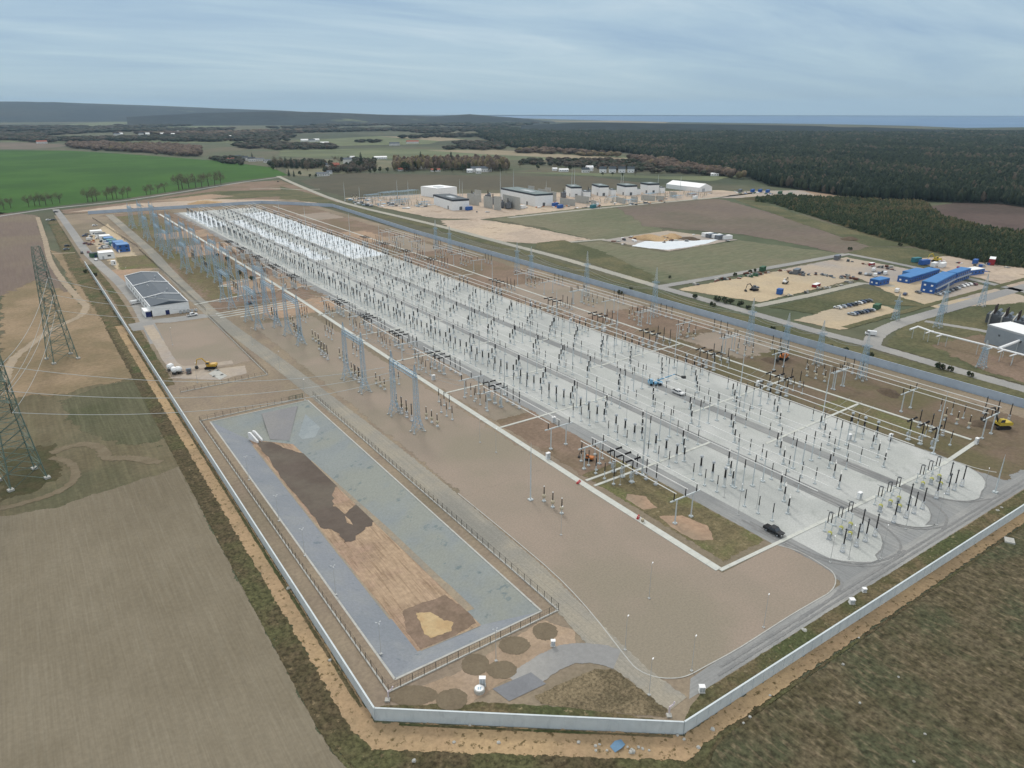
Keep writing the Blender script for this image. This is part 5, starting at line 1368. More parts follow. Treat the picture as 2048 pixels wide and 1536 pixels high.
# ---------------------------------------------------------------- single trees
def tree_mesh(kind, seed):
    g = random.Random(seed); tr = MB(); cr = MB()
    if kind == 'bare':
        h = 11; tr.tube((0, 0, -.3), (0, 0, 4), .3, .2, 6); tr.tube((0, 0, 4), (.2, .1, 8.2), .2, .06, 5)
        for i in range(11):
            a = g.uniform(0, 6.28); z = g.uniform(2.6, 7); l = g.uniform(2, 3.6)
            tr.tube((0, 0, z), (l * math.cos(a), l * math.sin(a), z + l * g.uniform(.5, 1)), .09, .025, 4)
        n, rx, rz, cz, sz = 900, 4.6, 4.3, 6.7, .24
    elif kind == 'bushy':
        h = 10; tr.tube((0, 0, -.3), (0, 0, 5), .32, .15, 6)
        for i in range(6):
            a = g.uniform(0, 6.28); tr.tube((0, 0, 2.5 + i * .5), (2 * math.cos(a), 2 * math.sin(a), 4.5 + i * .5), .1, .04, 4)
        n, rx, rz, cz, sz = 600, 3.8, 4.2, 5.6, .5
    elif kind == 'spruce':
        tr.tube((0, 0, -.3), (0, 0, 17), .34, .05, 6)
        for i in range(900):
            z = 1.2 + 16.5 * (1 - math.sqrt(g.random())); r_ = (1 - (z - 1) / 17.5) * 3.6 * g.uniform(.35, 1.05); a = g.uniform(0, 6.28)
            x, y = r_ * math.cos(a), r_ * math.sin(a); s_ = g.uniform(.35, .75)
            ax = a + g.uniform(-.5, .5)
            cr.add([(x - s_ * math.sin(ax), y + s_ * math.cos(ax), z), (x + s_ * math.sin(ax), y - s_ * math.cos(ax), z), (x + s_ * math.cos(ax) * 1.2, y + s_ * math.sin(ax) * 1.2, z - s_ * .7)], [(0, 1, 2)], g.choice((0, 0, 1)))
        return tr, cr
    else:
        h = 2; 
        for i in range(5):
            a = g.uniform(0, 6.28); tr.tube((0, 0, -.1), (.7 * math.cos(a), .7 * math.sin(a), 1.2), .05, .02, 4)
        n, rx, rz, cz, sz = 260, 1.5, 1.1, 1.1, .3
    # lumpy crown: leaf clumps gathered round a few centres
    cs = []
    for i in range(9):
        a, b = g.uniform(0, 6.28), g.uniform(-.7, 1); cs.append((rx * .6 * math.cos(a) * math.sqrt(1 - min(1, b * b) * .7), rx * .6 * math.sin(a) * math.sqrt(1 - min(1, b * b) * .7), cz + rz * .62 * b, g.uniform(.3, .55)))
    for i in range(n):
        c = g.choice(cs); r_ = c[3] * rx * g.random() ** .4
        a, b = g.uniform(0, 6.28), math.asin(g.uniform(-1, 1))
        p = Vector((c[0] + r_ * math.cos(a) * math.cos(b), c[1] + r_ * math.sin(a) * math.cos(b), max(.3, c[2] + r_ * math.sin(b))))
        q = Vector((g.uniform(-1, 1), g.uniform(-1, 1), g.uniform(-.6, 1))).normalized(); w = q.orthogonal().normalized(); t = q.cross(w); s_ = sz * g.uniform(.6, 1.4)
        k = .35 if kind == 'bare' else .9
        cr.add([tuple(p - w * s_), tuple(p + t * s_ * k), tuple(p + w * s_), tuple(p - t * s_ * k)], [(0, 1, 2, 3)], g.choice((0, 0, 1)))
    return tr, cr
TM = {}
M['spruce2'] = mat('spruce_needles_light', (66, 80, 62), 0.95, 0, 0.3, 0.4)
M['leaf2'] = mat('olive_leaf', (92, 98, 66), 0.95, 0, 0.3, 0.4)
for kind, m in (('bare', ('twig', 'twig2')), ('bushy', ('leaf', 'leaf2')), ('spruce', ('spruce', 'spruce2')), ('bush', ('leaf', 'twig2'))):
    for v in range(3):
        tr, cr = tree_mesh(kind, 31 * v + len(kind))
        TM[kind, v] = (tr.mesh('trunk', [M['bark']]), cr.mesh('crown', [M[m[0]], M[m[1]]]))
NAME = {'bare': 'bare_tree', 'bushy': 'leafy_tree', 'spruce': 'spruce_tree', 'bush': 'bush'}
def tree(kind, p, h, label, group, v=None):
    base = {'bare': 11, 'bushy': 10, 'spruce': 17.5, 'bush': 2.2}[kind]
    t = thing(NAME[kind], (p[0], p[1], -.15), random.uniform(0, 6.28), label, 'bush' if kind == 'bush' else 'tree', group)
    sc = h / base; t.scale = (sc * random.uniform(.85, 1.15), sc * random.uniform(.85, 1.15), sc)
    a, b = TM[kind, random.randrange(3) if v is None else v]
    link('stem' if kind == 'bush' else 'trunk', a, t); link('crown', b, t)
    return t
ROW = [(8, 419, 9), (22, 416, 8), (58, 413, 9), (70, 411, 9), (80, 411, 10), (92, 410, 10), (105, 408, 8), (120, 406, 9), (176, 404, 11), (186, 403, 10), (194, 402, 12), (214, 399, 9), (226, 398, 11), (234, 397, 11), (246, 396, 9), (256, 395, 10),
       (293, 389, 9), (302, 388, 9), (316, 386, 8), (330, 384, 9), (358, 379, 14), (365, 378, 15), (378, 376, 13), (392, 375, 14), (404, 374, 13), (417, 372, 13), (430, 370, 13), (442, 369, 14)]
for i, (u, v, h) in enumerate(ROW):
    tree('bare', at(u, v), h * 1.55, 'leafless roadside tree against the green crop field, %s from the left' % ordn(i), 'leafless trees along the far road')
VT = [('spruce', 723, 337, 20), ('spruce', 842, 333, 19), ('spruce', 903, 336, 21), ('spruce', 969, 335, 15), ('spruce', 572, 336, 14), ('spruce', 584, 337, 14), ('spruce', 594, 338, 13), ('spruce', 606, 338, 12), ('spruce', 505, 320, 11), ('spruce', 578, 352, 8), ('spruce', 588, 353, 7),
      ('bare', 551, 334, 15), ('bare', 562, 332, 13), ('bare', 640, 330, 9), ('bare', 668, 327, 11), ('bare', 680, 330, 12), ('bare', 735, 340, 10), ('bare', 745, 338, 13), ('bare', 790, 340, 11), ('bare', 803, 337, 13), ('bare', 815, 335, 14), ('bare', 826, 334, 14),
      ('bare', 858, 335, 13), ('bare', 868, 335, 14), ('bare', 880, 336, 14), ('bare', 892, 338, 13), ('bare', 918, 339, 14), ('bare', 930, 340, 13), ('bare', 940, 340, 13), ('bare', 952, 341, 13), ('bare', 984, 343, 11), ('bare', 995, 342, 10), ('bare', 1012, 346, 9),
      ('bushy', 625, 338, 6), ('bushy', 615, 340, 6), ('bushy', 712, 345, 7), ('bushy', 760, 345, 7), ('bushy', 750, 347, 7), ('bushy', 775, 344, 6), ('bushy', 700, 343, 6), ('bushy', 690, 342, 5), ('bushy', 870, 345, 6), ('bushy', 905, 345, 6), ('bushy', 962, 343, 8), ('bushy', 1002, 345, 7), ('bushy', 740, 348, 6),
      ('bushy', 455, 323, 5), ('bushy', 600, 352, 6), ('bushy', 620, 355, 4), ('bushy', 632, 355, 4), ('bare', 1010, 338, 9), ('bare', 1040, 335, 9), ('bushy', 1075, 340, 7), ('bare', 1110, 340, 8), ('bushy', 1140, 342, 7), ('bare', 1270, 352, 6), ('bushy', 1225, 351, 4), ('bushy', 1245, 352, 4), ('bushy', 1205, 351, 4)]
for q in range(70):
    u = random.uniform(780, 1010); VT.append(('bare' if q % 3 else 'bushy', round(u if q < 46 else 540 + (u - 780), 1), (339 if q < 46 else 336) + random.uniform(-3, 5), random.uniform(7, 12)))
VT.sort(key=lambda t: t[1])
cnt = {}
for kind, u, v, h in VT:
    i = cnt.get(kind, 0); cnt[kind] = i + 1
    tree(kind, at(u, v), h * 1.5, '%s in and around the village, %s of its kind from the left' % ({'spruce': 'dark pointed spruce', 'bare': 'brown leafless tree', 'bushy': 'low green leafy tree'}[kind], ordn(i)), 'trees in the village')
BU = [(1240, 588, 2.4), (1262, 580, 2.0), (1390, 596, 2.4), (1434, 602, 3.0), (1450, 606, 3.4), (1462, 607, 2.8), (1480, 612, 3.0), (1496, 618, 2.2), (1340, 556, 1.8), (1425, 612, 2.4), (1545, 660, 2.0), (1570, 672, 2.4), (1660, 700, 2.6), (1690, 706, 2.8),
      (1740, 714, 2.4), (1880, 738, 2.8), (1900, 742, 2.2), (1940, 752, 2.0), (1524, 540, 2.4), (1510, 543, 2.0), (1500, 545, 2.0), (1470, 551, 2.0), (1800, 492, 3.0), (1700, 500, 2.4), (455, 520, 2.6), (505, 560, 2.6), (435, 512, 2.2), (172, 545, 2.0), (190, 552, 2.2), (480, 548, 2.4)]
BU.sort()
for i, (u, v, h) in enumerate(BU):
    tree('bush', at(u, v), h, 'low straggly bush on rough ground, %s of the bushes from the left' % ordn(i), 'bushes round the site')
# ---------------------------------------------------------------- buildings
def slab_quad(mb, a, b, c, d, m=0): mb.add([a, b, c, d], [(0, 1, 2, 3)], m)
class Bld:
    """a rectangular building: A front-left, B front-right (ground points), depth goes away from the camera"""
    def __init__(s, name, A, B, depth, label, cat, group=None, z=0.0):
        A = Vector(A); B = Vector(B); d = B - A; s.w = d.length; s.d = depth
        rz = math.atan2(d.y, d.x)
        n = Vector((-d.y, d.x)).normalized(); mid = (A + B) / 2
        if (mid + n - Vector((CAMX, CAMY))).length < (mid - Vector((CAMX, CAMY))).length: s.d = depth; rz += math.pi
        s.t = thing(name, (mid.x, mid.y, z), rz, label, cat, group)
    def walls(s, h, m, name='walls', m2=None):
        mb = MB(); mb.box(0, s.d / 2, -.4, s.w, s.d, h + .4); s.h = h; return mb.build(name, [m], s.t)
    def flat(s, m, band=None, over=.25, bh=.9):
        if band:
            mb = MB(); mb.box(0, s.d / 2, s.h - bh, s.w + .12, s.d + .12, bh + .25); mb.build('parapet', [band], s.t)
        mb = MB(); mb.box(0, s.d / 2, s.h + .26, s.w - .2, s.d - .2, .12); return mb.build('roof', [m], s.t)
    def gable(s, m, rise, axis='x', over=.5):
        mb = MB(); w, d, h = s.w / 2 + over, s.d / 2 + over, s.h
        if axis == 'x':
            v = [(-w, s.d / 2 - d, h - .1), (w, s.d / 2 - d, h - .1), (w, s.d / 2 + d, h - .1), (-w, s.d / 2 + d, h - .1), (-w, s.d / 2, h + rise), (w, s.d / 2, h + rise)]
            f = [(0, 1, 5, 4), (2, 3, 4, 5), (1, 2, 5), (3, 0, 4), (3, 2, 1, 0)]
        else:
            v = [(-w, s.d / 2 - d, h - .1), (w, s.d / 2 - d, h - .1), (w, s.d / 2 + d, h - .1), (-w, s.d / 2 + d, h - .1), (0, s.d / 2 - d, h + rise), (0, s.d / 2 + d, h + rise)]
            f = [(0, 4, 5, 3), (1, 2, 5, 4), (0, 1, 4), (2, 3, 5), (3, 2, 1, 0)]
        mb.add(v, f); return mb.build('roof', [m], s.t)
    def hole(s, name, x, z, w, h, m, face='f', out=.04):
        mb = MB()
        if face == 'f': mb.box(x, -out / 2 - .01, z, w, out, h)
        elif face == 'l': mb.box(-s.w / 2 - out / 2 - .01, x, z, out, w, h)
        else: mb.box(s.w / 2 + out / 2 + .01, x, z, out, w, h)
        return mb.build(name, [m], s.t)
def gsite(u, v): return Vector(at(u, v))

# the long hall with the slate grey roof
b = Bld('control_hall', (14.2, 308.5), (33.0, 308.5), 88, 'long white hall with slate grey roof beside the left wall road', 'building')
b.walls(5.6, M['offwhite']); b.gable(M['roofgrey'], 1.5, 'y', .25)
for q in (.22, .62, .985):
    mb = MB(); y = b.d * q
    for sg in (-1, 1):
        mb.add([(0, y - .3, 7.2), (0, y + .3, 7.2), (sg * 9.6, y + .3, 5.75), (sg * 9.6, y - .3, 5.75), (0, y - .3, 7.55), (0, y + .3, 7.55), (sg * 9.6, y + .3, 6.1), (sg * 9.6, y - .3, 6.1)],
               [(4, 5, 6, 7), (0, 4, 7, 3), (1, 2, 6, 5), (3, 7, 6, 2)])
    mb.build('fire_wall', [M['white']], b.t)
b.hole('door', -1.5, 0, 1.9, 2.4, M['navy'])
for i in range(9): b.hole('window', 6 + i * 8.4, 1.6, 3.2, 1.5, M['glass'], 'l')
mb = MB(); mb.box(-10.6, 4.5, -.3, 3.6, 9, 3.6); mb.build('annex', [M['offwhite']], b.t)
mb = MB(); mb.box(-10.6, -.06, 0, 2.6, .08, 2.8); mb.build('gate', [M['navy']], b.t)
for i, (x, y) in enumerate(((2, 22), (4.5, 30), (-3, 45), (3, 60), (-4, 14), (5, 70))):
    mb = MB(); mb.box(x, y, 6.6, .7, .7, .9); mb.build('roof_vent', [M['greytank']], b.t)
mb = MB()
for i in range(5):
    t = thing('cooling_unit', (28.0 + 1.9 * i, 306.4, 0), 0, 'grey cooling unit in front of the long hall, %s of five from the left' % ONES[i], 'cooling unit', 'cooling units by the long hall')
    m1 = MB(); m1.box(0, 0, .2, 1.3, 1.0, 1.3); m1.build('casing', [M['greytank']], t)
    m1 = MB(); m1.lathe([(.48, 1.5), (.48, 1.58)], 10); m1.build('fan', [M['darkbox']], t)
# small gate house
b = Bld('gate_house', (10.6, 496), (20.4, 496), 11, 'small white gate house by the road beyond the long hall', 'building')
b.walls(4.2, M['offwhite']); b.flat(M['offwhite'], None); b.hole('window', 1.5, 1.6, 2.2, 1.2, M['glass']); b.hole('door', -2.5, 0, 1.2, 2.1, M['greytank']); b.hole('window', 4, 1.6, 2, 1.2, M['glass'], 'r')
b = Bld('site_shed', at(185, 516), at(199, 514), 5, 'dark green shed just left of the gate house', 'shed'); b.walls(2.9, M['fencegreen']); b.flat(M['roofdark']); b.hole('door', 0, 0, 1.4, 2.1, M['navy'])
def cabin(A, B, depth, h, wall, roof, label, group, cat='site cabin', name='site_cabin', wins=2, floors=1):
    c = Bld(name, A, B, depth, label, cat, group); c.walls(h, M[wall]); c.flat(M[roof])
    for f in range(floors):
        z = h / floors * f
        for i in range(wins):
            x = -c.w / 2 + c.w * (i + .5) / wins
            c.hole('window', x, z + 1.0, min(1.6, c.w / wins * .5), 1.0, M['glass'])
    c.hole('door', -c.w / 2 + .9, .05, .9, 2.0, M['white'], 'f', .06)
    return c
CB = [((27.5, 519), 8.5, 13, 5.2, 'blue', 'bluelight', 'two storey blue site cabin nearest the gate house'), ((26.8, 536), 7.5, 11, 4.8, 'blue', 'bluelight', 'blue site cabin directly behind the nearest two storey one'),
      ((25.6, 551), 7, 9, 2.8, 'teal', 'teal', 'teal low site cabin third in the row'), ((25, 563), 7, 9, 2.8, 'blue', 'teal', 'blue low site cabin with teal roof, fourth in the row'), ((24.2, 575), 7, 10, 2.8, 'teal', 'bluelight', 'teal site cabin with bright blue roof, fifth in row'),
      ((23, 589), 8, 9, 2.8, 'offwhite', 'white', 'white site cabin, sixth in the row by the fence'), ((21.5, 604), 8, 9, 2.8, 'offwhite', 'roofdark', 'white site cabin with dark roof, seventh in row'), ((20, 622), 9, 9, 2.8, 'offwhite', 'white', 'white site cabin at the far end of the row')]
for (x, y), w, d, h, wm, rm, lb in CB:
    cabin((x - w / 2 + 2, y), (x + w / 2 + 2, y), d, h, wm, rm, lb, 'site cabins by the left fence', wins=2, floors=2 if h > 4 else 1)
cabin(at(224, 531), at(233, 530), 3, 2.6, 'white', 'white', 'small white portable cabin alone beside the road', 'small lone cabins', wins=1)

# blue offices on the right
def block(W, S, E, h, label, floors=2, wall='blue', roof='bluelight'):
    W, S, E = (Vector(at(*p)) for p in (W, S, E))
    dirv = (E - S).normalized(); n = Vector((-dirv.y, dirv.x)); dep = abs((W - S).dot(n)); 
    c = Bld('office_block', tuple(S), tuple(E), max(6, dep), label, 'office block', 'blue portable office blocks')
    c.walls(h, M[wall]); c.flat(M[roof], None)
    mb = MB(); mb.box(0, c.d / 2, h - .02, c.w + .3, c.d + .3, .2); mb.build('roof_edge', [M['bluelight']], c.t)
    n_ = max(2, int(c.w / 3))
    for f in range(floors):
        for i in range(n_): c.hole('window', -c.w / 2 + c.w * (i + .5) / n_, h / floors * f + 1.0, 1.3, 1.0, M['glass'])
        for i in range(2): c.hole('window', c.d * (i + .5) / 2, h / floors * f + 1.0, 1.2, 1.0, M['white'], 'l')
    if floors == 2:
        mb = MB()
        for i in range(int(c.w / 3)): mb.tube((-c.w / 2 + 3 * i, -1.3, 0), (-c.w / 2 + 3 * i, -1.3, h * .95), .05, n=4)
        mb.box(0, -.7, h / 2 - .05, c.w, 1.3, .1); mb.box(0, -1.3, h / 2 + .95, c.w, .05, .06); mb.build('gallery', [M['greytank']], c.t)
    return c
block((1845, 581), (1868, 588), (1908, 567), 6.2, 'big two storey blue office block nearest the parked cars')
block((1893, 563), (1910, 566), (1938, 556), 6.0, 'two storey blue office block behind and right of the big one')
block((1800, 561), (1818, 567), (1878, 549), 3.4, 'long low blue office block left of the big one', 1)
block((1806, 552), (1822, 556), (1850, 549), 3.2, 'short bright blue office block behind the long low one', 1, 'bluelight')
block((1745, 569), (1757, 572), (1778, 567), 3.2, 'small blue cabin block apart on the left of the offices', 1)
block((1925, 546), (1940, 551), (1968, 547), 3.0, 'white topped blue cabin block at the back right', 1, 'blue', 'white')
# containers and odd cabins in the yards
def container(p, rz, l, w, h, m, label, group='containers in the yards'):
    t = thing('shipping_container', (p[0], p[1], -.05), rz, label, 'container', group)
    mb = MB(); mb.box(0, 0, .15, l, w, h)
    for i in range(int(l / .5)):
        for sg in (-1, 1): mb.box(-l / 2 + .25 + .5 * i, sg * (w / 2 + .02), .3, .2, .05, h - .3)
    mb.build('body', [M[m]], t)
    for sg in (-1, 1):
        mb = MB(); mb.box(l / 2 + .03, sg * w * .24, .25, .06, w * .44, h - .2); mb.build('door', [M[m]], t)
    mb = MB(); mb.box(0, 0, .15 + h, l + .06, w + .06, .07); mb.build('roof', [M['white' if m in ('red', 'white') else m]], t)
E_ = R(12)
for p, rz, l, w, h, m, lb in (((1983, 528), .35, 11, 3.6, 4.2, 'red', 'red container with white top at the edge of the pines'), ((1848, 529), -.2, 8, 3, 3.2, 'blue', 'blue container in the far yard by the pines'), ((1832, 524), -.2, 7, 3, 3, 'teal', 'teal container left of the blue one by the pines'),
                              ((1950, 527), .2, 6, 2.6, 2.8, 'blue', 'blue container standing alone right of the yellow machine'), ((1868, 533), .1, 6, 2.6, 2.8, 'white', 'white cabin in the far yard, left of a pair'), ((1884, 534), .1, 7, 2.8, 2.8, 'white', 'white cabin in the far yard, right of a pair'),
                              ((1593, 547), .3, 7, 3.2, 3.0, 'cargrey', 'grey blue container at the back of the sand yard'), ((1674, 519), .3, 7, 3, 3, 'cargrey', 'grey container at the tip of the grey yard'), ((1559, 588), .3, 3.4, 3, 3, 'blue', 'small blue container in the front of the sand yard'),
                              ((1753, 618), .2, 6, 2.6, 2.6, 'fencegreen', 'green container at the right end of the car park'), ((1525, 541), .3, 6, 2.6, 2.6, 'fencegreen', 'green container on the back edge of the sand yard'), ((1632, 573), .2, 7, 2.6, 1.6, 'red', 'low red load on the right side of the sand yard'),
                              ((1743, 531), 0, 4.5, 2.2, 1.8, 'red', 'small red cabin in the grey yard')):
    container(at(*p), rz, l, w, h, m, lb)

# converter station far behind
def hall(W, S, E, h, label, roof='roofgreen', band=True, bh=1.6, group='converter station halls', wallm='offwhite', door=True):
    W, S, E = (Vector(at(*p)) for p in (W, S, E))
    d_ = (S - W); n = Vector((-d_.y, d_.x)).normalized(); dep = abs((E - S).dot(n))
    c = Bld('converter_hall', tuple(W), tuple(S), max(6, dep), label, 'industrial hall', group)
    c.walls(h, M[wallm]); c.flat(M[roof], M['band'] if band else None, bh=bh)
    if door: c.hole('door', c.w * .28, 0, 3.2, 3.6, M['darkbox']); c.hole('door', c.d * .5, 0, 3.2, 3.6, M['darkbox'], 'r')
    mb = MB(); mb.box(c.w * .1, c.d * .4, h + .38, c.w * .3, c.d * .3, .5); mb.build('roof_unit', [M['greytank']], c.t)
    return c
hall((842, 391), (875, 396), (911, 392), 11, 'long white hall at the left rear of the converter station', 'offwhite', False)
hall((868, 409), (905, 421), (932, 417), 11, 'white hall with dark roof at the left front of the converter station', 'roofdark')
hall((1002, 398), (1070, 413), (1093, 408), 13, 'longest white hall with grey green roof in the converter station')
for i, (a, b_, c_) in enumerate((((1131, 389), (1142, 394), (1159, 392)), ((1183, 387), (1198, 392), (1212, 390)), ((1233, 387), (1250, 391), (1264, 388)), ((1280, 384), (1296, 387), (1312, 385)))):
    hall(a, b_, c_, 12, 'small converter hall with dark band, %s of four from left' % ONES[i], bh=1.8)
for i, (a, b_, c_) in enumerate((((1160, 391), (1168, 395), (1177, 393)), ((1215, 388), (1222, 391), (1230, 390)), ((1265, 387), (1272, 389), (1279, 388)), ((1314, 384), (1320, 386), (1327, 385)))):
    hall(a, b_, c_, 6.5, 'low white annex beside a small converter hall, %s of four from left' % ONES[i], 'roofdark', False, group='converter station annexes', door=False)
W, S, E = (Vector(at(*p)) for p in ((1332, 376), (1398, 384), (1408, 381)))
b = Bld('storage_tent', tuple(W), tuple(S), 24, 'long white storage tent at the right end of the converter station', 'tent'); b.walls(5.5, M['white']); b.gable(M['white'], 4.5, 'x', .2); b.hole('door', 8, 0, 5, 4, M['greytank'], 'r')
PW = [((935, 408), (958, 411), 12), ((950, 402), (962, 404), 13), ((968, 414), (985, 417), 12), ((988, 419), (1002, 420), 14), ((1006, 412), (1040, 420), 13), ((1040, 402), (1052, 404), 10), ((1076, 398), (1092, 400), 12), ((1100, 401), (1112, 404), 11),
      ((1120, 408), (1150, 412), 7), ((1150, 404), (1178, 408), 8), ((1182, 412), (1192, 415), 7), ((1232, 404), (1250, 408), 6), ((1262, 403), (1275, 405), 6), ((1282, 400), (1310, 402), 6), ((1312, 400), (1328, 401), 5), ((1340, 393), (1352, 395), 6), ((1090, 395), (1101, 396), 12), ((1056, 397), (1068, 398), 15)]
PW.sort(key=lambda p: p[0][0])
for i, (a, b_, h) in enumerate(PW):
    wall_run('firewall', at(*a), at(*b_), h, 'grey precast fire wall in the converter station, %s from the left' % ordn(i), M['concrete'], panel=3, thick=.6)
def power_transformer(p, rz, sc, label):
    t = thing('power_transformer', (p[0], p[1], -.05), rz, label, 'transformer', 'big power transformers'); t.scale = (sc, sc, sc)
    mb = MB(); mb.box(0, 0, .4, 5, 3, 3.4); mb.build('tank', [M['cargrey']], t)
    mb = MB()
    for i in range(8): mb.box(-2.3 + .65 * i, 2.1, .6, .3, 1.0, 3.0)
    mb.build('radiators', [M['darkbox']], t)
    mb = MB(); mb.tube((-2, -.4, 4.6), (2.2, -.4, 4.6), .5, n=10); mb.tube((-1.5, -.4, 3.7), (-1.5, -.4, 4.4), .12); mb.tube((1.5, -.4, 3.7), (1.5, -.4, 4.4), .12); mb.build('conservator', [M['cargrey']], t)
    for x in (-1.6, 0, 1.6):
        mb = MB(); mb.lathe(sheds(3.8, 6.6, .3, 7), 8, (x, .7)); mb.build('bushing', [M['brownpor']], t)
for i, p in enumerate(((946, 400), (978, 400), (988, 408), (1004, 415), (1018, 417), (1128, 395), (1178, 392), (1105, 400))):
    power_transformer(at(*p), .9, 1.7, 'dark transformer between fire walls of the converter station, %s of eight' % ONES[i])
for i, (u, v, h) in enumerate(((1001, 405, 38), (1027, 400, 36), (1143, 388, 34), (1148, 387, 34), (1241, 384, 24), (1245, 384, 24), (1092, 392, 20), (920, 398, 24), (925, 399, 22), (795, 396, 22), (817, 398, 22), (690, 402, 22), (1360, 383, 20), (1315, 383, 22), (720, 404, 18))):
    rod_mast(*at(u, v), h, 'thin white mast at the converter station, %s in list order from the long hall' % ordn(i) if False else 'thin pale mast rising from the converter station, %s of fifteen' % ordn(i), .32)
# steel racks and equipment clutter left of the halls
def rack(p, l, w, h, label):
    t = thing('steel_rack', (p[0], p[1], 0), .25, label, 'steel rack', 'open steel racks')
    mb = MB()
    for i in range(int(l / 4) + 1):
        for y in (-w / 2, w / 2): mb.tube((-l / 2 + 4 * i, y, 0), (-l / 2 + 4 * i, y, h), .12, n=4)
        mb.tube((-l / 2 + 4 * i, -w / 2, h), (-l / 2 + 4 * i, w / 2, h), .12, n=4)
    mb.build('posts', [M['bluesteel']], t)
    mb = MB()
    for z in (h * .5, h):
        for y in (-w / 2, 0, w / 2): mb.tube((-l / 2, y, z), (l / 2, y, z), .14, n=4)
    for i in range(int(l / 2)): mb.tube((-l / 2 + 2 * i, -w / 2, h), (-l / 2 + 2 + 2 * i, w / 2, h), .06, n=3)
    mb.build('beams', [M['bluesteel']], t)
for i, (u, v, l, w, h) in enumerate(((780, 399, 26, 12, 9), (815, 398, 28, 12, 10), (745, 399, 20, 8, 6), (800, 408, 24, 8, 5), (850, 412, 14, 6, 5), (1225, 402, 18, 8, 5), (1260, 408, 18, 8, 5), (1300, 395, 20, 8, 5), (1352, 398, 20, 8, 4), (1385, 393, 18, 8, 4))):
    rack(at(u, v), l, w, h, 'open steel rack beside the converter halls, %s of ten' % ONES[i])
for i in range(170):
    u = random.choice((random.uniform(700, 850), random.uniform(1170, 1420))); v = np.interp(u, (700, 850, 1170, 1420), (401, 408, 405, 389)) + random.uniform(-6, 7)
    mass('voltage_transformer', *at(u, v))
flush_mass('voltage_transformer', 'distant_small_equipment', 'mass of small upright apparatus around the converter halls')
CN = (('blue', (938, 420), 'blue container beside the white hall with dark roof'), ('blue', (1110, 412), 'blue container right of the longest hall'), ('teal', (1186, 416), 'pale teal container by the dirt road'), ('white', (1192, 413), 'white container by the dirt road'), ('white', (1045, 417), 'white container in front of the longest hall'),
      ('blue', (1120, 416), 'long blue load right of the longest hall'), ('blue', (1505, 384), 'blue cabin, left one at the wood edge'), ('blue', (1520, 384), 'blue cabin, middle one at the wood edge'), ('blue', (1535, 385), 'blue cabin, right one at the wood edge'), ('fencegreen', (1560, 388), 'long green cabin at the wood edge'), ('fencegreen', (1580, 391), 'second green cabin at the wood edge'),
      ('cargrey', (1480, 384), 'grey cabin left of the blue ones at the wood edge'), ('white', (1390, 398), 'white cabin before the storage tent'), ('red', (1620, 378), 'red machine housing at the orange heap'))
for m, p, lb in CN: container(at(*p), .35, 9, 3.2, 3.4, m, lb, 'containers at the converter station')
for i, (u, v) in enumerate(((1415, 473), (1424, 475), (1433, 476), (1442, 478), (1452, 478))):
    container(at(u, v), -.25, 9, 5, 3.0, 'cargrey' if i % 2 else 'white', '%s cabin in the sandy compound, %s of five from left' % ('grey' if i % 2 else 'white', ONES[i]), 'cabins in the sandy compound')

def stack(p, l, w, h, m, rz, label, group):
    t = thing('material_stack', (p[0], p[1], -.05), rz, label, 'building materials', group)
    g = random.Random(int(p[0] * 13 + p[1] * 7)); k = g.randint(2, 4)
    for i in range(k):
        mb = MB(); q = l / k
        for z in range(g.randint(1, 3)): mb.box(-l / 2 + q * (i + .5) + g.uniform(-.1, .1), g.uniform(-.2, .2), h / 3 * z, q * g.uniform(.6, .9), w * g.uniform(.6, 1), h / 3 * .92, 0, g.uniform(-.1, .1))
        mb.build('pile', [M[g.choice(m)]], t)
def spread(line, n, jit, size, ms, label, group, seed):
    g = random.Random(seed); us = [p[0] for p in line]; out = []
    for i in range(n):
        u = g.uniform(us[0], us[-1]); out.append((u, np.interp(u, us, [p[1] for p in line]) + g.uniform(-jit, jit)))
    out.sort()
    for i, (u, v) in enumerate(out):
        stack(at(u, v), g.uniform(2, size), g.uniform(1.2, size * .5), g.uniform(.7, 1.9), ms, g.uniform(0, 3), label % ordn(i), group)
spread(((1390, 568), (1560, 542)), 16, 2.5, 7, ('darkbox', 'rust', 'concrete', 'fencegreen'), 'low pile of materials along the back of the sand yard, %s from left', 'piles at the back of the sand yard', 3)
spread(((1570, 546), (1725, 558)), 16, 2.5, 7, ('darkbox', 'cargrey', 'rust', 'concrete'), 'low pile of materials between sand yard and grey yard, %s from left', 'piles between the yards', 4)
spread(((1575, 592), (1710, 563)), 10, 2.0, 6, ('concrete', 'cream', 'darkbox'), 'low pile along the front road of the sand yard, %s from left', 'piles at the front of the sand yard', 5)
spread(((1700, 522), (1860, 552)), 9, 4, 6, ('darkbox', 'rust', 'concrete'), 'low pile at the back of the grey yard, %s from left', 'piles at the back of the grey yard', 6)
spread(((1860, 528), (2040, 540)), 14, 8, 7, ('darkbox', 'white', 'red', 'concrete', 'blue'), 'low pile in the far yard by the pines, %s from left', 'piles in the far yard', 7)
spread(((700, 402), (860, 414)), 34, 7, 12, ('white', 'cargrey', 'bluesteel', 'darkbox', 'concrete'), 'pile of parts left of the converter halls, %s from left', 'piles left of the converter halls', 8)
spread(((1110, 414), (1420, 392)), 40, 7, 12, ('white', 'cargrey', 'concrete', 'darkbox', 'orange', 'concrete'), 'pile of parts before the small converter halls, %s from left', 'piles before the small converter halls', 9)
spread(((930, 424), (1110, 410)), 14, 4, 10, ('orange', 'cargrey', 'concrete', 'white'), 'pile of parts before the longest hall, %s from left', 'piles before the longest hall', 10)
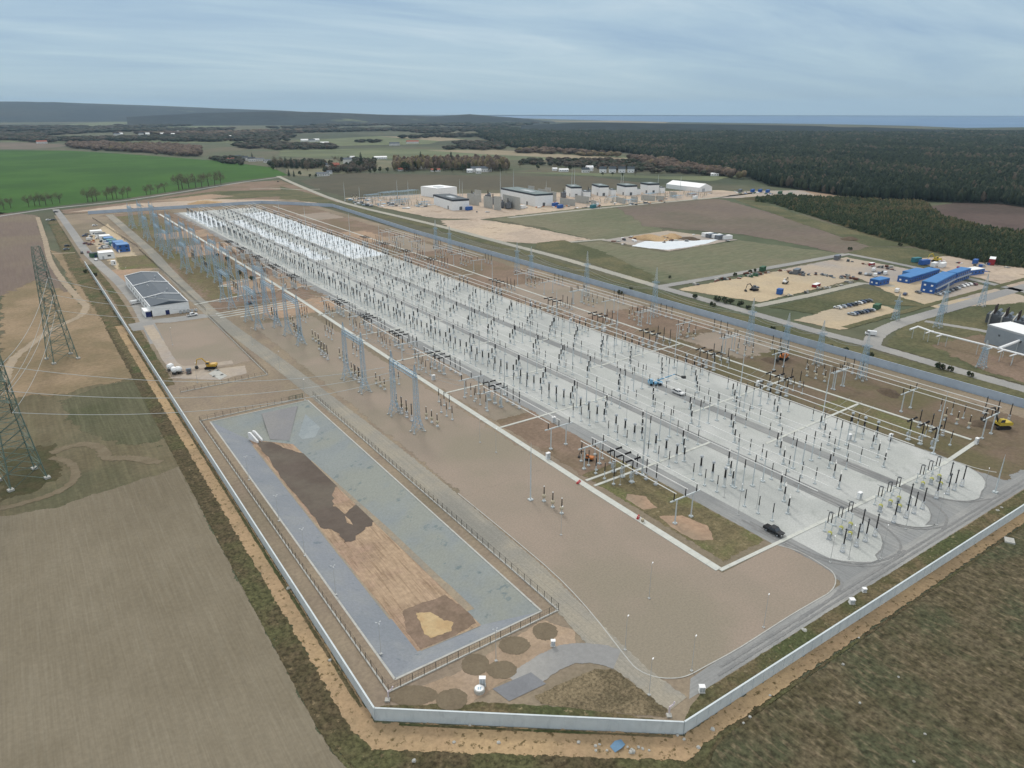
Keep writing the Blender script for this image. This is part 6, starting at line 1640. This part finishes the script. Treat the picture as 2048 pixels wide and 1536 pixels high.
spread(((1225, 484), (1460, 474)), 18, 8, 8, ('darkbox', 'rust', 'concrete', 'white'), 'pile of parts in the sandy compound, %s from left', 'piles in the sandy compound', 11)
spread(((1470, 384), (1600, 390)), 12, 3, 10, ('darkbox', 'blue', 'fencegreen', 'white'), 'pile of parts at the wood edge yard, %s from left', 'piles at the wood edge', 12)
spread(((172, 470), (225, 515)), 8, 8, 4, ('white', 'orange', 'darkbox', 'red'), 'small pile in the sandy lot by the gate house, %s from left', 'piles by the gate house', 13)
# gas-insulated switchgear on the right
b = Bld('switchgear_hall', at(1968, 684), at(2090, 722), 14, 'blue grey windowless hall at the right edge with apparatus on top', 'building')
M['gis'] = mat('blue_grey_cladding', (164, 174, 182), 0.6, 0, .06, .3); b.walls(8.2, M['gis']); b.flat(M['offwhite'], M['greytank'], bh=.5)
for x in (-8, 2, 12): b.hole('vent', x, 4.5, .9, .9, M['darkbox'])
for i, (u, v) in enumerate(((1990, 648), (2012, 655), (2036, 662))):
    power_transformer(at(u, v), .2, 1.5, 'dark transformer behind the blue grey hall, %s from left' % ONES[i])
for i, (a, b_) in enumerate((((1975, 652), (1986, 640)), ((1998, 658), (2008, 645)), ((2020, 664), (2030, 651)), ((2044, 672), (2054, 658)))):
    wall_run('firewall', at(*a), at(*b_), 6, 'grey wall between transformers behind the hall, %s from left' % ONES[i], M['concrete'], panel=3, thick=.4)
def pipe(pts, r, z, label, name='gas_duct'):
    t = thing(name, (*at(*pts[0], z), 0), 0, label, 'pipe'); o = Vector((*at(*pts[0], z), 0)); P = [Vector((*at(u, v, z), z)) - o for u, v in pts]
    mb = MB()
    for a, b_ in zip(P, P[1:]): mb.tube(a, b_, r, n=10)
    mb.build('tube', [M['white']], t)
    for a, b_ in zip(P, P[1:]):
        n = max(1, int((b_ - a).length / 12))
        for i in range(n):
            q = a.lerp(b_, (i + .5) / n); mb = MB(); mb.tube((q.x, q.y, -.1), (q.x, q.y, z - r), .12, n=6); mb.build('leg', [M['steel']], t)
pipe(((1820, 659), (1836, 653), (1866, 664), (1990, 695), (2070, 716)), .42, 5.0, 'thick white gas duct running across the right edge yard')
pipe(((1997, 697), (2075, 668)), .6, 5.2, 'broad white gas duct branching toward the blue grey hall')
for i, (u, v) in enumerate(((1852, 666), (1873, 673), (1972, 699), (1996, 704), (2020, 712))):
    pipe(((u, v), (u + 14, v - 4)), .28, 4.6, 'short white duct stub below the thick duct, %s from left' % ONES[i])
for i, (u, v, h) in enumerate(((1875, 655, 16), (1962, 612, 18), (1790, 640, 14), (1885, 625, 16), (1962, 735, 12))):
    lattice_mast(*at(u, v), h, 'pale lattice mast in the yard right of the outer road, %s of five' % ONES[i])

# ---------------------------------------------------------------- houses
def house(u, v, w, d, h, wall, roof, label, rise=3.2, rot=None, group='houses of the village', chim=True):
    p = at(u, v); dirr = Vector((p[0] - CAMX, p[1] - CAMY)).normalized(); nn = Vector((dirr.y, -dirr.x)); a = rot if rot is not None else .25
    dd = Vector((nn.x * math.cos(a) - nn.y * math.sin(a), nn.x * math.sin(a) + nn.y * math.cos(a))) * (w / 2); P = Vector(p)
    c = Bld('house', tuple(P - dd), tuple(P + dd), d, label, 'house', group, -.1)
    c.walls(h, M[wall]); rf = c.gable(M[roof], rise, 'x', .5)
    for i in range(max(1, int(w / 4))): c.hole('window', -w / 2 + w * (i + .5) / max(1, int(w / 4)), 1.2, 1.3, 1.4, M['glass'])
    c.hole('window', d / 2, 1.2, 1.4, 1.4, M['glass'], 'l')
    if chim: mb = MB(); mb.box(w * .2, d / 2 + .6, h + rise * .5, .8, .8, rise * .9); mb.build('chimney', [M['brick']], rf)
HS = [(462, 322, 16, 10, 4, 'plaster', 'redroof', 'low pale house with red roof at the left end of the village'), (478, 318, 12, 9, 5, 'plaster', 'roofgrey', 'pale house with grey roof second from village left end'), (492, 321, 11, 9, 6, 'plaster', 'roofdark', 'white house with dark roof at the left of the village'),
      (505, 323, 14, 9, 6, 'plaster', 'roofdark', 'white two storey house with dark roof left of brown trees'), (520, 322, 18, 10, 4, 'plaster', 'roofgrey', 'wide low house with grey roof left of brown trees'), (536, 325, 14, 10, 4, 'plaster', 'roofgrey', 'grey roofed low house just left of brown trees'),
      (634, 332, 12, 9, 5, 'plaster', 'roofdark', 'white house with dark roof right of green spruces'), (648, 330, 12, 9, 5, 'brick', 'roofgrey', 'brick house with grey roof in mid village'), (660, 335, 13, 9, 5, 'plaster', 'roofgrey', 'grey roofed house in the middle of the village'), (672, 336, 14, 10, 6, 'brick', 'redroof', 'red brick house with red roof in mid village'),
      (697, 328, 16, 12, 9, 'plaster', 'roofgrey', 'tall white house highest in the village'), (706, 322, 9, 8, 7, 'plaster', 'white', 'white house with white roof behind the tall one'), (647, 352, 20, 10, 4, 'plaster', 'roofgrey', 'grey house alone by the field edge road'), (660, 348, 8, 8, 4, 'offwhite', 'roofgrey', 'small shed beside the lone grey house'),
      (740, 339, 8, 7, 4, 'plaster', 'roofgrey', 'small pale house under brown trees'), (762, 318, 28, 10, 4, 'offwhite', 'white', 'long white barn behind the village trees'), (818, 337, 26, 13, 7, 'plaster', 'roofgrey', 'large house with blue grey roof before the brown trees'), (846, 338, 12, 10, 7, 'plaster', 'roofgrey', 'grey roofed wing right of the large house'),
      (802, 342, 8, 7, 3, 'plaster', 'redroof', 'tiny red roofed shed left of the large house'), (872, 343, 16, 8, 3, 'plaster', 'redroof', 'low pinkish roofed house under the two tall spruces'), (940, 345, 9, 7, 4, 'white', 'white', 'small bright white house near the right village end'), (960, 344, 30, 12, 6, 'plaster', 'roofgrey', 'long grey roofed house at the right village end'),
      (958, 347, 8, 7, 5, 'plaster', 'white', 'white gabled house before the long grey roofed one'), (978, 343, 10, 9, 5, 'plaster', 'roofgrey', 'pale house at the far right village end'), (1128, 343, 16, 8, 3, 'offwhite', 'white', 'white low building left of the white house row'), (1110, 341, 8, 6, 3, 'offwhite', 'white', 'tiny white building farther left of the house row'),
      (1172, 345, 12, 9, 5, 'plaster', 'roofdark', 'white house with dark roof left of the row, lower one'), (1180, 342, 12, 9, 6, 'white', 'white', 'white house next to the lower dark roofed one'), (1411, 348, 12, 10, 5, 'white', 'white', 'white tented shed at the wood edge'), (1430, 352, 12, 7, 3, 'white', 'white', 'low white shed right of the white tented shed')]
for u, v, w, d, h, wm, rm, lb in HS: house(u, v, w, d, h, wm, rm, lb, rise=2.2 if h < 5 else 3.4)
for i, u in enumerate((1206, 1225, 1244, 1262)): house(u, 345, 11.5, 10, 6, 'white', 'roofdark', 'white house with dark roof in the row of four, %s from left' % ONES[i], rise=4, rot=.1, group='four white row houses')
FH = [(235, 271, 26), (243, 270, 14), (283, 270, 18), (296, 270, 16), (325, 270, 16), (347, 271, 14), (355, 266, 20), (364, 270, 16), (262, 279, 14), (233, 278, 18), (160, 278, 14), (345, 275, 14), (445, 275, 18), (460, 276, 14), (378, 243, 40), (460, 244, 40), (610, 284, 24), (625, 284, 20), (634, 283, 18), (85, 287, 30), (826, 287, 40), (790, 291, 30), (650, 290, 26)]
FH.sort()
for i, (u, v, w) in enumerate(FH):
    house(u, v, w, 12, 6, 'plaster', 'redroof' if u in (826, 85) else ('white' if i % 3 else 'roofgrey'), 'pale distant farm building far behind the fields, %s from the left' % ordn(i), group='distant farm buildings', chim=False, rise=4)

# ---------------------------------------------------------------- vehicles
def car_parts(style):
    body, glass = MB(), MB()
    if style == 'van':
        body.side([(-2.5, .35), (2.35, .35), (2.5, .6), (2.45, 1.0), (2.0, 1.2), (1.55, 1.95), (1.3, 2.1), (-2.45, 2.1), (-2.5, 1.9)], -.95, .95)
        glass.side([(2.03, 1.22), (1.58, 1.93), (1.45, 1.93), (1.45, 1.22)], -.97, .97); glass.box(.9, 0, 1.25, .8, 1.96, .6)
        L = 2.5
    elif style == 'pickup':
        body.side([(-2.65, .5), (2.5, .5), (2.65, .75), (2.55, 1.05), (1.25, 1.15), (.55, 1.78), (-.85, 1.78), (-1.0, 1.15), (-2.65, 1.12)], -.93, .93)
        body.box(-1.8, 0, 1.12, 1.6, .1, .02)
        glass.side([(1.22, 1.17), (.57, 1.72), (-.83, 1.72), (-.97, 1.17)], -.95, .95)
        glass.side([(1.28, 1.16), (.58, 1.75), (.5, 1.75), (1.1, 1.16)], -.78, .78)
        L = 2.65
    else:
        body.side([(-2.15, .35), (2.1, .35), (2.2, .55), (2.1, .82), (1.1, .95), (.45, 1.42), (-1.2, 1.45), (-1.95, 1.0), (-2.2, .9)], -.86, .86)
        glass.side([(1.08, .97), (.46, 1.38), (-1.18, 1.41), (-1.85, 1.0)], -.88, .88)
        L = 2.2
    return body, glass, L
CARM = {}
def car(p, rz, paint, label, group, style='car', detail=False):
    t = thing({'car': 'parked_car', 'van': 'van', 'pickup': 'pickup_truck'}[style], (p[0], p[1], .06), rz, label, {'car': 'car', 'van': 'van', 'pickup': 'pickup'}[style], group)
    k = (style, paint)
    if k not in CARM:
        b_, g_, L = car_parts(style)
        w = MB().lathe([(.2, -.12), (.36, -.12), (.36, .12), (.2, .12)], 12, axis='y'); w.lathe([(.05, -.13), (.2, -.13), (.2, .13), (.05, .13)], 10, axis='y', m=1)
        CARM[k] = (b_.mesh('body', [M[paint]]), g_.mesh('windows', [M['glass']]), w.mesh('wheel', [M['rubber'], M['carsilver']]), L)
    b_, g_, w, L = CARM[k]
    link('body', b_, t); link('windows', g_, t)
    for x in (-L * .62, L * .62):
        for y in (-.82, .82): link('wheel', w, t, (x, y, .36))
    if detail:
        for y in (-.62, .62):
            mb = MB(); mb.box(L - .02, y, .68, .08, .42, .16); mb.build('headlight', [M['white']], t)
            mb = MB(); mb.box(-L - .01, y * 1.25, .7, .06, .2, .3); mb.build('taillight', [M['red']], t)
        mb = MB()
        for y in (-.95, .95): mb.box(.95 if style == 'pickup' else .8, y * 1.06, 1.05, .16, .16, .14)
        mb.build('mirrors', [M[paint]], t)
        if style == 'pickup': mb = MB(); mb.box(-1.85, 0, 1.125, 1.45, 1.6, .03); mb.build('load_cover', [M['rubber']], t)
    return t
AL = -math.pi / 2     # facing the camera end of the site
car(at(1547, 1066), AL, 'carblack', 'black pickup on the nearest grey road by the front corner', 'site vehicles', 'pickup', True)
car(at(1356, 788), AL, 'carwhite', 'white pickup on the far grey road behind the bucket machine', 'site vehicles', 'pickup', True)
car(at(385, 632), R(10), 'carwhite', 'white pickup with dark bed before the long hall', 'site vehicles', 'pickup', True)
car(at(378, 745), R(80), 'cargrey', 'dark grey pickup beside the white tanks', 'site vehicles', 'pickup', True)
car(at(271, 608), R(20), 'carwhite', 'white van parked beside the long hall windows', 'site vehicles', 'van', True)
car(at(1741, 670), R(120), 'carwhite', 'white van turning at the outer road junction', 'site vehicles', 'van', True)
car(at(192, 521), R(90), 'carwhite', 'white car in front of the dark green shed', 'site vehicles', 'car')
car(at(164, 507), AL, 'carblack', 'black car driving on the left inner road', 'site vehicles', 'car')
car(at(177, 506), AL, 'carred', 'dark red car near the gate house', 'site vehicles', 'car')
car(at(556, 364), AL, 'carblack', 'black car far off on the pale road bend', 'site vehicles', 'car')
rowA = [(1675, 617, 'carwhite'), (1685, 615, 'carsilver'), (1695, 613, 'carblue'), (1702, 611, 'carblack'), (1709, 610, 'carblack'), (1717, 608, 'carwhite'), (1724, 606, 'carblue'), (1730, 604, 'carblack'), (1737, 603, 'cargrey')]
rowB = [(1703, 630, 'carsilver'), (1709, 629, 'carblue'), (1716, 627, 'carblack'), (1722, 626, 'cargrey'), (1729, 625, 'carblue'), (1735, 623, 'carblack'), (1742, 622, 'carsilver')]
NM = {'carwhite': 'white', 'carsilver': 'silver', 'carblue': 'dark blue', 'carblack': 'black', 'cargrey': 'grey', 'carred': 'dark red'}
for nm, row in (('rear', rowA), ('front', rowB)):
    for i, (u, v, c) in enumerate(row): car(at(u, v), R(100), c, '%s car in the %s row of the sandy car park, %s from left' % (NM[c], nm, ONES[i]), 'cars in the sandy car park')
rowC = [(1876, 590, 'carsilver'), (1886, 587, 'carwhite'), (1894, 585, 'carblack'), (1901, 582, 'cargrey'), (1908, 580, 'carblack'), (1914, 578, 'carsilver'), (1924, 574, 'carwhite'), (1931, 572, 'carwhite'), (1938, 570, 'carwhite'), (1948, 570, 'carred')]
for i, (u, v, c) in enumerate(rowC): car(at(u, v), R(70), c, '%s car beside the big blue office block, %s from left' % (NM[c], ONES[i]), 'cars by the blue offices')
rowD = [(1720, 548, 'carblack'), (1732, 550, 'carsilver'), (1740, 551, 'cargrey'), (1747, 542, 'carwhite'), (1750, 553, 'carwhite'), (1758, 548, 'carblue'), (1770, 549, 'carwhite'), (1766, 546, 'carblack')]
for i, (u, v, c) in enumerate(rowD): car(at(u, v), R(20), c, '%s vehicle in the grey yard left of the offices, %s of eight' % (NM[c], ONES[i]), 'vehicles in the grey yard', 'van' if i in (3, 4, 6) else 'car')
car(at(1794, 584), R(15), 'carwhite', 'white van on the pale road before the small blue block', 'vehicles by the pale road', 'van')
car(at(1810, 590), R(15), 'carblue', 'dark blue car on the pale road right of the white van', 'vehicles by the pale road')
car(at(1836, 586), R(60), 'cargrey', 'grey car left of the big blue office block', 'vehicles by the pale road')
rowE = [(170, 473, 'carblue'), (175, 470, 'carblack'), (180, 480, 'carwhite'), (172, 488, 'carred'), (181, 490, 'carred'), (205, 484, 'carblack'), (213, 486, 'carwhite'), (217, 490, 'carwhite'), (208, 494, 'carblack'), (214, 497, 'carwhite'), (203, 498, 'carsilver'), (190, 452, 'carwhite'), (196, 478, 'carwhite'), (97, 441, 'carwhite'), (107, 441, 'carblack'), (112, 425, 'carblack'), (135, 493, 'carblack'), (133, 500, 'cargrey')]
for i, (u, v, c) in enumerate(rowE): car(at(u, v), R(15), c, '%s vehicle in the sandy lot near the gate house, %s of eighteen' % (NM[c], ONES[i]), 'vehicles near the gate house', 'van' if i in (2, 6, 7, 9) else 'car')

def excavator(p, rz, sc, paint, label, lift=.5, dark_arm=False):
    t = thing('excavator', (p[0], p[1], .05), rz, label, 'excavator', 'excavators on the site'); t.scale = (sc, sc, sc)
    for y in (-1.15, 1.15):
        mb = MB(); mb.side([(-2.1, .35), (-1.7, .0), (1.7, .0), (2.1, .35), (2.0, .75), (1.6, .95), (-1.6, .95), (-2.0, .75)], y - .3, y + .3); mb.build('track', [M['rubber']], t)
    mb = MB(); mb.box(0, 0, .9, 1.2, 1.6, .25); mb.side([(-2.4, 1.15), (1.3, 1.15), (1.3, 1.7), (.3, 1.9), (-.3, 2.1), (-2.1, 2.15), (-2.5, 1.8)], -1.2, 1.2); mb.build('house', [M[paint]], t)
    cb = MB(); cb.side([(.0, 1.7), (1.35, 1.7), (1.5, 2.2), (1.2, 3.05), (.05, 3.05)], .25, 1.2); cab_ = cb.build('cab', [M[paint]], t)
    gm = MB(); gm.side([(.15, 2.15), (1.45, 2.15), (1.15, 2.92), (.15, 2.92)], .22, 1.23); gm.build('window', [M['glass']], cab_)
    am = 'darksteel' if dark_arm else paint
    z1 = 2 + 3.2 * lift; mb = MB(); mb.tube((1.0, -.3, 1.8), (3.0, -.3, z1 + 1.0), .28, .26, 6); mb.tube((3.0, -.3, z1 + 1.0), (4.9, -.3, z1 + .7), .26, .18, 6); mb.build('boom', [M[am]], t)
    mb = MB(); mb.tube((4.9, -.3, z1 + .8), (5.7, -.3, z1 - 1.9), .2, .14, 6); ar = mb.build('arm', [M[am]], t)
    mb = MB(); zb = z1 - 2.0; mb.side([(5.4, zb), (6.1, zb - .1), (6.0, zb - .9), (5.5, zb - 1.2), (4.9, zb - .9)], -.9, .3); mb.build('bucket', [M['darksteel']], ar)
excavator(at(422, 737), R(150), 1.05, 'digger', 'yellow excavator parked beside the pale concrete slab', .35)
excavator(at(1566, 720), R(195), 1.1, 'orange', 'orange excavator with dark arm digging behind the far insulators', .6, True)
excavator(at(2001, 856), R(150), 1.2, 'yellowcab', 'yellow excavator with raised dark arm by right frame edge', 1.0, True)
excavator(at(1178, 920), R(120), .6, 'orange', 'small orange digger under the first portal by the grass', .3, True)
excavator(at(500, 608), R(40), .7, 'rust', 'small rusty digger by the parallel cable covers', .3, True)
excavator(at(1872, 524), R(160), 1.3, 'yellowcab', 'yellow machine in the far yard beside the pines', .5)
excavator(at(1508, 581), R(170), 1.1, 'cargrey', 'dark grey excavator in the middle of the sand yard', .3, True)
excavator(at(1570, 567), R(20), .9, 'carwhite', 'white machine toward the back of the sand yard', .2, True)
t = thing('bucket_lift', (*at(1310, 770), .06), R(150), 'light blue bucket lift with raised arm on the far grey road', 'aerial lift')
mb = MB(); mb.side([(-2.8, .6), (2.6, .6), (2.8, 1.3), (2.2, 2.4), (1.0, 2.5), (.9, 1.3), (-2.8, 1.2)], -1, 1); mb.build('truck_body', [M['cyan']], t)
for x in (-1.9, -.9, 1.8):
    for y in (-.95, .95): mb = MB(); mb.lathe([(.15, y - .15), (.5, y - .15), (.5, y + .15), (.15, y + .15)], 12, axis='y', org=(x, 0, .5)); mb.build('wheel', [M['rubber']], t)
mb = MB(); mb.box(-1.2, 0, 1.25, 1.0, 1.0, .9); mb.tube((-1.2, 0, 2.0), (-6.8, 2.6, 5.2), .26, .2, 6); mb.build('boom', [M['cyan']], t)
mb = MB(); mb.tube((-6.8, 2.6, 5.2), (-9.4, 3.8, 4.4), .16, .12, 6); ar = mb.build('jib', [M['darksteel']], t)
mb = MB(); mb.box(-9.8, 4.0, 3.9, 1.6, .9, 1.0); mb.build('basket', [M['darksteel']], ar)
for i, (u, v) in enumerate(((342, 741), (349, 748), (358, 747))):
    t = thing('tank_trailer', (*at(u, v), .05), R(40 + 50 * i), 'round white tank trailer on the bare lot, %s of three from left' % ONES[i], 'tank trailer', 'white tank trailers')
    mb = MB(); mb.lathe([(.3, -1.5), (1.0, -1.1), (1.15, -.2), (1.1, .7), (.6, 1.4), (.3, 1.5)], 14, axis='x', org=(0, 0, 1.9)); mb.build('tank', [M['white']], t)
    mb = MB(); mb.box(0, 0, .6, 3.6, 1.4, .2); mb.build('chassis', [M['darksteel']], t)
    for y in (-.75, .75): mb = MB(); mb.lathe([(.1, y - .12), (.42, y - .12), (.42, y + .12), (.1, y + .12)], 10, axis='y', org=(-.3, 0, .45)); mb.build('wheel', [M['rubber']], t)
# slab with four dark openings
for i, (u, v) in enumerate(((420, 742), (436, 741), (428, 753), (444, 750))):
    t = thing('foundation_pit', (*at(u, v), .12), 0, 'dark round opening in the pale slab, %s of four' % ONES[i], 'opening', 'openings in the concrete slab')
    mb = MB(); mb.lathe([(.5, 0), (.75, .0), (.75, .12), (.62, .12), (.6, .03)], 14); mb.build('collar', [M['concrete']], t); mb = MB(); mb.lathe([(.55, .02), (.55, .06)], 14); mb.build('mouth', [M['rubber']], t)

# ---------------------------------------------------------------- small things in front
t = thing('manhole', (*at(959, 1383), .03), YAW, 'round pale concrete manhole beside the tall white cabinet', 'manhole')
mb = MB(); mb.lathe([(1.0, 0), (1.0, .7), (.9, .78)], 20); mb.build('ring', [M['concrete']], t)
mb = MB(); mb.lathe([(.82, .78), (.82, .84)], 20); mb.build('slab_lid', [M['white']], t)
for x in (-.2, .2): mb = MB(); mb.box(x, -.1, .84, .22, .6, .05); mb.build('hatch', [M['bluesteel']], t)
for (u, v), lb in (((777, 1397), 'pinkish white bent standpipe at the pond fence corner'), ((1338, 1428), 'pinkish white bent standpipe near the front wall bend')):
    t = thing('standpipe', (*at(u, v), .03), YAW, lb, 'standpipe', 'white standpipes')
    mb = MB(); mb.tube((0, 0, 0), (0, 0, 1.7), .16, n=8); mb.tube((0, 0, 1.6), (.7, .2, 2.0), .14, n=8); mb.tube((.7, .2, 2.0), (.85, .3, 2.5), .14, n=8); mb.build('pipe', [M['pinkpipe']], t)
    mb = MB(); mb.box(-.1, -.5, 0, .9, .9, .3); mb.build('footing', [M['concrete']], t)
t = thing('pond_outlet', (*at(512, 872, -1.5), -3.2), R(20), 'pale concrete outlet with open channel at the pond head', 'outlet'); t.scale = (.55, .8, .8)
for x in (-1.5, 1.5): mb = MB(); mb.side([(-2.5, 0), (3.5, 0), (3.5, 3.3), (2, 3.5), (-2.5, .8)], x - .5, x + .5); o = mb.build('wing_wall', [M['white']], t); o.rotation_euler = (0, 0, R(90))
mb = MB(); mb.box(0, 3.2, 0, 2.2, .4, 2.6); mb.build('head_wall', [M['concrete']], t)
mb = MB(); mb.lathe([(.1, 0), (.75, .0), (.75, .05)], 12, axis='y', org=(0, 2.95, 1.0)); mb.build('pipe_mouth', [M['rubber']], t)
for (u, v), m, s_, lb in (((1276, 1038), 'redwhite', (1.1, .4, .9), 'red and white barrier block at the trench bend'), ((1157, 966), 'redwhite', (1.8, .5, .5), 'red plastic barrier across the long cable trench')):
    t = thing('barrier', (*at(u, v), .16), .4, lb, 'barrier'); mb = MB(); mb.box(0, 0, 0, s_[0], s_[1] * 1.3, s_[2] * .4); mb.box(0, 0, s_[2] * .4, s_[0], s_[1] * .6, s_[2] * .6); mb.build('body', [M[m]], t); mb = MB(); mb.box(0, 0, s_[2] * .55, s_[0] * .5, s_[1] * .64, s_[2] * .2); mb.build('reflector', [M['white']], t)
t = thing('barrel', (*at(1285, 1044), .05), 0, 'small striped cream barrel beside the sandy mound', 'barrel'); mb = MB(); mb.lathe([(.36, 0), (.42, .3), (.42, .6), (.34, .95)], 12); mb.build('body', [M['cream']], t); mb = MB(); mb.lathe([(.43, .38), (.43, .52)], 12); mb.build('band', [M['darksteel']], t)
t = thing('concrete_plate', (*at(2019, 1081), -.14), .5, 'square grey concrete plate lying on the rough meadow', 'slab'); mb = MB(); mb.box(0, 0, 0, 2.6, 2.2, .35, top=.94); mb.build('plate', [M['concrete']], t)
t = tag(MB().add([(-1.2, -.7, .05), (.2, -.9, .4), (1.3, -.5, .08), (1.4, .6, .2), (.1, .8, .5), (-1.1, .7, .1)], [(0, 1, 4, 5), (1, 2, 3, 4)]).build('tarpaulin', [M['tarp']]), 'crumpled blue tarpaulin by the ditch below the front wall', 'tarpaulin'); t.location = (*at(1235, 1492), -.1)
def stone(p, s_, label, g_):
    mb = MB(); pts = []
    prof = [(.5, 0), (.55, .2), (.42, .42), (.12, .52)]
    mb.lathe([(r_ * s_, z * s_) for r_, z in prof], 7); mb.v = [(x * g_.uniform(.7, 1.3), y * g_.uniform(.7, 1.3), z * g_.uniform(.8, 1.2)) for x, y, z in mb.v]
    o = mb.build('stone', [M['concrete']]); o.location = (p[0], p[1], -.15); o.rotation_euler = (0, 0, g_.uniform(0, 6)); tag(o, label, 'stone', 'pale stones outside the front wall')
g_ = random.Random(5)
ST_ = [(1264, 1503, 1.0), (1191, 1491, .5), (1199, 1488, .4), (1192, 1500, .4), (1214, 1500, .4), (1277, 1494, .5), (1285, 1497, .5), (1255, 1493, .4), (1298, 1500, .4), (1157, 1484, .6), (1397, 1494, .6), (1425, 1458, .7), (1355, 1470, .5), (1368, 1478, .5), (1487, 1445, .4), (1500, 1433, .5), (1686, 1328, .5), (1718, 1275, .4), (1797, 1353, .4),
       (1540, 1390, .4), (908, 1484, .5), (940, 1449, .5), (997, 1485, .6), (1828, 1522, .4), (828, 1521, .6), (1850, 1467, .4), (1720, 1405, .4), (1608, 1260, .9), (1995, 1021, .8), (2003, 1015, .7), (1965, 1070, .5), (577, 1176, .8), (660, 1320, .6)]
ST_.sort()
for i, (u, v, s_) in enumerate(ST_): stone(at(u, v), s_ * 1.1, 'pale stone or block on the ground outside the front wall, %s from left' % ordn(i), g_)
# heaps
def heap(p, r_, h, m, label, g_):
    vs = [(0, 0, h)]; n = 18
    for k, (q, z) in enumerate(((.3, .82), (.62, .42), (.85, .14), (1.0, -.08))):
        for i in range(n):
            a = 2 * math.pi * i / n; w = q * r_ * g_.uniform(.85, 1.15); vs.append((w * math.cos(a) * 1.35, w * math.sin(a), z * h * g_.uniform(.85, 1.12) if z > 0 else z))
    fs = [(0, 1 + i, 1 + (i + 1) % n) for i in range(n)]
    for k in range(3):
        for i in range(n): a, b_ = 1 + k * n + i, 1 + k * n + (i + 1) % n; fs.append((a, a + n, b_ + n, b_))
    me = D.meshes.new('soil_heap'); me.from_pydata(vs, [], fs); me.materials.append(m)
    for q in me.polygons: q.use_smooth = True
    o = link('soil_heap', me, None, (p[0], p[1], 0), g_.uniform(0, 3)); tag(o, label, 'heap', 'heaps of soil')
HM = ground_mat('heap_soil', (188, 158, 122), (172, 146, 112), (200, 172, 134), mid=.2, big=.05, fine=1.2, fine_amt=.2)
HD = ground_mat('dark_heap_soil', (112, 98, 84), (100, 88, 74), None, mid=.2, fine=1.2, fine_amt=.2)
for (u, v), r_, h, m, lb in (((1345, 474), 9, 3, HM, 'orange heap of soil in the sandy compound, right one'), ((1300, 477), 12, 3.5, HM, 'long orange heap of soil in the sandy compound, left one'), ((1778, 786), 4, 1.4, HD, 'dark heap of earth on the brown far part of the yard'), ((1640, 378), 10, 4, HM, 'orange heap of soil at the edge of the pine wood'),
                             ((408, 406), 14, 3, HM, 'pale heap beyond the far end of the yard'), ((1970, 850), 4, 1.6, HD, 'dark dug earth beside the yellow excavator'), ((1545, 722), 4, 1.2, HD, 'dug earth before the orange excavator'), ((1700, 478), 7, 2, HD, 'dark heap at the corner of the brown field'), ((1380, 478), 7, 2, HD, 'dark heap in the sandy compound')):
    heap(at(u, v), r_, h, m, lb, g_)

# ---------------------------------------------------------------- the air
hz = MB(); hz.box(0, 5000, -6, 46000, 46000, 420); o = hz.build('haze', [])
hm = D.materials.new('haze_air'); hm.use_nodes = True; t_ = hm.node_tree; t_.nodes.clear()
ho = t_.nodes.new('ShaderNodeOutputMaterial'); pv = t_.nodes.new('ShaderNodeVolumePrincipled')
pv.inputs['Color'].default_value = (0.58, 0.79, 1.0, 1); pv.inputs['Density'].default_value = 0.000042; pv.inputs['Anisotropy'].default_value = 0.0
t_.links.new(pv.outputs[0], ho.inputs['Volume'])
o.data.materials.append(hm); tag(o, 'thin bluish air over the whole land', 'haze', kind='stuff')
